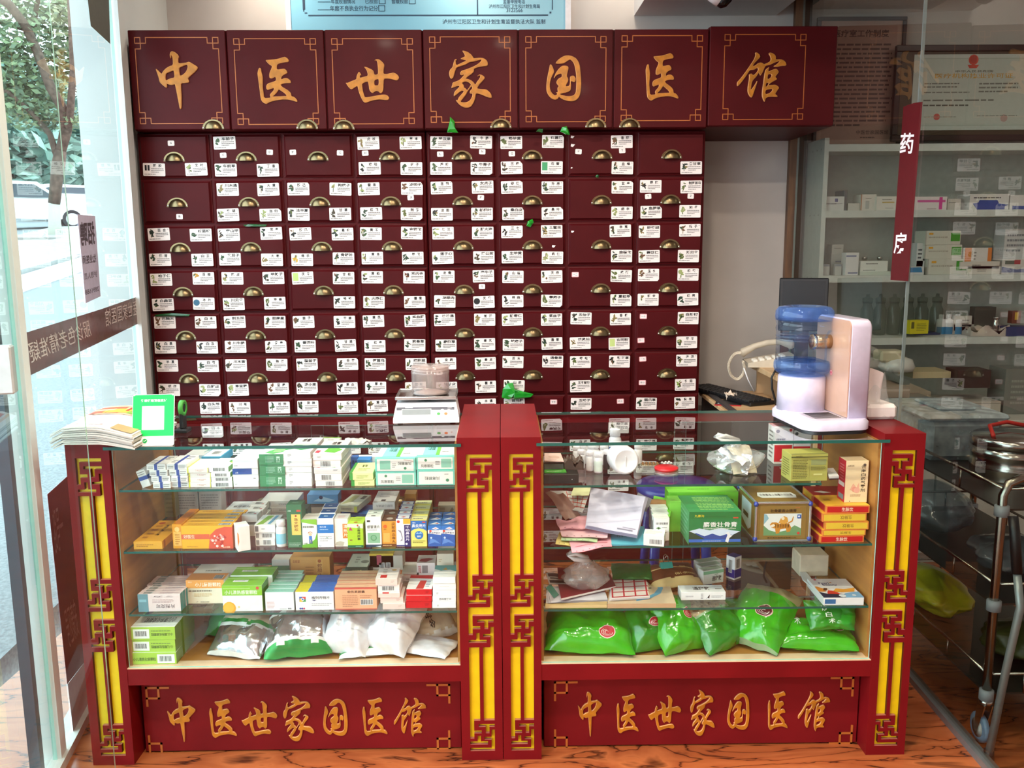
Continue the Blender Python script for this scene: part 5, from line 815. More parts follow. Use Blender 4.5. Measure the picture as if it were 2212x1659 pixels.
sw = [('r', .1, .46, .27, .74, '#3a62b8'), ('p', [(.1, .46), (.19, .46), (.19, .6), (.12, .66)], '#e8c23a'), ('p', [(.19, .46), (.27, .46), (.27, .6), (.2, .55)], '#3fa05a'), ('p', [(.19, .6), (.27, .62), (.27, .74), (.17, .74)], '#d8483a'), ('d', .19, .6, .08, '#f4f4f6'), ('d', .19, .6, .05, '#3a62b8')]
depthrow(5, 638.5, 721, 1281.5, 1321, FR-.002, .026, SH[3], '#fafafa', 'white blue-topped tablet box', 'of the row with the swirl mark', front=sw+[('t', '格列齐特片', .42, .6, .9, .76, '#5f6168'), ('p', [(.42, .56), (.56, .56), (.49, .5)], '#6a6a90'), TX(.42, .22, .95, .4, 2, '#c0bcc0'), ('d', .12, .1, .05, '#3a4a9c'), ('d', .17, .1, .05, '#3a4a9c'), ('d', .22, .1, .05, '#d8486a')], top=[('r', 0, 0, .32, 1, '#ecd92a'), ('r', .33, 0, 1, 1, '#3f74cc'), TX(.4, .3, .95, .6, 1, '#2f5cae')], group='blue-topped tablet boxes')
depthrow(5, 723.5, 814, 1274, 1321, FR-.002, .027, SH[3], '#f2b48c', 'peach capsule box with red edge', 'of the row '+LL, front=[('r', 0, .94, 1, 1, '#d85a50'), ('r', 0, 0, 1, .05, '#d86a58'), ('t', '愈伤灵胶囊', .3, .76, .72, .88, '#6a4636'), BC(.62, .24, .9, .46), TX(.18, .12, .58, .7, 7, '#c98c6c'), TX(.6, .52, .9, .7, 2, '#c98c6c')], top=[('r', 0, .0, 1, .12, '#d85a50'), ('r', 0, .12, 1, 1, '#f5c39c'), TX(.7, .4, .9, .6, 1, '#c98c6c')], group='peach capsule boxes')
fP = [('r', 0, .0, 1, 1, '#f6d7cc'), TX(.7, .35, .85, .7, 2, '#cfa79c')]
stack([(827, 875, 1308, 1320), (822, 871, 1294.5, 1307), (817, 864, 1282, 1293.5), (816, 863, 1258.5, 1273), (811, 858, 1241.5, 1256)], FR, .085, SH[3], '#fbeee8', 'white and peach tablet box', 'in the leaning stack '+LL, fronts=[fP, fP, [('r', 0, 0, 1, .8, '#f6d7cc'), ('r', .2, .75, .5, 1, '#d23b3b')], [BC(.2, .2, .75, .8)], fP], top=[('r', .2, .06, .5, .34, '#cf3636'), ('d', .75, .8, .09, '#d8b07a'), TX(.25, .45, .45, .9, 3, '#b5aa9c')], seed=14, group='white and peach boxes')
fRd = [TX(.75, .3, .9, .75, 3, '#a81420')]
stack([(877, 932.5, 1305.5, 1320), (877.5, 933, 1292, 1305), (878, 933, 1279, 1291.5)], FR, .11, SH[3], '#d8141f', 'bright red tablet box', 'in the stack of three '+LL, fronts=[fRd], top=[('r', 0, 0, 1, .97, '#fbf6f4'), ('p', [(.36, .02), (.66, .02), (.72, .62), (.46, .62)], '#cf3a34'), ('p', [(0, .8), (1, .74), (1, 1), (0, 1)], '#d8141f'), TX(.72, .15, .9, .6, 4, '#6a7a9c')], seed=15, group='bright red boxes')
stack([(934, 985, 1304.5, 1317.5), (934.5, 985, 1291.5, 1304), (935, 985, 1278, 1291), (935, 985, 1263.5, 1277.5), (935, 984, 1250, 1263)], FR+.002, .10, SH[3], '#fbfaf7', 'white tablet box', 'in the stack against the pillar, lower shelf', fronts=[[TX(.2, .3, .28, .6, 2)], [('t', '西咪替丁片', .28, .3, .8, .66, '#6a6a70')], [TX(.15, .3, .25, .6, 2)], [TX(.3, .5, .9, .6, 1, '#e8c0b0')], []], top=[('p', [(0, .7), (.3, .55), (.7, .62), (1, .5), (1, 1), (0, 1)], '#5fb5b8'), ('p', [(.35, .62), (.6, .6), (.5, .8)], '#c9a04a')], seed=16, group='white boxes at the pillar')
pxbox('medicine_box', 'tall orange carton with brown upright characters at the back', 628, 713, 1200, 1262, 2.68, .06, SH[3]+.0, '#dd9c50', front=[('r', .66, .05, .82, .9, '#e2a860'), ('T', '蛇胆止咳', .68, .12, .8, .78, '#8a3f20'), ('t', '百姓堂', .06, .8, .24, .9, '#b05a2a'), TX(.38, .4, .6, .7, 3, '#b87a38'), ('d', .74, .86, .06, '#b05a2a')])
pxbox('medicine_box', 'small white, green and blue carton left of the tall orange carton', 588, 626, 1210, 1262, 2.70, .05, SH[3], '#e4ddd8', front=[('r', 0, .55, 1, .75, '#4a8a62'), ('r', 0, .1, 1, .5, '#3a78b0')])
stack([(744, 796, 1228, 1245), (745, 795, 1213, 1227)], 2.63, .13, SH[3]+.03, '#223a2e', 'dark green capsule box', 'of the pair behind the peach boxes', fronts=[[('t', '追风胶囊', .3, .35, .72, .65, '#cfc07a', 0)]], top=[('r', .05, .05, .95, .95, '#d2cdb8'), TX(.3, .3, .5, .8, 3, '#8a8674'), ('d', .75, .4, .1, '#8a8674')], group='dark green boxes')
pxbox('medicine_box', 'green and grey carton under the dark green pair', 724, 796, 1245, 1262, 2.63, .13, SH[3], '#5a7a62')
for a, b, c, d, col, lab, fr in ((798, 870, 1200, 1232, '#d8cfc2', 'wide cream barcoded carton at the back of the lower shelf', [BC(.3, .1, .45, .5), ('r', 0, 0, .1, .3, '#4a463e'), BC(.5, .1, .62, .5)]), (798, 850, 1196, 1226, '#e0c24a', 'yellow carton at the back beside the wide cream carton', [('r', .3, .2, .5, .9, '#a8485a')]), (868, 905, 1208, 1250, '#cfc6ba', 'grey-white carton with small red oval at the back', [('r', .1, .7, .9, .9, '#c0392e'), ('d', .7, .2, .08, '#d8602a')]), (900, 940, 1216, 1243, '#e6dcdc', 'white carton with dark red capsules printed on top', [('t', '药品', .1, .2, .24, .8, '#c04a5a'), ('r', .3, .2, .6, .8, '#8a8486')]), (944, 980, 1196, 1222, '#f3e6d2', 'cream small box topmost at the pillar, back of lower shelf', [TX(.1, .3, .3, .6, 2, '#d8b890')])):
    pxbox('medicine_box', lab, a, b, c, d, 2.66 if 'wide' in lab else 2.76 if 'yellow' in lab else 2.62, .07, SH[3] if d > 1245 else None, col, front=fr, top=[('p', [(.1, .2), (.5, .1), (.9, .5), (.6, .6), (.2, .5)], '#9a2a3c')] if 'capsules' in lab else ())
pxbox('medicine_box', 'white long carton carrying the boxes at the back by the pillar', 866, 984, 1243, 1256, 2.615, .12, None, '#e9dfdb', front=[BC(.4, .2, .55, .8), TX(.1, .3, .3, .6, 1)])
pxbox('medicine_box', 'grey carton below the white long carton, by the pillar', 866, 984, 1256, 1275, 2.615, .12, SH[3], '#cfc6c0')
# ---- left counter, floor of the case
gf = [('r', .06, .12, .42, .85, '#f6f7f0'), BC(.1, .3, .36, .7), ('t', '小儿清热化痰颗粒', .46, .3, .95, .55, '#587030', 1), TX(.46, .62, .95, .8, 1, '#87a24a')]
gf2 = [('r', .58, .1, .96, .85, '#f6f7f0'), BC(.63, .25, .9, .7), ('t', '小儿清热化痰颗粒', .05, .3, .55, .6, '#587030')]
stack([(284, 382, 1423, 1448), (283, 380, 1396, 1422.5), (283, 379, 1367.5, 1395)], 2.48, .16, SH[4], '#aed047', 'lime and white granule box', 'of the three on the case floor', fronts=[gf2, gf, gf], top=[('r', 0, 0, 1, .6, '#f6f8f0'), ('r', 0, .6, 1, 1, '#86bf3c'), ('t', '小儿清热化痰颗粒', .2, .2, .9, .42, '#3c3c34', 1), ('p', [(.05, .55), (.2, .6), (.25, .8), (.1, .78)], '#2a3420'), TX(.35, .48, .9, .56, 1)], right=[('r', 0, 0, 1, 1, '#7f9a3c')], seed=17, group='lime granule boxes')
pxbox('medicine_box', 'small tan printed box at the back of the case floor', 441, 479, 1337, 1362, 2.74, .05, SH[4]+.02, '#c79a72', front=[TX(.1, .2, .9, .8, 4, '#a87a54')])
pxbox('medicine_box', 'tan box under the small tan printed box on the case floor', 441, 479, 1362, 1374, 2.74, .05, SH[4], '#b98a62')
def foil(name, h, rough, metal): return mat(name, h, rough, metal=metal, amount=.08, bump=.35, bscale=22)
SILV = foil('silver_foil', '#e4e4ea', .16, .92); SILW = foil('white_foil', '#f1f1f6', .32, .25); FGRN = foil('green_foil', '#2f9a48', .25, .25); FMAR = foil('maroon_foil', '#7d2f42', .28, .3); FWHT = foil('matt_white_foil', '#eeece8', .35, .05); FTAN = foil('tan_paper', '#d8c8ae', .5, 0)
CASES = {'L': (-1.112, -.147), 'R': (.117, 1.08)}
def pouch(name, label, px, py, z, w, l, h, bands, rz, tilt=(0, 0), seed=1, cat='pouch', group=None, decals=(), n=26, wr=.35, puff=1.0, ztop=None, yfront=2.476):
    """a soft sealed bag lying on z; bands: (v0, material) along its length"""
    c = at(px, py, z=z); q = M(); sd = V3((seed*3.1, seed*1.7, 0)); R = Matrix.Rotation(rz, 3, 'Z') @ Matrix.Rotation(tilt[0], 3, 'X') @ Matrix.Rotation(tilt[1], 3, 'Y')
    def prof(u, v): return (max(0, 1-abs(2*u-1)**3.0)*max(0, 1-abs(2*v-1)**3.4))**.62
    def S(u, v, s=1, lift=0.0):
        k = prof(u, v); wob = noise.noise(V3((u*2.3, v*2.3, 0))+sd)*.35+noise.noise(V3((u*5.5, v*4.5, 5))+sd)*.28+abs(noise.noise(V3((u*9+v*4, v*8-u*3, 9))+sd))*.22
        e = 1+.05*noise.noise(V3((u*4, v*4, 3))+sd); edge = h*.10*noise.noise(V3((u*5, v*5, 7))+sd)
        return R @ V3(((u-.5)*w*e, (v-.5)*l*e, (1 if s > 0 else -.42)*(h*(.55*k*puff+wr*wob*k)+.0012)+edge*(1-k)+lift))
    def mf(u, v):
        v += .035*noise.noise(V3((u*6, seed, 1))); cur = bands[0][1]
        for b, mm in bands:
            if v >= b: cur = mm
        return cur
    q.grid(lambda u, v: S(u, v), n, n, None, mf); q.grid(lambda u, v: S(1-u, v, -1), n, n, None, lambda u, v: mf(1-u, v))
    for it in decals:
        if it[0] == 'oval':
            _, u0, v0, ru, rv, col, col2 = it
            for sc_, cc, e in ((1.12, col2, .0012), (1.0, col, .0018)):
                q.grid(lambda a, b: S(u0+ru*sc_*b*math.cos(6.2832*a), v0+rv*sc_*b*math.sin(6.2832*a), 1, e), 20, 4, ink(cc))
            for r2 in (.25, .5, .72):
                q.grid(lambda a, b: S(u0+ru*(r2+.07*b)*math.cos(4.2*a+r2*3), v0-rv*.15+rv*(r2+.07*b)*.8*math.sin(4.2*a+r2*3), 1, .0026), 14, 1, ink('#f0d8d0'))
        elif it[0] == 'txt':
            _, t, u0, v0, du, dv, dirv, col = it; vs, fs = text_mesh(t, .015)
            if dirv: P = [S(u0+du*b, v0+dv*(1-a) if dirv > 0 else v0+dv*a, 1, .002) for a, b in vs]
            else: P = [S(u0+du*a, v0+dv*b, 1, .002) for a, b in vs]
            q.add(P, fs, ink(col))
    lo = min(v.z for v in q.v); hi = max(v.z for v in q.v)-lo; k = min(1, (ztop-z)/hi) if ztop else 1
    q.v = [V3((v.x+c.x, v.y+c.y, (v.z-lo)*k+z+.0012)) for v in q.v]
    x0, x1 = CASES['L' if c.x < 0 else 'R']; ax, bx = min(v.x for v in q.v), max(v.x for v in q.v); dy = max(0, yfront-min(v.y for v in q.v)); dx = max(0, x0-ax)-max(0, bx-x1)
    q.v = [V3((v.x+dx, v.y+dy, v.z)) for v in q.v]
    return single(q, name, label, cat, group)
FG = 'foil herb pouches on the case floor'
pouch('foil_pouch', 'silver foil pouch with green band beside the lime granule boxes', 530, 1402, SH[4], .18, .16, .075, [(0, FWHT), (.04, SILV), (.55, FWHT), (.6, FGRN), (.68, FTAN), (.95, FWHT)], math.radians(-14), (math.radians(30), 0), 2, ztop=.458, group=FG)
pouch('foil_pouch', 'maroon and silver foil pouch lying second from the lime boxes', 650, 1400, SH[4], .20, .20, .12, [(0, FGRN), (.1, FWHT), (.16, SILV), (.6, FWHT), (.66, FMAR), (.9, FWHT)], math.radians(8), (math.radians(26), 0), 5, ztop=.458, group=FG)
pouch('foil_pouch', 'plain white foil pouch in the middle of the case floor', 762, 1398, SH[4], .15, .17, .13, [(0, SILW), (.74, FWHT)], math.radians(-16), (math.radians(34), 0), 9, ztop=.458, group=FG, decals=[('txt', '北京同仁中药饮片有限公司', .2, .82, .6, .05, 0, '#55524e')])
pouch('foil_pouch', 'flat white and green pouch lying under the plain white pouch', 795, 1424, SH[4], .19, .10, .03, [(0, FWHT), (.2, FGRN), (.8, FWHT)], math.radians(12), (0, 0), 12, ztop=.458, group=FG)
pouch('foil_pouch', 'large white foil pouch with green leaf print near the pillar', 855, 1396, SH[4], .16, .20, .14, [(0, SILW), (.62, FWHT)], math.radians(-26), (math.radians(36), 0), 15, ztop=.458, group=FG, decals=[('oval', .45, .82, .09, .05, '#3f8f4a', '#e9e7e3'), ('txt', '黄芪中药饮片', .15, .66, .6, .06, 0, '#4a4844')])
pouch('foil_pouch', 'tan printed herb pouch with big dark characters at the pillar', 950, 1362, SH[4], .14, .20, .05, [(0, FWHT), (.1, FTAN), (.75, FGRN), (.88, FTAN)], math.radians(38), (math.radians(38), 0), 21, ztop=.458, group=FG, decals=[('txt', '金钱草', .25, .14, .16, .5, -1, '#3a332c')], wr=.2)
pouch('foil_pouch', 'thin white pouch sticking out flat beside the right pillar', 942, 1420, SH[4], .20, .11, .03, [(0, SILW)], math.radians(-20), (math.radians(4), 0), 25, ztop=.458, group=FG)
pouch('herb_bag', 'green plastic herb bag at the back of the left case floor', 512, 1362, SH[4], .17, .14, .10, [(0, FGRN)], 0, (math.radians(30), 0), 31, 'bag', ztop=.458)
# ================================================================== right counter: upper shelf
R1, R2, R3 = 'on the upper shelf, right counter', 'on the middle shelf, right counter', 'on the lower shelf, right counter'
def slab(name, label, cat, pts, z, th, m, items=(), group=None, edge=None, lift=None):
    """a flat thing (sheet, book, card) from pixel corners lying at height z (lift: extra height for each corner)"""
    lift = lift or [0]*len(pts); P = [at(px, py, z=z+l) for (px, py), l in zip(pts, lift)]; c = sum(P, V3())/len(P); q = M()
    lo = [V3((p.x, p.y, p.z)) for p in P]; up = [p+V3((0, 0, th)) for p in lo]; n = len(P)
    if (P[1]-P[0]).cross(P[2]-P[1]).z < 0: lo, up = lo[::-1], up[::-1]
    q.add(lo+up, [tuple(range(n))[::-1], tuple(range(n, 2*n))], m); q.add(lo+up, [(i, (i+1) % n, n+(i+1) % n, n+i) for i in range(n)], edge or m)
    if items and n == 4:
        o = P[0]+V3((0, 0, th)); ux, uy = P[1]-P[0], P[3]-P[0]; q.deco(o, ux, uy, ux.length, uy.length, items)
    return single(q, name, label, cat, group)
pxbox('card_box', 'black shallow box under the cards at the far left of the upper shelf', 1175, 1250, 1021, 1041, 2.495, .14, SH[1], '#191817', cat='box', front=[('r', .8, .4, .82, .5, '#c8c8c8')])
bz = SH[1]+.0268
slab('green_packet', 'flat green printed packet on top of the black shallow box', 'packet', [(1176, 1023), (1224, 1022), (1217, 1008), (1176, 1008)], bz, .004, ink('#3f9a34'), [TX(.1, .05, .9, .2, 1, '#c9e8b0')])
slab('dark_wallet', 'dark grey wad of plastic cards below the pink cards', 'wallet', [(1176, 1014), (1217, 1013), (1212, 998), (1176, 998)], bz+.0045, .016, ink('#5a5756'))
for i in range(4):
    slab('pink_card', ['lowest pink card of the pile', 'second pink card of the pile', 'third pink card of the pile', 'topmost pink card of the pile, with printed ornament'][i]+', upper right case', 'card', [(1176, 999-i), (1217+i % 2, 998), (1211, 981), (1176, 981)], bz+.021+i*.0035, .003, ink('#e3c2ba'), [('d', .5, .5, .2, '#c9a89c'), TX(.2, .1, .8, .2, 1, '#a88a80')] if i == 3 else (), 'pink cards in a pile')
crumple('leather_case', 'dark brown soft case between the pink cards and the white bottles', 'case', 1238, 1010, SH[1]+.0268, .058, .06, .035, mat('brown_leather', '#4a3830', .5, amount=.2), 12)
for i, (px, py, r, h, lab, kw) in enumerate((
    (1274, 1016, .0118, .050, 'small white bottle, left of the front two by the big jar', {}), (1292, 1020, .0132, .052, 'small white bottle with green printed label, nearest the front edge', {'band': (.1, .7, '#e3efe6')}),
    (1255, 1011, .0125, .048, 'small pinkish white bottle at the left of the front row of bottles', {}), (1245, 1003, .0118, .050, 'white bottle at the far left of the back row of bottles', {}), (1259, 1001, .0118, .052, 'white bottle second from the left in the back row', {}),
    (1281, 1003, .0195, .056, 'wide white bottle with broad cap in the back row', {}), (1304, 1002, .015, .052, 'white bottle right of the wide one in the back row', {}), (1310, 1013, .0105, .050, 'dark-bodied little bottle with white cap left of the big jar', {'body': ink('#3a3236')}),
    (1378, 1001, .013, .052, 'white bottle half hidden at the right of the big jar', {}))):
    bottle('pill_bottle', lab, px, py, SH[1], r, h, r*.9, h*.28, group='white bottles behind the glass', **kw)
bottle('pill_bottle', 'tall white bottle with blue band rising behind the big jar', 1328, 996, SH[1], .020, .088, .0165, .024, band=(.42, .56, '#2b5aa8'))
c = at(1352, 1030, z=SH[1]); jt = thing('white_jar', 'big white plastic jar lying on its side with its base to the front', 'jar', (c.x, c.y, SH[1]), math.radians(6))
m = M(); m.T = Matrix.Translation((0, 0, .0478)) @ Matrix.Rotation(math.radians(-4), 4, 'X'); m.lathe([(0, .0012), (.030, .0012), (.033, -.001), (.0355, -.001), (.0405, .006), (.0425, .018), (.0425, .075), (.036, .088), (.032, .092)], WHITE, 36, axis='y'); m.box(-.001, .001, -.0005, .002, -.016, .014, mat('moulded_ridge', '#d9d4d2', .4)); m.build('body', jt)
m = M(); m.T = Matrix.Translation((0, 0, .0478)) @ Matrix.Rotation(math.radians(-4), 4, 'X'); m.lathe([(.034, .088), (.034, .108), (.032, .110), (0, .110)], WHITE, 36, axis='y'); m.build('cap', jt)
def blister(label, px, py, w, l, rz, base, dot, nx, ny, z=SH[1]):
    c = at(px, py, z=z); t = thing('blister_pack', label, 'blister pack', (c.x, c.y, z), rz); m = M(); m.cbox(-w/2, w/2, 0, l, 0, .0015, base, .0005); m.build('foil_sheet', t)
    m = M(); r = min(w/nx, l/ny)*.4
    for i in range(nx):
        for j in range(ny): m.lathe([(r, .0014), (r*.85, .0045), (r*.4, .006), (0, .0062)], dot, 12, (-w/2+(i+.5)*w/nx, (j+.5)*l/ny, 0))
    m.build('pill_blisters', t)
blister('brown blister pack of round pills right of the big jar', 1405, 1006, .058, .034, -.1, mat('blister_foil', '#b9a98c', .25, metal=.6), mat('amber_blister', '#8a5f35', .15, coat=.5), 5, 2)
blister('silver blister pack behind the red dish', 1445, 1004, .036, .03, .3, SILV, mat('clear_blister', '#d9d4d0', .12), 3, 2)
c = at(1443, 1030, z=SH[1]); t = thing('petri_dish', 'round clear dish with bright red lid on the upper shelf', 'dish', (c.x, c.y+.03, SH[1]))
m = M(); m.lathe([(0, .001), (.036, .001), (.0365, .003), (.0365, .014), (.0355, .014), (.0355, .003), (0, .003)], FILMC, 32); m.build('clear_base', t)
m = M(); m.lathe([(.0345, .008), (.0345, .0165), (.036, .0168), (.036, .0215), (.034, .023), (0, .023)], mat('red_ink_pad', '#d8202c', .3, coat=.4), 32); m.build('red_lid', t)
# carrier bag filled with foil sachets
def carrier(name, label, px, py, z, rx, ry, h, film, seed, loop=True, fill=None, rz=0.0, nf=10):
    c = at(px, py, z=z); t = thing(name, label, 'bag', (c.x, c.y+ry, z), rz); q = M(); sd = V3((seed*2.7, seed, 0))
    def S(u, v):
        a = 6.2832*u; r = math.sin(min(1, v*1.12+.12)*math.pi*.80)**.6*(1-.55*max(0, v-.62)/.38); k = 1+.22*noise.noise(V3((math.cos(a)*1.8, math.sin(a)*1.8, v*3))+sd)+.10*noise.noise(V3((math.cos(a)*5, math.sin(a)*5, v*7))+sd)
        if v == 0: r = .45
        return V3((rx*r*k*math.cos(a), ry*r*k*math.sin(a), max(.0008, h*v*(1+.05*noise.noise(V3((a, v, 3))+sd)))))
    q.grid(S, 40, 18, film); q.build('plastic_film', t)
    if loop:
        q = M()
        for s in (-1, 1):
            pts = [V3((s*rx*.15, 0, h*.92)), V3((-s*rx*.05, .005*s, h*1.12)), V3((-rx*.55-s*rx*.12, .01*s, h*1.30)), V3((-rx*.75, .012*s, h*1.22)), V3((-rx*.5, .015*s, h*1.12)), V3((rx*.1, .01*s, h*1.05))]
            q.tube(pts, [.010, .008, .006, .006, .007, .009], mat('white_film', '#e3e2e0', .3, coat=.3), 8)
        q.build('handle', t)
    rn = random.Random(seed)
    for k in range(nf if fill else 0):
        q = M(); w, l = rn.uniform(.35, .6)*rx, rn.uniform(.4, .7)*ry; a0, b0 = rn.uniform(0, 9), rn.uniform(0, 9)
        p = V3((rn.uniform(-.42, .42)*rx, rn.uniform(-.45, .4)*ry, h*rn.uniform(.14, .62))); R = Matrix.Rotation(rn.uniform(0, 3), 3, 'Z') @ Matrix.Rotation(rn.uniform(-1.1, 1.1), 3, 'X')
        def Sg(u, v):
            g_ = p+R @ V3(((u-.5)*2*w, (v-.5)*2*l, .012*noise.noise(V3((u*3+a0, v*3+b0, 2)))+.006*(1-(2*u-1)**2))); return V3((g_.x, g_.y, min(max(g_.z, .0025), h*.98)))
        q.grid(Sg, 8, 8, rn.choice(fill)); q.build('foil_sachet', t)
    return t
carrier('carrier_bag', 'knotted clear carrier bag full of silver sachets on the upper shelf', 1600, 1029, SH[1], .082, .066, .087, FILM, 4, True, [SILV, SILV, SILW, FTAN])
wr_ = [('r', 0, .06, .95, .52, '#d32a36'), ('p', [(.3, .1), (.95, .38), (.95, .2), (.6, .06)], '#f2eeea'), TX(.1, .62, .9, .74, 1, '#55504e'), ('d', .16, .9, .05, '#2a2a2a'), ('d', .85, .93, .04, '#d32a36')]
pxbox('medicine_box', 'white and red carton left of its twin behind the olive box', 1672, 1712, 945, 1023, 2.70, .07, SH[1], '#efe9e4', front=wr_, top=[('r', 0, .3, 1, 1, '#d88a86')], left=[TX(.2, .1, .8, .9, 7)], group='white and red cartons')
pxbox('medicine_box', 'white and red carton right of its twin behind the olive box', 1713, 1751, 950, 1021, 2.703, .07, SH[1], '#efe9e4', front=wr_, top=[('r', 0, .3, 1, 1, '#d88a86')], group='white and red cartons')
pxbox('medicine_box', 'olive green carton with fine print at the right of the upper shelf', 1708, 1789, 977, 1035, 2.495, .075, SH[1], '#b3ae5a', front=[('r', 0, .88, 1, .92, '#6a6a38'), ('t', '消炎灵片', .12, .9, .3, .96, '#6a6a38'), TX(.05, .1, .46, .82, 12, '#6f6c38'), ('r', .5, .06, .505, .85, '#8a8748'), ('r', .54, .6, .95, .8, '#9aa06a'), TX(.54, .4, .95, .55, 4, '#7a7740'), ('r', .62, .22, .86, .28, '#d9d68a')], left=[TX(.15, .1, .85, .8, 8, '#7a7740')], top=[('r', 0, 0, 1, .15, '#8a8748')], rz=.06)
for i in range(3):
    slab('booklet', ['dark red booklet at the bottom beside the olive carton', 'grey booklet second beside the olive carton', 'white booklet topmost beside the olive carton'][i], 'booklet', [(1791, 1037-i*2), (1812, 1036-i*2), (1800, 1015), (1783, 1016)], SH[1]+i*.0065, .006, ink(['#5a2a2c', '#8d8a88', '#d9d4d0'][i]))
# ================================================================== right counter: middle shelf
RY = [('r', .03, .12, .97, .88, '#c81e1e'), ('t', '生脉饮', .36, .24, .62, .78, '#f3e2c4')]; YR = [('r', .03, .12, .97, .88, '#e8c23c'), ('t', '生脉饮', .4, .28, .66, .74, '#8a6a28', 1)]
zt = SH[2]
for i, (xa, xb, ya, yb, rz) in enumerate(((1770.5, 1866, 1168, 1183, .02), (1776, 1870, 1155, 1167, .02), (1781, 1876, 1137, 1154, .0), (1776, 1872, 1118, 1136, .02), (1784, 1878, 1101, 1117, -.01))):
    lab = ['lowest', 'second from the bottom', 'middle', 'fourth from the bottom', 'topmost'][i]
    zt = pxbox('medicine_box', f'flat red and gold box, {lab} of the five at the right pillar', xa, xb, ya, yb, 2.485, .21, zt, '#e2863c', front=RY if i in (0, 4) else YR, left=[('r', .5, .1, .95, .9, '#b9222a'), ('r', .05, .1, .45, .9, '#e8c23c'), BC(.3, .2, .45, .8) if i % 2 else ('r', .4, .2, .5, .8, '#d86a3c')], top=[('r', 0, .0, 1, .52, '#efb436'), ('r', 0, .52, 1, 1, '#9c1a20'), ('p', [(.1, .7), (.3, .62), (.5, .66), (.3, .74)], '#efe0d0'), TX(.1, .2, .3, .4, 1, '#c88a2a'), ('d', .6, .25, .03, '#8a6a9c')], group='flat red and gold boxes', rz=rz)+.0005
pxbox('medicine_box', 'red and cream spray box standing on the red and gold boxes', 1826, 1875, 994, 1084, 2.515, .055, zt, '#f2d8ae', front=[('T', '云南白药气雾剂', .68, .25, .88, .9, '#3a2a26'), ('t', '云南白药', .08, .86, .36, .9, '#7a5a4a'), ('d', .82, .9, .035, '#5a4a44'), TX(.24, .14, .7, .2, 2, '#b5906c'), ('p', [(.2, .3), (.35, .46), (.5, .36), (.6, .48), (.62, .3), (.5, .26), (.4, .32)], '#efb59a'), ('d', .4, .32, .06, '#ea9f8a'), ('d', .52, .3, .07, '#ecb09c'), ('t', '◆', .2, .02, .25, .05, '#5a4a44')], left=[('r', 0, 0, 1, 1, '#d22c38'), ('r', .1, .36, .9, .46, '#f2e6dc'), ('r', .15, .05, .85, .17, '#8d9a9c'), TX(.2, .5, .8, .9, 6, '#e88a8a')], top=[('r', .1, .1, .9, .9, '#e8c8a0')])
# tin box with two tigers
xa, xb = at(1632, 1135, y=2.50).x, at(1749, 1135, y=2.50).x; hT = at(1690, 1093, y=2.50).z-at(1690, 1177, y=2.50).z
t = thing('gift_tin', 'brown gift case with silver edges and a picture of two tigers', 'box', ((xa+xb)/2, 2.50, SH[2])); w = (xb-xa)/2; dT = .19; BRN = mat('brown_print', '#8a6c34', .4)
m = M(); m.cbox(-w, w, 0, dT, 0, hT, BRN, .002)
it = [('r', .06, .06, .94, .93, '#7d6230'), ('r', .075, .075, .925, .915, '#8f7138'), ('r', .15, .16, .84, .72, '#e3e9e4'), ('p', [(.15, .16), (.84, .16), (.84, .34), (.72, .42), (.6, .3), (.4, .24), (.25, .3), (.15, .42)], '#6f9a6a'), ('p', [(.15, .45), (.24, .6), (.2, .7), (.15, .72)], '#8fb8c4'),
      ('p', [(.26, .44), (.3, .5), (.38, .5), (.44, .46), (.52, .5), (.62, .46), (.66, .36), (.64, .26), (.58, .24), (.56, .34), (.46, .32), (.44, .22), (.38, .2), (.36, .34), (.3, .36)], '#c98a34'), ('p', [(.42, .48), (.46, .6), (.52, .66), (.58, .62), (.6, .5), (.54, .46)], '#d9a24a'),
      ('p', [(.6, .46), (.68, .52), (.7, .64), (.685, .65), (.66, .54), (.6, .5)], '#c98a34'), ('p', [(.27, .42), (.33, .46), (.36, .42), (.32, .37), (.28, .38)], '#efe6d0'), ('d', .5, .6, .04, '#efe0c0')]
for k in range(9): it.append(('p', [(.36+.03*k, .46-.012*(k % 3)), (.37+.03*k, .46), (.375+.03*k, .36), (.368+.03*k, .36)], '#3a2a1a'))
it += [('t', '壮骨麝香止痛膏', .26, .76, .74, .84, '#3a2818'), ('t', '重庆希尔安药业有限公司', .22, .09, .75, .125, '#3a2818'), ('r', .76, .6, .83, .7, '#2f5fae'), ('d', .79, .65, .025, '#e3e9f4'), ('d', .79, .22, .035, '#d8483a'), TX(.72, .86, .86, .89, 1, '#d86a4a')]
m.deco((-w, 0, 0), (1, 0, 0), (0, 0, 1), 2*w, hT, it); m.deco((-w, 0, hT), (1, 0, 0), (0, 1, 0), 2*w, dT, [('r', .04, .04, .96, .96, '#87692f'), ('p', [(.14, .36), (.2, .26), (.84, .26), (.88, .4), (.84, .56), (.2, .56)], '#f2efe8'), ('t', '壮骨麝香止痛膏外用贴膏', .2, .36, .82, .48, '#4a4038')])
m.deco((-w, dT, 0), (0, -1, 0), (0, 0, 1), dT, hT, [('p', [(.2, .85), (.75, .85), (.75, .25), (.6, .12), (.4, .2), (.2, .3)], '#c9d4d6'), ('r', .3, .4, .6, .52, '#5a4a38')]); m.build('case', t)
EDGE = mat('silver_edge', '#d9dcdf', .2, metal=.8); m = M(); e = .0032
for a in (-w, w):
    for b in (0, dT): m.cbox(a-e, a+e, b-e, b+e, 0.0, hT, EDGE, .001)
for z in (e, hT-e*.2):
    for b in (0, dT): m.cbox(-w, w, b-e, b+e, z-e, z+e, EDGE, .001)
    for a in (-w, w): m.cbox(a-e, a+e, 0, dT, z-e, z+e, EDGE, .001)
m.build('silver_edging', t)
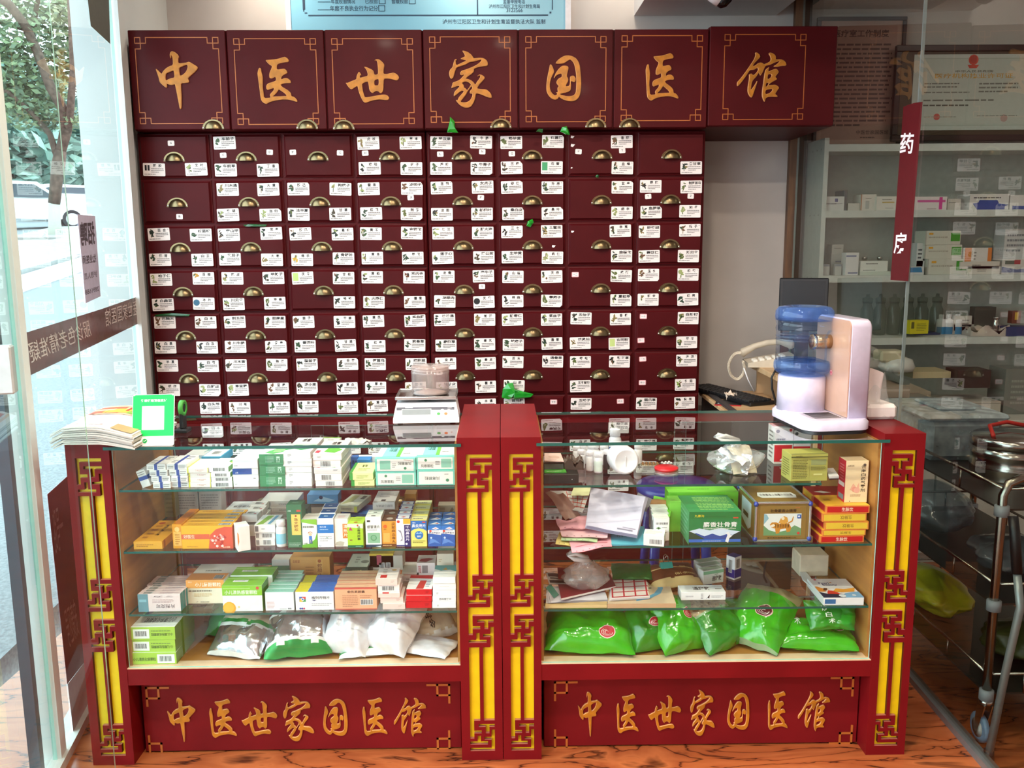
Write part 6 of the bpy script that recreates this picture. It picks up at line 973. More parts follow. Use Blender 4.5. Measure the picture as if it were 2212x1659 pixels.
for a in (-w, w):
    for z in (.0085, hT-.004):
        for b in (0, dT): m = M(); m.lathe([(0, -.008), (.0055, -.006), (.0075, 0), (.0055, .006), (0, .008)], mat('blue_corner', '#2a3f9a', .25, coat=.5), 12, (a, b, z)); m.build('corner_cap', t)
gz_ = pxbox('medicine_box', 'large dark green plaster box with mountain lake picture, film wrapped', 1488, 1600, 1124, 1194.5, 2.480, .17, SH[2], '#2a7a3e', front=[('r', 0, .42, 1, .8, '#2c8048'), ('p', [(0, .42), (.2, .5), (.4, .44), (.62, .52), (.8, .44), (1, .4), (1, .12), (0, .12)], '#cfe0f0'), ('p', [(0, .3), (.14, .36), (.3, .26), (.45, .34), (.6, .26), (.75, .33), (1, .22), (1, .12), (0, .12)], '#33509a'), ('p', [(0, .42), (.12, .34), (.32, .16), (0, .1)], '#2f4a34'), ('p', [(1, .42), (.85, .3), (.7, .16), (1, .12)], '#243a34'), ('r', 0, .08, 1, .17, '#3a6cc0'), ('r', 0, 0, 1, .08, '#2c4a2a'), ('t', '麝香壮骨膏', .27, .54, .92, .7, '#f1f4ee'), ('t', 'ShexiangZhuangguGao', .27, .46, .9, .53, '#d9e4d2'), ('t', '九寨沟', .1, .84, .28, .92, '#e2d43a'), ('r', .3, .86, .7, .865, '#12402a'), ('r', .84, .8, .94, .84, '#c8583a'), ('p', [(.7, .1), (.74, .3), (.7, .36), (.76, .4), (.8, .3), (.84, .28), (.78, .2), (.76, .06)], '#e6e9ec'), TX(.26, .1, .7, .14, 1, '#cfe0f4')], top=[('r', 0, 0, 1, 1, '#3a9052'), TX(.24, .1, .95, .9, 9, '#9ac86a')], left=[('r', 0, 0, 1, 1, '#4f9a68'), TX(.1, .1, .9, .9, 6, '#7fb894')])
x0, x1 = at(1484, 1160, y=2.478).x, at(1604, 1160, y=2.478).x
pxbox('medicine_box', 'bright lime carton standing behind the dark green plaster box', 1444, 1594, 1066, 1135, 2.67, .07, SH[2], '#74d03c', front=[('d', .52, .78, .12, '#6cb4d8'), ('t', '六味地黄', .4, .6, .66, .7, '#2f6a2a'), ('d', .9, .72, .07, '#3f7a34'), TX(.1, .4, .4, .55, 2, '#4f9a34')], top=[('r', 0, 0, 1, 1, '#84dc48'), TX(.3, .4, .7, .6, 1, '#4f9a34')])
slab('carton_flap', 'opened lime carton flap with a round thumb hole', 'carton', [(1408, 1112), (1447, 1117), (1454, 1080), (1412, 1072)], SH[2]+.064, .002, ink('#86dc4c'), [('d', .42, .6, .24, '#4f9a34'), ('d', .46, .62, .22, '#b9875a')])
pxbox('medicine_box', 'lime carton body beneath the opened flap', 1446, 1482, 1104, 1170, 2.60, .06, SH[2], '#7fc84a')
for i in range(3):
    pxbox('medicine_box', ['eye drop box with a green eye, front one beside the lime flap', 'eye drop box right behind the green-eyed front one', 'eye drop box farthest back behind the green-eyed front one'][i], 1413-i*3, 1446-i*2, 1114-i*2, 1162-i*2, 2.52+i*.045, .043, SH[2], '#eeece9', front=[('p', [(.1, .56), (.28, .62), (.48, .56), (.3, .5)], '#5f8a5a'), ('d', .3, .56, .035, '#1f3a24'), TX(.5, .56, .85, .62, 1), BC(.12, .72, .88, .82), ('p', [(.2, .12), (.4, .26), (.7, .36), (.95, .4), (.7, .34), (.42, .22)], '#6a6a70'), TX(.5, .05, .9, .1, 1)] if i == 0 else (), left=[BC(.3, .2, .6, .8)], top=[('r', 0, 0, 1, 1, '#e4e4dc')], group='eye drop boxes')
rotbox('medicine_box', 'small white box lying aslant in front of the eye drop boxes', 1390, 1180, SH[2], .060, .052, .034, math.radians(-14), '#f3efe9', front=[BC(.3, .2, .9, .6)], top=[TX(.1, .2, .9, .8, 3, '#d9cfc4')], left=[('r', .3, .2, .7, .7, '#c9c4c0')])
slab('blue_booklet', 'flat turquoise booklet under the edge of the lilac sheets', 'booklet', [(1318, 1179), (1394, 1178), (1392, 1140), (1316, 1140)], SH[2], .005, ink('#5fb8cc'), [('t', '仁者心十分', .2, .35, .75, .55, '#2a5a6a', 1)])
def sheet(label, pts, m, zz, group, items=None, name='paper_sheet', wave=.006, seed=1):
    """loose sheet spanned by four pixel corners at their own heights"""
    P = [at(px, py, z=z) for (px, py), z in zip(pts, zz)]; q = M(); s_ = V3((seed*3.3, 0, 0))
    def S(u, v, e=0.0):
        a = P[0].lerp(P[1], u); b = P[3].lerp(P[2], u); p = a.lerp(b, v); return p+V3((0, 0, wave*noise.noise(V3((u*2.2, v*2.2, 0))+s_)+e))
    q.grid(lambda u, v: S(u, v), 10, 10, m); q.grid(lambda u, v: S(1-u, v, -.0012), 10, 10, m)
    for it in items or (): q.grid(lambda a, b: S(it[0]+(it[2]-it[0])*a, it[1]+(it[3]-it[1])*b, .0014), 6, 2, ink(it[4]))
    return single(q, name, label, 'paper', group)
PG = 'loose papers on the middle shelf'; PK = ink('#f0a9b4'); PKL = ink('#f5c6cc'); LIL = ink('#cfc6da'); dots = [(.1+.16*i, .04, .13+.16*i, .07, '#8a5a66') for i in range(5)]
b0 = SH[2]+.002
sheet('cream sheets at the bottom of the pink paper heap', [(1200, 1174), (1268, 1186), (1272, 1160), (1208, 1150)], ink('#e8cf80'), [b0]*4, PG, dots, seed=2)
sheet('pink punched form sticking out over the shelf edge', [(1236, 1194), (1322, 1180), (1318, 1150), (1228, 1160)], PK, [b0+.004]*4, PG, dots+[(.1, .3, .9, .33, '#d98a98')], seed=3)
sheet('pale green form between the pink papers', [(1212, 1166), (1290, 1170), (1292, 1155), (1214, 1152)], ink('#bfd6a8'), [b0+.011]*4, PG, dots, seed=4)
sheet('wide pink form second from the top of the heap', [(1214, 1160), (1312, 1160), (1318, 1130), (1206, 1132)], PKL, [b0+.018]*4, PG, dots, seed=5)
sheet('bent pink form on top of the pink paper heap', [(1210, 1143), (1308, 1142), (1280, 1112), (1200, 1124)], PK, [b0+.024, b0+.026, b0+.036, b0+.03], PG, dots, wave=.016, seed=6)
for i in range(4):
    sheet(['lowest lilac sheet of the big leaning sheaf', 'second lilac sheet of the big leaning sheaf', 'third lilac sheet of the big leaning sheaf', 'topmost lilac sheet of the big leaning sheaf'][i], [(1264+i, 1141-i*2), (1376, 1162-i*2), (1400-i*2, 1075-i), (1276, 1056-i)], LIL, [b0+.034+.0035*i, b0+.020+.0035*i, b0+.094+.003*i, b0+.094+.003*i], 'lilac sheets in a sheaf', [(.6, .06, .9, .09, '#8a8494'), (.7, .12, .95, .14, '#a29cae')] if i == 3 else None, wave=.004, seed=8)
sheet('grey folded sheet behind the lilac sheaf', [(1370, 1088), (1396, 1106), (1408, 1078), (1378, 1064)], ink('#a8a6ac'), [b0+.05, b0+.05, b0+.085, b0+.085], PG, wave=.003, seed=11)
sheet('grey label sheet with red lattice lines left of the lilac sheaf', [(1216, 1094), (1258, 1108), (1274, 1064), (1188, 1060)], ink('#c9c0bc'), [b0+.05, b0+.05, b0+.09, b0+.09], PG, [(0.4, .2+.2*i, 1, .23+.2*i, '#c0402c') for i in range(4)]+[(.4+.15*i, .15, .42+.15*i, .95, '#c0402c') for i in range(4)], wave=.004, seed=12)
sheet('brown folder leaning at the far left of the middle shelf', [(1222, 1122), (1258, 1116), (1216, 1064), (1178, 1062)], ink('#a57a6c'), [b0+.024, b0+.03, b0+.10, b0+.10], PG, wave=.01, seed=13)
sheet('pale yellow sheet standing at the back left of the middle shelf', [(1233, 1070), (1272, 1070), (1276, 1052), (1240, 1050)], ink('#dcd7a0'), [b0+.09, b0+.09, b0+.112, b0+.112], PG, wave=.003, seed=14)
# ================================================================== right counter: lower shelf
z3 = SH[3]
slab('writing_pad', 'cream writing pad lowest at the far left of the lower shelf', 'pad', [(1178, 1314), (1311, 1313), (1312, 1288), (1182, 1286)], z3, .009, ink('#e0bf86'))
for i in range(3):
    sheet(['white form lowest under the maroon book', 'white form second under the maroon book', 'white form right under the maroon book'][i], [(1180+i*5, 1303-i), (1313, 1298-i*2), (1300, 1262), (1180, 1268)], ink('#ebe4e8'), [z3+.0105+.003*i, z3+.0105+.003*i, z3+.02, z3+.02+.002*i], 'forms under the maroon book', wave=.005, seed=20+i)
slab('maroon_book', 'maroon notebook under the crumpled carrier bag', 'book', [(1212, 1297), (1330, 1270), (1318, 1244), (1205, 1262)], z3+.026, .006, ink('#8a2c34'), edge=ink('#eadfd8'))
slab('teal_tag', 'teal paper tag hanging over the forms at the far left', 'tag', [(1179, 1271), (1197, 1292), (1207, 1285), (1189, 1261)], z3+.022, .0015, ink('#5fae9a'))
sheet('printed black and white leaflet at the far left of the lower shelf', [(1186, 1262), (1240, 1262), (1232, 1238), (1180, 1238)], ink('#b8aca6'), [z3+.03, z3+.034, z3+.05, z3+.05], 'loose papers on the lower shelf', [(.05, .1, .9, .35, '#2c2628'), (.1, .45, .9, .55, '#4a4244'), (.05, .65, .5, .95, '#3a2a2c')], wave=.003, seed=24)
sheet('red card standing behind the leaflet, far left of the lower shelf', [(1206, 1250), (1236, 1252), (1232, 1226), (1204, 1226)], ink('#7a1c24'), [z3+.045, z3+.045, z3+.07, z3+.07], 'loose papers on the lower shelf', wave=.002, seed=25)
carrier('carrier_bag', 'crumpled translucent carrier bag with green print on the maroon notebook', 1268, 1282, z3+.0325, .072, .05, .085, thin('milky_film', (.86, .84, .82), 1.5, .12, .24, '#e6dcd6'), 7, True, None)
slab('cream_book', 'thick cream book with a blue arc on its cover', 'book', [(1312, 1314), (1460, 1313), (1443, 1262), (1318, 1264)], z3, .014, ink('#d9c0a0'), [('p', [(.42, .1), (.62, .2), (.78, .42), (.82, .66), (.76, .86), (.70, .86), (.74, .64), (.68, .42), (.54, .24), (.42, .18)], '#5fa4c4'), TX(.55, .6, .66, .72, 1, '#3a3430')], edge=ink('#c9a27c'))
gr = [('r', .02, .02, .98, .98, '#f3e2da')]
for i in range(4): gr.append(('r', .02, .02+.24*i, .98, .06+.24*i, '#c8323c'))
for i in range(4): gr.append(('r', .02+.3*i, .02, .06+.3*i, .98, '#c8323c'))
for k in range(5):
    slab('sticker_sheet', ['lowest', 'second', 'third', 'fourth', 'topmost'][k]+' red-framed sticker sheet of the pile on the cream book', 'sticker sheet', [(1316+k, 1298-k), (1403+k % 2, 1293-k), (1390, 1247), (1318, 1252)], z3+.0145+k*.0028, .0022, ink('#efe4e0'), gr, 'sticker sheets in a pile')
pouch('tea_packet', 'flat dark green packet lying across the sticker sheets', 1364, 1243, z3+.029, .125, .085, .014, [(0, mat('dark_green_foil', '#2c6a30', .3, metal=.3, amount=.15, scale=40))], math.radians(-4), (math.radians(14), 0), 41, 'packet', wr=.2)
pouch('paper_pouch', 'brown and cream printed pouch held by a teal clip', 1450, 1258, z3+.002, .17, .115, .04, [(0, mat('kraft_cream', '#d3b47c', .5)), (.22, mat('brown_pouch', '#6a3a20', .42)), (.6, mat('kraft_cream', '#d3b47c', .5)), (.66, mat('brown_pouch', '#6a3a20', .42))], math.radians(14), (math.radians(16), 0), 44, decals=[('txt', '001-00000', .5, .28, .4, .08, 0, '#d3b47c')], wr=.2)
c = at(1442, 1220, z=z3+.062); t = thing('binder_clip', 'teal binder clip on the brown and cream pouch', 'clip', (c.x, c.y, z3+.050), .2)
m = M(); m.prism([(-.020, 0, 0), (-.020, .012, .016), (-.020, .016, .016), (-.020, .024, 0)], (.040, 0, 0), mat('teal_metal', '#3aa69a', .3, coat=.4)); m.build('spring_body', t)
for s in (-1, 1):
    m = M(); m.tube([(-.008, .014, .016), (-.006, .014+s*.006, .034), (0, .014+s*.008, .040), (.006, .014+s*.006, .034), (.008, .014, .016)], .0011, STEEL, 6); m.build('wire_arm', t)
gs = [('r', 0, .72, 1, .95, '#7fae8a'), ('t', '通窍散', .42, .2, .9, .55, '#2f2c2c'), TX(.55, .62, .75, .7, 1, '#5a8a66')]
for i in range(3):
    pxbox('medicine_box', ['white and green carton standing front at the back of the lower shelf', 'white and green carton, second in the row at the back', 'white and green carton, last in the row at the back'][i], 1516-i*5, 1567-i*3, 1222-i*4, 1252-i*4, 2.66+i*.035, .033, z3, '#d3d3ce', front=gs if i == 0 else (), top=[('r', .06, .1, .94, .9, '#9fae9c')], group='white and green cartons', rz=.35)
rotbox('medicine_box', 'small white and indigo box standing edge-on beside the green cartons', 1582, 1251, z3, .034, .034, .076, math.radians(38), '#ece9ec', front=[('r', 0, .08, 1, .45, '#2f2f86'), BC(.2, .5, .7, .9)], left=[('r', 0, .08, 1, .45, '#2f2f86'), BC(.3, .3, .7, .85)], right=[('r', 0, .08, 1, .45, '#2f2f86')], top=[('r', 0, 0, 1, 1, '#3a3a8a')])
pxbox('medicine_box', 'long flat white box with dark characters near the front edge', 1472, 1568, 1265, 1282.5, 2.53, .055, z3, '#f2f2f2', front=[TX(.1, .3, .34, .7, 1, '#c9c9cc'), TX(.44, .15, .5, .85, 4, '#8a8a8e'), ('p', [(.56, .15), (.6, .4), (.64, .7), (.63, .2), (.6, .3)], '#222226'), TX(.68, .3, .95, .6, 2, '#a9a9ad')], top=[('t', '通窍散', .3, .3, .68, .75, '#2a2a2c'), TX(.8, .3, .95, .6, 1)])
pb = rotbox('gift_box', 'white box with a seated lady in red painted on its lid', 1779, 1308, z3, .120, .150, .024, math.radians(-1), '#eeecea', top=[('t', 'Pearl', .18, .70, .44, .80, '#2a2a6a'), ('t', 'Beauty', .24, .60, .62, .70, '#2a2a6a'), ('d', .5, .78, .025, '#e08a3a'), ('d', .16, .93, .03, '#c8323c'), ('p', [(0, .0), (.62, .0), (.66, .1), (.5, .2), (.2, .18), (.06, .25), (0, .3)], '#232842'), ('p', [(.55, 0), (1, 0), (1, .3), (.8, .26), (.6, .2)], '#7fb0d6'), ('p', [(.35, .3), (.55, .26), (.9, .3), (1, .5), (.7, .42), (.5, .46)], '#e8a23c'), ('p', [(0, .3), (.18, .3), (.2, .44), (.06, .56), (0, .56)], '#d98a34'), ('p', [(.18, .18), (.5, .16), (.46, .24), (.36, .34), (.26, .36), (.2, .26)], '#d8402c'), ('d', .24, .42, .045, '#f2d0b0'), ('p', [(.14, .36), (.2, .48), (.28, .47), (.26, .4), (.2, .34)], '#5a3420'), ('d', .5, .08, .07, '#e8eef4'), ('d', .8, .1, .04, '#e8eef4')], front=[('r', .03, .2, .3, .8, '#3a6a9c')], left=[('r', 0, 0, 1, 1, '#e0e2e0')])
slab('box_lid', 'open white box lid standing askew left of the painted box', 'lid', [(1734, 1254), (1776, 1290), (1772, 1276), (1716, 1206)], z3+.012, .004, ink('#dfe3e0'))
rotbox('gift_box', 'dark painted box with red flowers behind the white lady box', 1740, 1213, z3, .105, .05, .05, 0, '#2c2a34', front=[('d', .2, .6, .2, '#8a8a92'), ('d', .6, .4, .24, '#c8402c'), ('d', .85, .7, .16, '#9a9a98'), ('d', .45, .75, .14, '#a83a2c')], top=[('d', .3, .5, .2, '#7a7a82'), ('d', .7, .5, .2, '#b8382c')])
m = M(); m.cbox(at(1727, 1183, y=2.72).x, at(1790, 1183, y=2.72).x, 2.71, 2.79, z3, z3+.072, FTAN, .003); single(m, 'paper_box', 'plain tan box below the shelf behind the dark painted box', 'box')
# ================================================================== right counter: green herb bags on the case floor
GF = mat('bright_green_film', '#3fae1e', .16, coat=.5, amount=.14, scale=9, bump=.25, bscale=30); GF2 = mat('deep_green_film', '#2a8a20', .2, coat=.5, amount=.16, scale=9, bump=.25, bscale=30); CLR = mat('seed_window', '#8a7256', .35, h2='#4a3a28', scale=130, coat=.5); SEAL = mat('clear_seal', '#8fae84', .18, coat=.5)
GB = 'green herb bags in the right case'; OV, OV2, OVD = '#b81e2c', '#f0c8bc', '#5a1a24'
Z4 = SH[4]
pouch('herb_bag', 'big green herb bag lying flat at the far left with an oval red badge', 1272, 1424, Z4, .27, .19, .115, [(0, GF), (.78, CLR)], math.radians(-6), (math.radians(22), 0), 51, 'bag', GB, [('oval', .70, .20, .085, .085, OV, OV2)], ztop=.460)
pouch('herb_bag', 'smaller green herb bag propped behind the big flat one', 1392, 1392, Z4, .13, .15, .10, [(0, GF2), (.84, CLR)], math.radians(18), (math.radians(40), 0), 53, 'bag', GB, [('oval', .56, .42, .12, .09, OV, OV2)], ztop=.460)
pouch('herb_bag', 'shiny green herb bag leaning right with its red badge high', 1468, 1420, Z4, .16, .18, .115, [(0, GF), (.92, SEAL)], math.radians(24), (math.radians(42), 0), 55, 'bag', GB, [('oval', .62, .52, .10, .085, OV, OV2)], ztop=.460)
pouch('herb_bag', 'green herb bag with a clear window of pale brown slices', 1556, 1420, Z4, .17, .18, .09, [(0, GF2), (.62, SEAL), (.66, mat('slice_window', '#b39a72', .35, h2='#6a5238', scale=90, coat=.5))], math.radians(34), (math.radians(40), 0), 57, 'bag', GB, ztop=.460)
pouch('herb_bag', 'fattest green herb bag slanting up with a dark maroon badge', 1672, 1420, Z4, .19, .25, .14, [(0, SEAL), (.04, GF), (.80, mat('beige_window', '#b5a47a', .35, coat=.4))], math.radians(-40), (math.radians(34), 0), 59, 'bag', GB, [('oval', .66, .46, .13, .085, OVD, OV2)], ztop=.460)
pouch('herb_bag', 'green herb bag lying low at the right end of the case floor', 1795, 1418, Z4, .24, .12, .075, [(0, GF)], math.radians(-8), (math.radians(12), 0), 61, 'bag', GB, [('oval', .78, .55, .075, .12, OVD, OV2), ('txt', '术', .24, .5, .08, .3, 0, '#dfe8d8')], ztop=.460)
pouch('herb_bag', 'green herb bag hanging upright with white brush characters', 1800, 1374, Z4+.075, .125, .13, .06, [(0, GF2)], math.radians(6), (math.radians(64), 0), 63, 'bag', GB, [('txt', '炒', .3, .68, .16, .16, 0, '#dfe8d8'), ('txt', '白', .36, .48, .16, .16, 0, '#dfe8d8'), ('txt', '术', .42, .26, .16, .16, 0, '#dfe8d8')], ztop=.460)
pouch('herb_bag', 'green herb bag squeezed in the far right corner over the low one', 1848, 1366, Z4+.078, .12, .13, .07, [(0, GF2)], math.radians(-22), (math.radians(50), 0), 65, 'bag', GB, [('oval', .45, .55, .09, .06, '#c8402c', '#e8b048')], ztop=.460)
pouch('herb_bag', 'dark green herb bag deep at the back below the lower shelf', 1560, 1358, Z4+.0, .22, .10, .13, [(0, GF2)], 0, (math.radians(50), 0), 67, 'bag', GB, ztop=.460)
# ================================================================== things standing on the counters
ZG = .9843
MGC = mat('brochure_edge', '#cfc6bd', .7, amount=.12, scale=3, stretch=(1, 1, 300)); COVER = mat('brochure_cover', '#f3efec', .4)
def brochure(k, label):
    q = M(); th = .0048; n = 14; rn = random.Random(k); dx, dy = rn.uniform(-.004, .004), rn.uniform(-.004, .003)
    P0, P1 = at(108, 940, y=2.40).x, at(286, 945, y=2.40).x
    def Zc(u): return 1.0022-.0165*max(0, (u-.56)/.44)**1.3-.013*max(0, (.14-u)/.14)+.0022*k*0
    def S(u, v, e): return V3((P0+(P1-P0)*u+dx-.055*v*(1-u)*.5, 2.402+dy+.32*v, Zc(u)+k*th+.010*math.sin(math.pi*min(1, u*1.1))*k/9+e))
    q.grid(lambda u, v: S(u, v, th*.80), n, 2, COVER, smooth=True); q.grid(lambda u, v: S(1-u, v, 0), n, 2, COVER)
    for v0 in (0, 1): q.grid(lambda u, v: S(u if v0 == 0 else 1-u, v0, v*th*.80), n, 1, MGC)
    for u0 in (0, 1): q.grid(lambda u, v: S(u0, (1-u) if u0 == 0 else u, v*th*.80), 2, 1, MGC if k % 3 else ink('#4a4640'))
    if k == 8:
        for a, b, c, d, col in ((.05, .55, .98, .97, '#e8b89a'), (.1, .6, .5, .9, '#d8603c'), (.3, .62, .8, .8, '#efc23c'), (.55, .7, .97, .95, '#c8402c'), (.6, .6, .9, .7, '#8ab04a'), (.15, .72, .4, .8, '#f3d8a0'), (.72, .02, .98, .2, '#b89a6c'), (.1, .1, .3, .12, '#c87a74'), (.4, .08, .6, .1, '#c87a74')):
            q.grid(lambda u, v: S(a+(c-a)*u, b+(d-b)*v, th+.0006+.0001*len(q.mats)), 5, 2, ink(col))
    return single(q, 'brochure', label, 'brochure', 'brochures in the sagging pile')
for k in range(9): brochure(k, ['lowest', 'second from the bottom', 'third from the bottom', 'fourth from the bottom', 'middle', 'fourth from the top', 'third from the top', 'second from the top', 'topmost colourful'][k]+' brochure of the sagging pile on the left counter post')
# green payment stand
xa, xb = at(284, 960, y=2.452).x, at(373, 960, y=2.452).x; w = (xb-xa)/2; H_ = .148; t = thing('payment_stand', 'green and white payment sign standing on the left counter glass', 'sign', ((xa+xb)/2, 2.456, ZG), math.radians(4)); LT = Matrix.Rotation(math.radians(-16), 4, 'X')
m = M(); m.T = LT; m.prism([(x, 0, z) for x, z in rrect(2*w, H_, .006, 4, 0, H_/2)], (0, .003, 0), mat('sign_white', '#fbfbfa', .2))
m.deco((-w, 0, 0), (1, 0, 0), (0, 0, 1), 2*w, H_, [('r', .012, .19, .988, .975, '#06d95c'), ('r', .06, .97, .94, .99, '#06d95c'), ('r', .23, .31, .76, .77, '#fbfbfa'), ('t', '推荐使用微信支付', .2, .85, .82, .905, '#f2fff6', 0, .03), ('d', .31, .1, .044, '#12b85a'), ('p', [(.275, .10), (.295, .085), (.35, .115), (.345, .122), (.297, .098), (.28, .108)], '#ffffff')]); m.build('sign_plate', t)
m = M(); m.prism([(-.03, .004, 0), (-.03, .05, 0), (-.03, .0365, .10), (-.03, .033, .10)], (.06, 0, 0), FILMC); m.build('easel_back', t)
c = at(386, 884, y=2.62); t = thing('tape_holder', 'small black and green tape holder half hidden behind the payment sign', 'tape holder', (c.x, 2.62, ZG)); m = M(); m.cbox(-.02, .02, 0, .045, 0, .012, BLACK, .003); m.cbox(-.004, .008, .005, .04, .012, c.z-ZG+.012, BLACK, .003); m.build('stand', t); m = M(); m.lathe([(.014, -.006), (.024, -.006), (.024, .006), (.014, .006), (.014, -.006)], ink('#3f9a3a'), 20, (.004, .022, c.z-ZG), 'x'); m.build('tape_roll', t)
# kitchen scale with tub
P = at(848, 917, z=ZG); Q = at(990, 918, z=ZG); w = (Q.x-P.x)/2; t = thing('weighing_scale', 'white digital weighing scale with steel tray on the left counter', 'scale', ((P.x+Q.x)/2+.002, P.y, ZG), .03); GR = mat('scale_grey', '#4a4c56', .35)
h1 = .064; yb = .175; m = M(); prof = [(0, 0.004), (.001, .016), (.028, h1-.004), (.034, h1), (yb-.01, h1), (yb, h1-.008), (yb, .004)]; n = len(prof)
vs = [(s*(w-(.009 if 0 < i < n-1 and prof[i][1] > .03 else 0)), y, z) for s in (-1, 1) for i, (y, z) in enumerate(prof)]; m.add(vs, [tuple(range(n)), tuple(range(n, 2*n))[::-1]]+[(i, n+i, n+(i+1) % n, (i+1) % n) for i in range(n)], mat('scale_white', '#f3eff2', .3, coat=.3))
for a in (-w*.8, w*.8):
    for b in (.02, yb-.02): m.lathe([(.009, 0), (.009, .005), (0, .005)], BLACK, 12, (a, b, 0))
m.build('housing', t)
o = V3((-w*.90, .0053, .019)); uy = V3((0, .0225, .040)).normalized(); o2 = o+V3((0, -.0006, .0004)); m = M(); W2, Hh = w*1.76, .036
m.deco(o2, (1, 0, 0), uy, W2, Hh, [('r', 0, 0, 1, 1, '#4a4c58'), ('r', .36, .06, .57, .18, '#e6e4e4'), ('r', .15, .92, .28, .98, '#e6e4e4'), ('l', .88, .72, .96, .95, 2, '#c9c9cc')]); cp_ = m.build('control_panel', t)
m = M(); m.deco(o2, (1, 0, 0), uy, W2, Hh, [('r', .09, .24, .60, .84, '#d6d8da'), ('r', .10, .28, .59, .80, '#7f878a')], .0008); m.build('display', cp_)
for u, v, r, col in ((.79, .68, .15, '#e4e4e6'), (.725, .36, .15, '#3f9a4a'), (.85, .36, .15, '#e8763c'), (.945, .25, .08, '#d9b0a8')):
    m = M(); nrm = V3((1, 0, 0)).cross(uy); cc = o2+V3((u*W2, 0, 0))+uy*(v*Hh); n = 16
    m.add([cc+nrm*.0018+V3((1, 0, 0))*(r*Hh*math.cos(6.2832*i/n))+uy*(r*Hh*.82*math.sin(6.2832*i/n)) for i in range(n)]+[cc+V3((1, 0, 0))*(r*Hh*1.1*math.cos(6.2832*i/n))+uy*(r*Hh*.92*math.sin(6.2832*i/n)) for i in range(n)], [tuple(range(n))]+[(i, n+i, n+(i+1) % n, (i+1) % n) for i in range(n)], ink(col)); m.build('button', cp_)
m = M(); tw = w*.94; m.lathe([(.035, 0), (.03, .010)], BLACK, 20, (0, .10, h1)); m.build('tray_support', t)
m = M(); y0, y1, z0 = .022, yb+.012, h1+.010; m.cbox(-tw, tw, y0, y1, z0, z0+.004, STEEL, .002)
for a, b, c_, d in ((-tw, tw, y0, y0+.005), (-tw, tw, y1-.005, y1), (-tw, -tw+.005, y0, y1), (tw-.005, tw, y0, y1)): m.cbox(a, b, c_, d, z0, z0+.010, STEEL, .002)
m.build('steel_tray', t)
zt_ = ZG+h1+.0142; c = at(927, 858, z=zt_); TUB = thin('frosted_tub', (.90, .86, .85), 1.45, .12, .16, '#e8dcd8'); t = thing('plastic_tub', 'round translucent tub with screw rim standing on the weighing scale', 'tub', (c.x, c.y+.062, zt_)); r = .0605; hh = at(927, 790, y=c.y+.06).z-zt_
m = M(); m.lathe([(0, .001), (r*.96, .001), (r, .005), (r, hh*.72), (r*1.03, hh*.75), (r*1.03, hh*.80), (r*.985, hh*.82), (r*.985, hh*.98), (r*.955, hh*.98), (r*.955, hh*.8), (r*.97, hh*.72), (r*.97, .004), (0, .004)], TUB, 40); m.build('tub_wall', t)
m = M(); m.lathe([(r*1.0, hh*.84), (r*1.03, hh*.87), (r*1.0, hh*.90)], TUB, 40); m.lathe([(r*1.0, hh*.94), (r*1.03, hh*.97), (r*.99, hh)], TUB, 40); m.build('screw_rim', t)
m = M(); m.lathe([(0, .008), (r*.7, .0085), (r*.93, .0045)], mat('white_powder', '#efe4dc', .9, amount=.08, scale=200), 32); m.build('powder', t)
# water dispenser
DTH = math.radians(6); t = thing('water_dispenser', 'white and peach water dispenser with blue bottle on the right counter', 'water dispenser', (.972, 2.655, ZG+.0002), DTH); PLW = mat('dispenser_white', '#d3cce0', .22, coat=.4)
def rbox(m, x0, x1, y0, y1, z0, z1, r, mm, top=.004):
    pts = [(x+(x0+x1)/2, y+(y0+y1)/2) for x, y in rrect(x1-x0, y1-y0, r, 6)]; pts2 = [(x+(x0+x1)/2, y+(y0+y1)/2) for x, y in rrect(x1-x0-2*top, y1-y0-2*top, max(r-top, .001), 6)]; n = len(pts)
    v = [(x, y, z0) for x, y in pts]+[(x, y, z1-top) for x, y in pts]+[(x, y, z1) for x, y in pts2]
    m.add(v, [tuple(range(n))[::-1], tuple(range(2*n, 3*n))], mm); m.add(v, [(k*n+i, k*n+(i+1) % n, k*n+n+(i+1) % n, k*n+n+i) for k in (0, 1) for i in range(n)], mm, True)
m = M(); rbox(m, -.100, .100, -.140, .140, 0, .014, .045, BLACK, .002); m.build('foot', t)
m = M(); rbox(m, -.105, .105, -.145, .145, .012, .042, .05, PLW, .009); m.build('base', t)
bx, by = -.028, .068; zb_ = at(1747, 806, y=2.74).z-ZG; zt2 = at(1747, 660, y=2.74).z-ZG
m = M(); m.lathe([(.074, .040), (.072, zb_-.004), (.066, zb_), (0, zb_)], PLW, 40, (bx, by, 0)); m.build('bottle_seat', t)
BL = thin('blue_bottle', (.84, .90, .96), 1.45, .03, .035, '#7da0d6'); BLR = thin('blue_bottle_rim', (.62, .76, .95), 1.45, .05, .22, '#5f86cc'); hb = zt2-zb_; R0 = .087
prof = [(.058, -.012), (.066, .0), (.084, .012), (R0, .022), (R0, .036), (R0*.955, .046), (R0*.955, hb*.62), (R0*.985, hb*.68), (R0*.955, hb*.73), (R0, hb*.80), (R0*1.01, hb*.86), (R0*1.0, hb*.93), (R0*.9, hb*.985), (R0*.72, hb), (0, hb*.985)]
prof = [(r_, z+zb_) for r_, z in prof]; m = M(); m.lathe(prof[:6], BLR, 44, (bx, by, 0)); m.lathe(prof[5:10], BL, 44, (bx, by, 0)); m.lathe(prof[9:], BLR, 44, (bx, by, 0))
for q_ in (.52, .57): m.lathe([(R0*.955, zb_+hb*(q_-.012)), (R0*.985, zb_+hb*q_), (R0*.955, zb_+hb*(q_+.012))], BL, 44, (bx, by, 0))
bo_ = m.build('water_bottle', t)
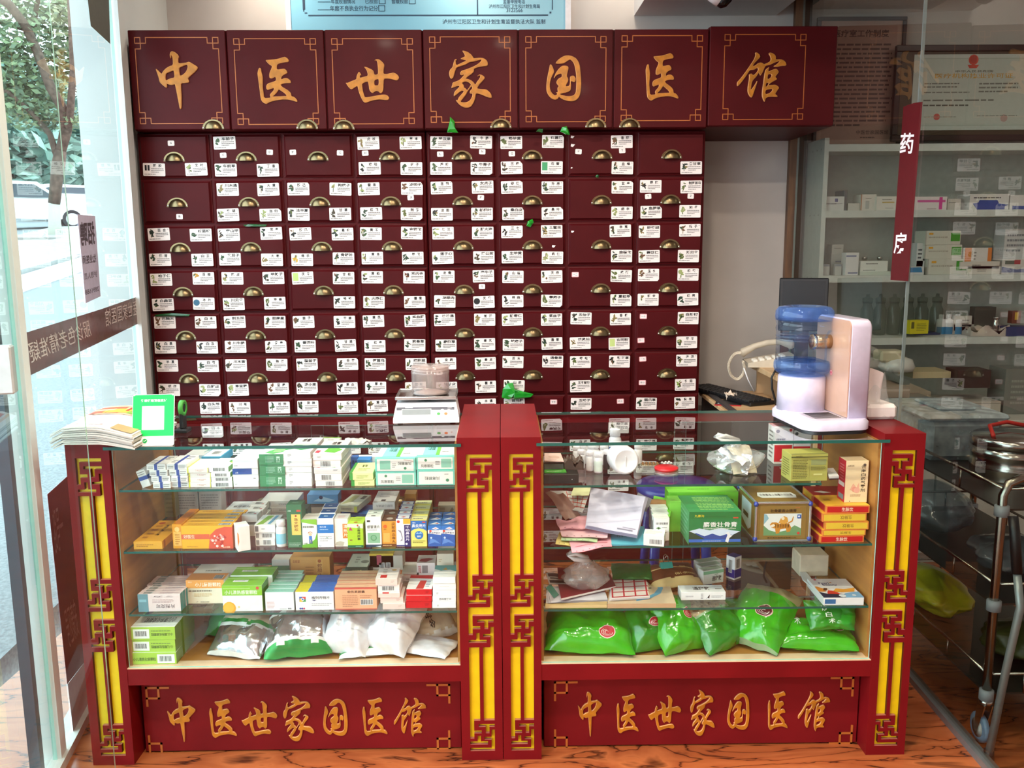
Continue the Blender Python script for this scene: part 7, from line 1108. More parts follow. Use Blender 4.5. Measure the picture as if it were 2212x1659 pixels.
m = M(); pts = [(bx+.045*math.cos(a)*0+R0*math.cos(-1.1+u*.75)*1.0, by+R0*math.sin(-1.1+u*.75)*1.0) for a, u in ((0, 0),)]; m.tube([V3((bx+R0*1.0*math.cos(q_), by+R0*1.0*math.sin(q_), z)) for q_, z in ((-1.15, zb_+.05), (-1.15, zb_+hb*.6), (-1.0, zb_+hb*.66), (-.65, zb_+hb*.66), (-.5, zb_+hb*.6), (-.5, zb_+.05))], .0035, BL, 8); m.build('moulded_grip', bo_)
m = M(); m.lathe([(0, zb_+.002), (R0*.90, zb_+.016), (R0*.93, zb_+.03), (R0*.93, zb_+.040), (0, zb_+.0402)], thin('water', (.62, .74, .9), 1.33, .0, .0), 40, (bx, by, 0)); m.build('water', bo_)
ztw = at(1845, 690, y=2.56).z-ZG; TX0, TX1, TY0, TY1 = .036, .100, -.115, .105
pts = [(y, z) for y, z in [(TY0+(TY1-TY0)*.0, .036), (TY1, .036)]]
def sideprof(y0, y1, z0, z1, r, n=6):
    p = [(y0, z0), (y1, z0)]
    for k in range(n+1): a = math.pi/2*k/n; p.append((y1-r+r*math.cos(a), z1-r+r*math.sin(a)))
    for k in range(n+1): a = math.pi/2+math.pi/2*k/n; p.append((y0+r+r*math.cos(a), z1-r+r*math.sin(a)))
    return p
sp_ = sideprof(TY0, TY1, .036, ztw, .024); m = M(); n = len(sp_); e = .010; cyy, czz = (TY0+TY1)/2, (.036+ztw)/2
def ring(x, k): return [(x, cyy+(y-cyy)*(1-k/(TY1-TY0)*2), czz+(z-czz)*(1-k/(ztw-.036)*2) if z > .04 else z) for y, z in sp_]
v = ring(TX0, 0)+ring(TX1-e, 0)+ring(TX1-.003, .004)+ring(TX1, .010); m.add(v, [tuple(range(n)), tuple(range(3*n, 4*n))[::-1]], PLW); m.add(v, [(k*n+i, k*n+n+i, k*n+n+(i+1) % n, k*n+(i+1) % n) for k in range(3) for i in range(n)], PLW, True); m.build('tower', t)
PEACH = mat('peach_glass', '#c09a84', .08, coat=1.0, amount=.02); sp2 = sideprof(TY0+.004, TY1-.004, .044, ztw-.004, .020); m = M(); m.prism([(TX0-.001, y, z) for y, z in sp2], (-.0035, 0, 0), PEACH)
m.T = None; ux, uy2 = V3((0, -1, 0)), V3((0, 0, 1)); m.deco((TX0-.0046, TY1-.004, .044), ux, uy2, TY1-TY0-.008, ztw-.048, [('d', .5, .42, .03, '#c8404a'), ('d', .5, .42, .024, '#e8d0c4'), ('d', .5, .42, .018, '#c8404a'), TX(.08, .88, .26, .9, 1, '#b5a0a0')], .0004); m.build('peach_panel', t)
kz = at(1788, 742, y=2.62).z-ZG; GOLD = mat('champagne_gold', '#d3a878', .25, metal=.75); m = M(); m.lathe([(.0225, -.004), (.0225, -.062), (.0, -.062)], GOLD, 28, (TX0, .015, kz), 'x'); kn = m.build('knob', t)
m = M(); m.lathe([(.023, -.052), (.024, -.056), (.023, -.060)], STEEL, 28, (TX0, .015, kz), 'x'); m.lathe([(.018, -.0625), (0, -.0635)], mat('knob_face', '#b98a66', .3, metal=.4), 24, (TX0, .015, kz), 'x'); m.build('chrome_ring', kn)
m = M(); rbox(m, -.075, .030, -.115, -.018, .0415, .0435, .012, mat('drip_grey', '#b9b4bf', .3, metal=.3), .001)
for k in range(7): m.box(-.062, .020, -.104+k*.012, -.1005+k*.013, .0434, .0442, BLACK)
m.build('drip_tray', t)
# tissue pack on the right post
t = thing('tissue_pack', 'open plastic pack of white tissues behind the dispenser on the right post', 'tissue pack', (1.163, 2.70, 1.0), .08)
m = M(); m.cbox(-.048, .048, -.055, .055, .0005, .048, mat('tissue', '#f0e6e0', .9, amount=.04), .010); m.build('tissue_block', t)
m = M(); m.grid(lambda u, v: V3((-.040+.045*u+.015*v*math.sin(3*u), -.01+.012*math.sin(5*u+2*v)-.02*v, .046+.115*v*(1-.25*u))), 8, 10, mat('tissue', '#f0e6e0', .9)); m.build('pulled_tissue', t)
m = M(); m.grid(lambda u, v: V3(((.052-.028*v)*math.cos(6.2832*u)*(1+.12*noise.noise(V3((u*8, v*4, 1)))), (.058-.034*v)*math.sin(6.2832*u)*(1+.1*noise.noise(V3((u*8, v*4, 5)))), .003+.105*v*(1+.35*math.cos(6.2832*u+.6)*v))), 30, 10, FILM); m.build('plastic_wrapper', t)
# ================================================================== computer desk between the counter and the grey wall
t = thing('computer_desk', 'pale wooden computer desk with a pulled-out keyboard tray by the grey wall', 'desk', (1.35, 4.0, 0)); off = V3((1.35, 4.0, 0)); BEECH = mat('beech_board', '#d9b68c', .5, h2='#cda678', scale=4, stretch=(1, 8, 1)); DK = mat('desk_dark', '#3a3536', .5)
m = M(); m.cbox(1.225, 1.46, 3.45, 4.34, .925, .950, BEECH, .002); m.build('desk_top', t, off)
m = M(); m.cbox(.985, 1.29, 3.72, 4.36, .782, .800, BEECH, .002); m.build('keyboard_tray', t, off)
for y in (3.47, 4.30): m = M(); m.box(1.26, 1.45, y, y+.018, 0, .925, BEECH); m.build('side_panel', t, off)
for y in (3.74, 4.32): m = M(); m.box(.995, 1.28, y, y+.016, 0, .782, DK); m.build('tray_support', t, off)
m = M(); m.box(1.44, 1.456, 3.49, 4.30, .5, .9, BEECH); m.build('back_panel', t, off)
zt8 = .800
def rel(px, py, z): return at(px, py, z=z)
a, b = rel(1534, 838, zt8), rel(1676, 874, zt8)
ux = V3((b.x-a.x, b.y-a.y, 0)); L = ux.length; ang = math.atan2(ux.y, ux.x); t = thing('keyboard', 'black computer keyboard on the pulled-out desk tray', 'keyboard', (a.x, a.y, zt8), ang)
m = M(); m.cbox(0, L, -.145, 0, 0.001, .018, BLACK, .004); m.build('case', t)
KEYM = mat('key_plastic', '#232326', .5)
m = M()
for r in range(5):
    for k in range(17):
        kw = L/17.6; m.cbox(.006+k*kw, .006+k*kw+kw*.84, -.142+r*.027, -.142+r*.027+.022, .017, .026, KEYM, .002)
o = m.build('keys', t); o['kind'] = 'stuff'
slab('mouse_pad', 'black mouse pad with a red rim at the front of the desk tray', 'mouse pad', [(1543, 876), (1600, 878), (1610, 862), (1548, 866)], zt8, .003, BLACK, edge=ink('#c8242c'), items=[('r', 0, 0, 1, .12, '#c8242c'), ('r', .1, .2, .35, .6, '#c9cbd6')])
crumple('tissue', 'crumpled cream tissue lying on the mouse pad', 'tissue', 1578, 862, zt8+.004, .05, .045, .035, mat('cream_tissue', '#efd9c4', .9), 22)
m = M(); m.cbox(1.00, 1.03, 3.80, 4.22, .8005, .812, DK, .003); single(m, 'wrist_rest', 'long dark wrist rest at the left edge of the desk tray', 'wrist rest')
# telephone
ph = at(1660, 786, y=4.22); zd = .950; t = thing('telephone', 'beige corded telephone on the desk top by the grey wall', 'telephone', (ph.x, 4.22, zd), math.radians(-6)); BG = mat('beige_plastic', '#d9ccb8', .4)
m = M(); m.prism([(-.11, -.08, .0), (.11, -.08, .0), (.11, -.08, .058), (-.11, -.08, .020)], (0, .16, 0), BG); m.build('base', t); m = M()
for i in range(5):
    for j in range(3): x = -.085+i*.032; m.cbox(x, x+.022, -.072+j*.024, -.054+j*.024, .022+i*.0055, .036+i*.0055, mat('phone_key', '#efe8dc', .4), .003)
m.build('keypad', t)
m = M(); m.tube([(-.125, .045, .040), (-.115, .045, .058), (-.06, .045, .088), (.0, .045, .105), (.06, .045, .110), (.11, .045, .098), (.12, .045, .08)], [.017, .021, .015, .014, .015, .022, .018], BG, 14); m.build('handset', t)
wp = [at(px, py, y=4.17) for px, py in ((1600, 762), (1588, 764), (1578, 776), (1574, 792), (1579, 810), (1592, 819), (1603, 811), (1608, 797), (1605, 781))]; Ri = Matrix.Rotation(math.radians(6), 3, 'Z'); wp = [Ri @ (p-V3((ph.x, 4.22, zd))) for p in wp]
m = M(); pts = []; N = 300
for i in range(N):
    u = i/(N-1)*(len(wp)-1); k = min(int(u), len(wp)-2); f = u-k; p0, p1, p2, p3 = wp[max(k-1, 0)], wp[k], wp[k+1], wp[min(k+2, len(wp)-1)]
    c0 = .5*((2*p1)+(p2-p0)*f+(2*p0-5*p1+4*p2-p3)*f*f+(3*p1-p0-3*p2+p3)*f*f*f); a_ = i*1.35
    pts.append(c0+V3((.0055*math.cos(a_), .004*math.sin(a_), .0055*math.sin(a_))))
m.tube(pts, .0021, BG, 5); m.build('coil_cord', t)
# monitor
tl, br = at(1688, 601, y=3.94), at(1773, 716, y=3.94); t = thing('monitor', 'black flat monitor standing on the desk behind the water dispenser', 'monitor', ((tl.x+br.x)/2+.01, 3.94, zd), math.radians(-16)); w = (br.x-tl.x)/2*1.12; z0, z1 = at(1690, 716, y=3.94).z-zd, tl.z-zd
m = M(); m.T = Matrix.Rotation(math.radians(-3), 4, 'X'); m.cbox(-w, w, 0, .03, z0, z1, BLACK, .004); m.build('housing', t)
m = M(); m.T = Matrix.Rotation(math.radians(-3), 4, 'X'); m.box(-w+.014, w-.014, -.0012, .001, z0+.022, z1-.014, mat('dark_screen', '#202326', .25)); m.build('screen', t)
m = M(); m.box(-.03, .03, .02, .045, .01, z0+.06, BLACK); m.build('stand_neck', t); m = M(); m.lathe([(.085, 0), (.085, .008), (.03, .014), (0, .014)], BLACK, 28, (0, .03, 0)); m.build('stand_base', t)
for k, (x0, x1, y0, y1, h, lab) in enumerate(((1.245, 1.285, 3.62, 3.98, .018, 'long dark strip box lying at the front edge of the desk top'), (1.292, 1.345, 3.74, 3.97, .022, 'dark flat box behind the long strip box on the desk top'))):
    m = M(); m.cbox(x0, x1, y0, y1, zd, zd+h, DK, .003); single(m, 'desk_box', lab, 'box')
m = M(); pts = [at(1675, 800, y=3.9), at(1667, 815, y=3.9), at(1668, 840, y=3.9), at(1674, 862, y=3.9), at(1680, 890, y=3.9)]; m.tube(pts, .005, BLACK, 8); tag(m.build('power_cable', base=True), 'black cable hanging down from the desk top beside the dispenser', 'cable')
m = M(); m.tube([at(1607, 795, y=4.15), at(1616, 820, y=4.15), at(1629, 846, y=4.15)], .003, WHITE, 8); tag(m.build('phone_line', base=True), 'thin white phone line hanging behind the keyboard', 'cable')
rb = at(1787, 628, y=4.33); carrier('sweet_bag', 'clear gathered bag with a red ribbon standing behind the monitor', 1790, 690, .95, .05, .04, .20, FILM, 33, False, [ink('#d32a30')], nf=2) if False else None
# round stool behind the right counter
c = at(1458, 1050, y=3.30); zs = .60; t = thing('stool', 'blue round plastic stool standing behind the right counter', 'stool', (at(1462, 1042, z=zs).x, at(1462, 1042, z=zs).y, 0)); BLU_ = mat('blue_plastic', '#23318a', .3, coat=.3)
m = M(); m.lathe([(0, zs), (.10, zs), (.150, zs-.004), (.160, zs-.014), (.158, zs-.045), (.148, zs-.045), (.148, zs-.02), (0, zs-.02)], BLU_, 40); m.build('seat', t)
for k in range(4):
    a = math.pi/4+k*math.pi/2; m = M(); m.tube([(.125*math.cos(a), .125*math.sin(a), zs-.03), (.17*math.cos(a), .17*math.sin(a), 0)], [.022, .016], BLU_, 10); m.build('leg', t)
# ================================================================== the dim pharmacy room behind the glass
SHW = mat('shelf_white', '#cfd6d2', .5); YF = 4.36; YB_ = 4.60; SX0, SX1 = 1.562, 3.05
t = thing('wall_shelf', 'white open wall shelf of medicines behind the glass partition', 'shelf', (2.3, 4.5, 0)); off = V3((2.3, 4.5, 0))
m = M(); m.box(SX0, SX0+.022, YF+.0, YB_, .7055, 2.035, SHW); m.build('side_panel', t, off); m = M(); m.box(SX1-.022, SX1, YF, YB_, .7055, 2.035, SHW); m.build('side_panel', t, off)
SZ = [2.005, 1.690, 1.374, 1.062]
for z in SZ: m = M(); m.box(SX0+.022, SX1-.022, YF, YB_-.005, z-.034, z, SHW); m.build('shelf_board', t, off)
m = M(); m.box(SX0, SX1, YB_-.004, YB_+.004, .7055, 2.02, mat('shelf_back', '#aeb4b0', .6)); m.build('back_panel', t, off)
m = M()
for z in (1.985, 1.67, 1.36):
    for y in (YF+.04, YF+.1, YF+.16): m.lathe([(0, 0), (.004, 0)], BLACK, 8, (SX0-.0006, y, z), 'x')
m.build('screw_heads', t, off)
t = thing('base_cabinet', 'white base cabinet with a pale worktop below the wall shelf', 'cabinet', (2.3, 4.35, 0)); off = V3((2.3, 4.35, 0))
m = M(); m.box(1.56, 3.05, 4.06, 4.60, 0.0, .675, SHW); m.build('body', t, off); m = M(); m.cbox(1.55, 3.06, 4.03, 4.60, .675, .705, mat('worktop', '#d3cfc6', .4), .004); m.build('worktop', t, off)
for k in range(3): m = M(); x = 1.57+k*.49; m.cbox(x, x+.48, 4.04, 4.058, .05, .665, SHW, .003); d = m.build('door', t, off); m = M(); m.cbox(x+.40, x+.412, 4.03, 4.04, .50, .60, STEEL, .002); m.build('handle', d, off)
def sbox(label, xa, xb, yt, yb, Y, dep, z, col, front=(), name='medicine_box', cat='medicine box', **k): return pxbox(name, label, xa, xb, yt, yb, Y, dep, z, col, front=front, cat=cat, **k)
S1, S2, S3, S4 = 1.6903, 1.3743, 1.0623, .7053
y = YF+.03
sbox('white box with small violet mark at the left end of the top medicine shelf', 1783, 1824, 418, 449, y, .10, S1, '#d9dad8', [('r', .5, .62, .66, .85, '#6a6aa0'), TX(.05, .4, .8, .6, 1), ('r', .0, .48, .9, .51, '#8a8a90')])
sbox('dark grey file leaning between the boxes of the top medicine shelf', 1823, 1830, 405, 449, y+.01, .12, S1, '#6a6c70', name='file', cat='file')
sbox('low cream box right of the dark grey file', 1832, 1857, 433, 449, y+.01, .09, S1, '#cfccc4')
sbox('white box with brown edge right of the low cream box', 1860, 1893, 414, 449, y, .10, S1, '#e0dcd4', [('r', 0, 0, .06, 1, '#b5764a'), TX(.3, .7, .9, .8, 1), ('r', .3, .1, .55, .6, '#b9bcb8')])
sbox('white box with yellow line left of the maroon sign strip', 1894, 1942, 417, 447, y-.02, .10, S1, '#e4e2da', [TX(.25, .72, .95, .82, 1, '#55524e'), ('r', .25, .52, .8, .62, '#c9b060'), TX(.4, .1, .9, .2, 1)])
sbox('white box with magenta cross right of the maroon sign strip', 1975, 2046, 419, 448, y, .10, S1, '#e4dcdc', [('r', .1, .58, .95, .76, '#d86aa8'), ('r', .76, .05, .86, .95, '#d84a9a'), TX(.4, .05, .7, .14, 1, '#8a5a6a')])
sbox('pale upright carton behind the magenta cross box', 1978, 2030, 400, 420, y+.11, .05, S1, '#cfd0cc', [TX(.1, .3, .7, .7, 1, '#55524e')])
sbox('small grey box between the magenta and the blue printed boxes', 2047, 2076, 424, 448, y+.01, .10, S1, '#c9c5be', [TX(.1, .6, .8, .75, 1)])
sbox('long white and blue box at the right of the top medicine shelf', 2095, 2180, 413, 447, y, .12, S1, '#d9d8d6', [('p', [(.2, .0), (.9, .0), (.9, .22), (1, .3), (.75, .4), (.7, .62), (.25, .62), (.22, .45), (.08, .4)], '#3a4f9c'), TX(.1, .68, .8, .85, 1, '#6a6a70')])
sbox('white box with blue corner cut by the picture edge, top medicine shelf', 2182, 2240, 416, 447, y, .12, S1, '#d9d8d6', [('r', .1, 0, .9, .25, '#4a5a9c')])
sbox('tall pale box standing at the left of the second medicine shelf', 1798, 1823, 492, 545, y+.08, .06, S2+.03, '#b9bab5', [TX(.2, .8, .9, .88, 1)])
sbox('grey carton carrying the tall pale box on the second shelf', 1795, 1826, 545, 590, y+.075, .08, S2, '#b0b2ae', [('r', .3, .6, .9, .66, '#55607a')])
sbox('white upright box with dark blue lines beside the tall pale box', 1827, 1855, 541, 590, y-.01, .06, S2, '#dfe0e2', [('r', .02, .82, .8, .88, '#5a6a9c'), ('r', .2, .08, .95, .13, '#4a5a8c')])
for i, (px, lab) in enumerate(((1776, 'leftmost'), (1804, 'second'))):
    sbox(f'small squat white jar box, {lab} at the front of the second medicine shelf', px, px+16-2*i, 566, 590, y+.02, .03, S2, '#c3c5c3', [('r', 0, .8, 1, 1, '#8a94a0')])
sbox('white box with two printed lines below the glass vials', 1859, 1918, 557, 582, y, .08, S2+.012, '#dfe4de', [TX(.2, .7, .85, .85, 1, '#55585a'), TX(.1, .15, .7, .28, 1, '#44484a')])
sbox('flat pale green box under the white two-line box', 1858, 1924, 582, 590, y-.01, .09, S2, '#c9d4c9')
def vial(px, py, z, lab):
    c = at(px, py, y=y+.12); t = thing('glass_vial', lab, 'vial', (c.x, y+.12, z), group='glass vials on the second shelf'); m = M(); m.lathe([(0, .001), (.02, .001), (.02, .055), (.010, .066), (.010, .078)], thin('vial_glass', (.82, .86, .83), 1.45, .02, .06, '#cfd4cf'), 20); m.build('body', t); m = M(); m.lathe([(.013, .074), (.013, .086), (.011, .088), (0, .088)], STEEL, 18); m.build('crimp_cap', t)
vial(1868, 555, S2, 'left glass vial with metal cap behind the white two-line box'); vial(1900, 555, S2, 'right glass vial with metal cap behind the white two-line box')
gq = [('r', .72, .25, .98, .85, '#3f9a2c'), ('r', .1, .72, .22, .86, '#d9a02c'), TX(.1, .45, .7, .65, 1, '#a9a59c'), ('r', .0, .0, .03, 1, '#a9aaa5')]
stack([(2003, 2090, 556, 590), (1998, 2078, 525, 555), (1999, 2076, 494, 524)], y, .11, S2, '#cfcfc4', 'large white carton with green square', 'right of the maroon sign strip', fronts=[gq], seed=33, group='cartons with green squares')
sbox('small white and blue box at the right edge of the maroon strip', 1966, 1996, 572, 590, y-.02, .08, S2, '#cfd2d2', [('p', [(.0, .3), (.9, .3), (.8, .9), (0, .9)], '#3a7fae')])
sbox('white box with dark printed squares right of the maroon strip', 1982, 1997, 494, 545, y+.02, .09, S2+.04, '#d3d6d6', [TX(.2, .3, .8, .8, 3, '#4a5058')])
sbox('white upright carton under the dark printed squares box', 1980, 1998, 545, 575, y+.02, .09, S2, '#c9cccc')
sbox('white box with orange ends on the second medicine shelf', 2082, 2143, 522, 556, y, .10, S2+.053, '#d9d6d2', [('r', .05, 0, .28, 1, '#d8803a'), ('r', .86, 0, 1, 1, '#d8803a'), TX(.36, .2, .46, .8, 3)])
sbox('flat white carton topmost below the orange-ended box', 2075, 2160, 556, 572, y-.01, .12, S2+.027, '#d3cec6', [TX(.3, .3, .6, .7, 1)])
sbox('flat white carton lowest below the orange-ended box', 2090, 2160, 572, 590, y-.01, .12, S2, '#d9d4cc', [TX(.3, .3, .6, .7, 2)])
sbox('grey and red printed carton at the far right of the second shelf', 2164, 2230, 558, 590, y, .12, S2, '#cfccc8', [('r', .1, .66, .4, .9, '#6a7068'), ('r', .4, .66, .6, .95, '#b04a50'), ('p', [(.0, .1), (.9, .1), (.9, .4), (.5, .3), (0, .5)], '#6a749c')])
sbox('tall white printed box over the grey and red carton, far right', 2170, 2225, 482, 556, y+.03, .10, S2+.053, '#c3c5c5', [TX(.1, .3, .9, .9, 4, '#7d8288')])
# third shelf
JG = thin('jar_glass', (.72, .76, .72), 1.45, .03, .10, '#9aa09a')
for i, px in enumerate((1872, 1900, 1930, 1960, 1990, 2022)):
    c = at(px, 720, y=YF+.14); t = thing('glass_jar', ['leftmost', 'second', 'third', 'fourth', 'fifth', 'rightmost'][i]+' clear glass jar in the row on the third medicine shelf', 'jar', (c.x, YF+.15, S3), group='glass jars on the third shelf')
    m = M(); m.lathe([(0, .001), (.029, .001), (.031, .01), (.031, .13), (.022, .15), (.022, .17)], JG, 24); m.build('body', t); m = M(); m.lathe([(.025, .165), (.025, .19), (.01, .195), (.008, .21), (0, .212)], JG, 20); m.build('stopper', t)
sbox('yellow printed packet tipped over on the third medicine shelf', 1964, 2009, 683, 712, y, .05, S3+.016, '#d9d023', [('r', .06, .4, .22, .9, '#6a6a2c'), TX(.35, .2, .9, .8, 5, '#8a8a2c')], name='yellow_packet', cat='packet', rz=.2)
crumple('carrier_bag', 'dark blue crumpled bag under the yellow packet', 'bag', 1995, 722, S3, .13, .08, .016, mat('navy_film', '#2c3360', .3, coat=.4), 41)
for i, (px, dy) in enumerate(((2031, 0), (2047, .05), (2066, .005))):
    c = at(px, 722, y=y+dy); bottle('medicine_bottle', ['left', 'middle rear', 'right'][i]+' white and blue medicine bottle beside the yellow packet', px, 722, S3, .024, .088, .011, .02, band=(.03, .45, '#2f7fb0'), group='white and blue bottles')
crumple('tissue_bag', 'crumpled pinkish tissue bag at the right of the third shelf', 'bag', 2128, 724, S3, .20, .10, .05, mat('pinkish_film', '#c9bab2', .5), 44)
sbox('white box behind the tissue bag on the third medicine shelf', 2062, 2100, 668, 700, y+.10, .05, S3+.02, '#cfcac2', [TX(.2, .2, .9, .8, 3)]); sbox('grey carton under the white box behind the tissue bag', 2058, 2104, 700, 722, y+.10, .06, S3, '#a9a7a2')
sbox('dark green file box at the right of the third medicine shelf', 2104, 2150, 664, 722, y+.12, .05, S3, '#4a5048', name='file_box', cat='box'); sbox('dark blue tray at the far right of the third shelf', 2176, 2230, 702, 722, y, .10, S3, '#2c3a70', name='tray', cat='tray'); sbox('brown bottle box above the dark blue tray', 2186, 2205, 676, 703, y+.02, .04, S3+.062, '#7a4030', [('r', .3, .3, .7, .9, '#d9b04a')])
c = at(2160, 705, y=y+.02); t = thing('metal_canister', 'small metal canister standing between the tissue bag and the blue tray', 'canister', (c.x, y+.06, S3)); m = M(); m.lathe([(0, 0), (.016, 0), (.016, .07), (.013, .075), (.013, .082), (.016, .085), (.016, .094), (0, .094)], STEEL, 20); m.build('body', t)
# worktop
yw = 4.12
sbox('grey lidded instrument box on the worktop beside the dispenser', 1880, 1966, 806, 872, yw, .20, S4, '#77797a', [('r', .0, .86, 1, .93, '#a9aaa8'), ('r', .03, .05, .97, .8, '#6d6f70')], name='instrument_box', cat='box')
t = thing('steriliser', 'small white domed appliance on the grey instrument box', 'appliance', (at(1938, 800, y=yw+.08).x, yw+.09, at(1938, 806, y=yw).z)); m = M(); m.lathe([(.075, 0), (.085, .02), (.07, .055), (.03, .07), (0, .072)], mat('appliance_white', '#d9d9d6', .25, coat=.4), 30); m.build('dome', t); m = M(); m.cbox(-.10, .02, -.05, .05, .045, .10, mat('appliance_cream', '#cfc6a8', .4), .01); m.build('cream_head', t)
sbox('teal blue box on the worktop right of the instrument box', 1968, 2018, 818, 850, yw+.10, .16, S4, '#2f7390', name='storage_box', cat='box')
sbox('flat cream board lying on the teal blue box', 1972, 2054, 803, 817, yw+.11, .16, None, '#cfc09a', name='board', cat='board')
sbox('low white drawer box at the middle of the worktop', 2046, 2164, 838, 868, yw+.03, .20, S4, '#bdb7ad', [('r', .0, .85, 1, .9, '#8a857c')], name='drawer_box', cat='box')
sbox('dark brown stack lying on the low white drawer box', 2068, 2140, 800, 838, yw+.06, .12, None, '#3a2c28', name='dark_stack', cat='box')
sbox('grey carton at the right end of the worktop', 2172, 2240, 770, 868, yw+.05, .15, S4, '#7d827d', [TX(.2, .2, .8, .8, 5, '#9a9f98')])
slab('paper_slip', 'cream paper slip at the front of the worktop', 'paper', [(2072, 872), (2110, 876), (2112, 866), (2080, 862)], S4, .004, ink('#d9cfb4'))
# framed notices on the wall above the shelf
def framed(name, label, cat, px, D, frame, paper, items, fw):
    (xa, ya), (xb, yb) = px; A, B = at(xa, ya, y=D), at(xb, yb, y=D); t = thing(name, label, cat, ((A.x+B.x)/2, D+.02, B.z), .0); off = V3(((A.x+B.x)/2, D+.02, B.z))
    m = M(); m.cbox(A.x, B.x, D, D+.025, A.z-fw, A.z, frame, .003); m.cbox(A.x, B.x, D, D+.025, B.z, B.z+fw, frame, .003); m.cbox(A.x, A.x+fw, D, D+.025, B.z+fw, A.z-fw, frame, .003); m.cbox(B.x-fw, B.x, D, D+.025, B.z+fw, A.z-fw, frame, .003); m.build('frame', t, off)
    m = M(); m.box(A.x+fw, B.x-fw, D+.012, D+.02, B.z+fw, A.z-fw, paper); m.deco((A.x+fw, D+.012, B.z+fw), (1, 0, 0), (0, 0, 1), B.x-A.x-2*fw, A.z-B.z-2*fw, items); m.build('printed_sheet', t, off); return t
framed('framed_notice', 'tall framed brown notice of printed rules behind the seventh cupboard', 'framed notice', ((1768, 36), (1944, 318)), 4.60, mat('dark_brown_frame', '#3a2a26', .4), mat('tan_print', '#a98578', .6, h2='#c0a090', scale=2), [('r', .04, .03, .96, .97, '#b59486'), ('r', .06, .04, .94, .96, '#a98578'), ('t', '医疗室工作制度', .16, .87, .84, .93, '#4a3430', 0, .02), TX(.1, .14, .92, .83, 19, '#5a4440'), ('t', '中医世家国医馆', .5, .08, .9, .115, '#4a3430'), TX(.55, .045, .86, .065, 1, '#5a4440')], .018)
RED_ = '#c8452f'
emb = [('d', .5, .9, .062, RED_), ('p', [(.46, .84), (.54, .84), (.525, .80), (.475, .80)], RED_), ('d', .5, .905, .045, '#b53a28')]
framed('framed_certificate', 'framed medical licence certificate with red emblem behind the glass partition', 'framed certificate', ((1938, 97), (2260, 303)), 4.555, mat('dark_frame', '#33231f', .35), mat('certificate_sheet', '#b9bfb6', .6), [('r', .0, .0, 1, 1, '#4a3a28'), ('r', .09, .06, .985, .965, '#c3c9c2'), ('r', .14, .11, .94, .92, '#aab2a8'), ('r', .145, .118, .935, .912, '#bcc3ba')]+emb+[('t', '中华人民共和国', .38, .75, .64, .78, '#6a6658'), ('t', '医疗机构执业许可证', .24, .68, .78, .74, '#c89a3a', 0, .01), TX(.17, .56, .42, .64, 2, '#7a7d74'), TX(.17, .5, .5, .53, 1, '#7a7d74'), TX(.55, .5, .85, .64, 3, '#7a7d74'), TX(.17, .4, .8, .44, 1, '#6a6d64'), TX(.17, .34, .55, .38, 1, '#55584f'), ('d', .27, .22, .04, '#c05a50'), TX(.18, .21, .45, .23, 1, '#8a8d84'), ('d', .74, .2, .045, '#b59a94'), TX(.55, .22, .85, .24, 1, '#7a7d74')], .03)
# ---------------------------------------------------------------- stainless trolley
TUBE = mat('brushed_tube', '#a9a59c', .22, metal=1.0); CL = mat('grey_clamp', '#8d949a', .45); TX_, TY_ = 1.475, 2.50; tx1, ty1 = 1.93, 3.48
t = thing('trolley', 'three-tier stainless steel trolley on castors behind the glass partition', 'trolley', ((TX_+tx1)/2, (TY_+ty1)/2, 0)); off = V3(((TX_+tx1)/2, (TY_+ty1)/2, 0))
zr = [at(2136, 1056, y=TY_).z, at(2121, 1262, y=TY_).z, at(2104, 1456, y=TY_).z]; ztop = at(2150, 1034, y=TY_).z
m = M(); m.tube([(TX_, TY_, .14), (TX_, TY_, ztop-.05), (TX_+.015, TY_, ztop-.015), (TX_+.05, TY_, ztop), (tx1-.05, TY_, ztop), (tx1-.015, TY_, ztop-.015), (tx1, TY_, ztop-.05), (tx1, TY_, .14)], .0135, TUBE, 12); m.build('end_frame', t, off)
m = M(); m.tube([(TX_, ty1, .14), (TX_, ty1, ztop-.05), (TX_+.05, ty1, ztop), (tx1-.05, ty1, ztop), (tx1, ty1, ztop-.05), (tx1, ty1, .14)], .0135, TUBE, 12); m.build('end_frame', t, off)
for z in zr:
    m = M(); m.box(TX_, tx1, TY_, ty1, z-.068, z-.062, mat('tray_steel', '#55534e', .35, metal=.8)); m.build('tray', t, off)
    m = M()
    for a, b in (((TX_, TY_), (TX_, ty1)), ((tx1, TY_), (tx1, ty1)), ((TX_, TY_), (tx1, TY_)), ((TX_, ty1), (tx1, ty1))):
        m.tube([(*a, z), (*b, z)], .005, TUBE, 8)
        for k in (.25, .5, .75): p = (a[0]+(b[0]-a[0])*k, a[1]+(b[1]-a[1])*k); m.tube([(*p, z-.064), (*p, z)], .0035, TUBE, 6)
    m.build('guard_rail', t, off)
    for x, yy in ((TX_, TY_), (tx1, TY_), (TX_, ty1), (tx1, ty1)): m = M(); m.lathe([(.0136, -.085), (.021, -.083), (.021, -.052), (.0136, -.050)], CL, 16, (x, yy, z)); m.build('clamp', t, off)
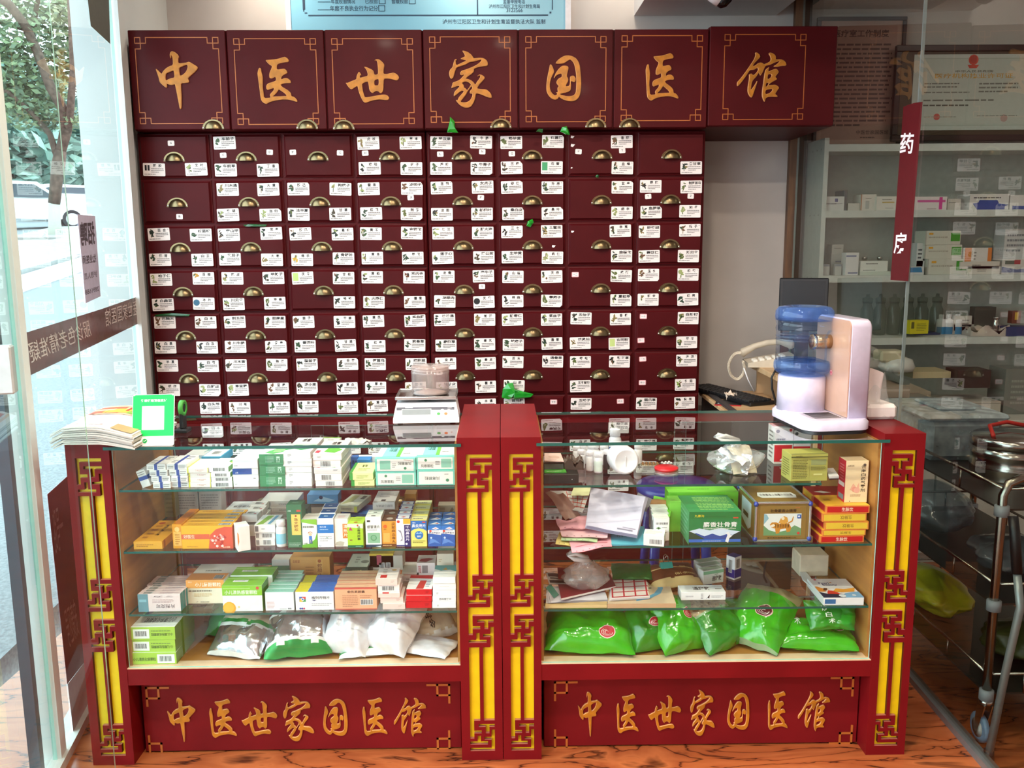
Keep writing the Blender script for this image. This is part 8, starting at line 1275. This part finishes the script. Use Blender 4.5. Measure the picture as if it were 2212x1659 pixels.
for x, yy in ((TX_, TY_), (tx1, TY_), (TX_, ty1), (tx1, ty1)):
    m = M(); m.lathe([(.006, .155), (.02, .150), (.02, .138), (0, .136)], STEEL, 14, (x, yy, 0)); m.prism([(x-.014, yy-.02, .138), (x-.014, yy+.022, .138), (x-.014, yy+.03, .04), (x-.014, yy+.012, .03)], (.004, 0, 0), STEEL); m.prism([(x+.010, yy-.02, .138), (x+.010, yy+.022, .138), (x+.010, yy+.03, .04), (x+.010, yy+.012, .03)], (.004, 0, 0), STEEL); cs = m.build('castor', t, off)
    m = M(); m.lathe([(.0, -.009), (.040, -.009), (.047, -.006), (.047, .006), (.040, .009), (0, .009)], mat('castor_wheel', '#6a8aa8', .4), 24, (x, yy+.02, .0475), 'x'); m.lathe([(.0, -.0105), (.03, -.0095)], mat('castor_hub', '#c9ccca', .4), 20, (x, yy+.02, .0475), 'x'); m.build('wheel', cs, off)
zs1 = zr[0]-.0615; c = at(2045, 1000, z=zs1); cx, cyy = 1.655, 3.23; PLB = thin('storage_plastic', (.66, .72, .76), 1.45, .1, .46, '#b5c1c9')
t = thing('storage_box', 'translucent lidded plastic box on the top tier of the trolley', 'storage box', (cx, cyy, zs1), .0)
m = M(); m.cbox(-.135, .135, -.17, .17, .0015, .15, PLB, .02); m.build('tub', t); m = M(); m.cbox(-.15, .15, -.185, .185, .15, .172, thin('storage_lid', (.74, .78, .82), 1.45, .1, .5, '#cfd8de'), .015); m.cbox(-.07, .07, -.1, .1, .172, .186, thin('storage_lid', (.74, .78, .82), 1.45, .1, .5, '#cfd8de'), .012); m.build('lid', t)
for k, (a, b, col, lab) in enumerate(((-.06, -.08, '#4a4646', 'dark little bottle inside the translucent plastic box'), (.03, .0, '#8a6a50', 'brown little bottle inside the translucent plastic box'))): bt = M(); bt.lathe([(0, .0), (.02, 0), (.02, .06), (.01, .07), (.01, .08), (0, .08)], ink(col), 16, (cx+a, cyy+b, zs1+.003)); single(bt, 'bottle', lab, 'bottle')
t = thing('steel_drum', 'round stainless dressing drum with a red cord on top of the trolley', 'drum', (1.70, 2.86, zs1)); m = M(); R_ = .12
m.lathe([(0, 0), (R_, 0), (R_, .005), (R_, .035), (R_*1.03, .04), (R_, .045), (R_, .08), (R_*1.03, .085), (R_, .09), (R_, .115)], STEEL, 40); m.build('drum_body', t); m = M(); m.lathe([(R_*1.04, .108), (R_*1.04, .135), (R_*.98, .142), (0, .15)], STEEL, 40); m.build('drum_lid', t)
m = M(); m.tube([(-.09, -.05, .150), (-.06, .03, .168), (.02, .07, .172), (.10, .04, .158)], .007, ink('#c82a24'), 8); m.build('red_cord', t)
carrier('carrier_bag', 'pale crumpled carrier bag on the middle tier of the trolley, near end', 2160, 1240, zr[1]-.061, .13, .11, .20, thin('pale_film', (.72, .76, .78), 1.5, .1, .22, '#c3ccd2'), 51, False, [SILW], nf=4) if False else None
def tbag(name, label, x, y, z, rx, ry, h, film, seed):
    q = M(); sd = V3((seed*2.7, seed, 0))
    def S(u, v):
        a = 6.2832*u; r = math.sin(min(1, v*.98+.02)*math.pi)**.5 if v < .5 else math.sin((v*.98+.02)*math.pi)**.7; k = 1+.28*noise.noise(V3((math.cos(a)*1.8, math.sin(a)*1.8, v*3))+sd)+.12*noise.noise(V3((math.cos(a)*5, math.sin(a)*5, v*7))+sd)
        return V3((x+rx*r*k*math.cos(a), y+ry*r*k*math.sin(a), z+max(.0008, h*v)))
    q.grid(S, 44, 22, film); return single(q, name, label, 'bag')
tbag('carrier_bag', 'pale blue crumpled carrier bag on the middle tier of the trolley, far end', 1.63, 3.20, zr[1]-.0605, .12, .17, .19, thin('pale_film', (.62, .68, .72), 1.5, .1, .20, '#b5c0c8'), 51)
tbag('carrier_bag', 'clear crumpled bag on the middle tier of the trolley, near end', 1.70, 2.76, zr[1]-.0605, .15, .13, .12, thin('pale_film', (.62, .68, .72), 1.5, .1, .20, '#b5c0c8'), 52)
tbag('waste_bag', 'yellow plastic bag spread on the lowest tier of the trolley', 1.615, 3.14, zr[2]-.0605, .10, .20, .15, mat('yellow_film', '#d3cc26', .35, coat=.3, amount=.2, scale=8), 53)
tbag('waste_bag', 'dark olive bag beside the yellow one on the lowest tier', 1.73, 2.74, zr[2]-.0605, .13, .12, .12, mat('olive_film', '#4a5228', .4, amount=.2), 54)
# grey crutch
z = lambda px, py: at(px, py, x=1.452)
t = thing('crutch', 'grey metal crutch with a black grip leaning at the right edge', 'crutch', (1.45, 2.45, 0)); off = V3((1.45, 2.45, 0))
pp = [onpart(2134, 1648, .03), onpart(2174, 1443, .03), onpart(2204, 1312, .03), onpart(2197, 1240, .03)]; pp[0].z = .012
m = M(); m.tube(pp, .011, mat('grey_tube', '#9aa3a6', .4, metal=.5), 12); m.build('shaft', t, off); m = M(); m.tube([onpart(2197, 1240, .03), onpart(2192, 1150, .03), onpart(2188, 1115, .03)], .014, BLACK, 12); m.build('grip', t, off); m = M(); m.lathe([(.016, -.012), (.014, .02)], BLACK, 12, pp[0]); m.build('foot', t, off)
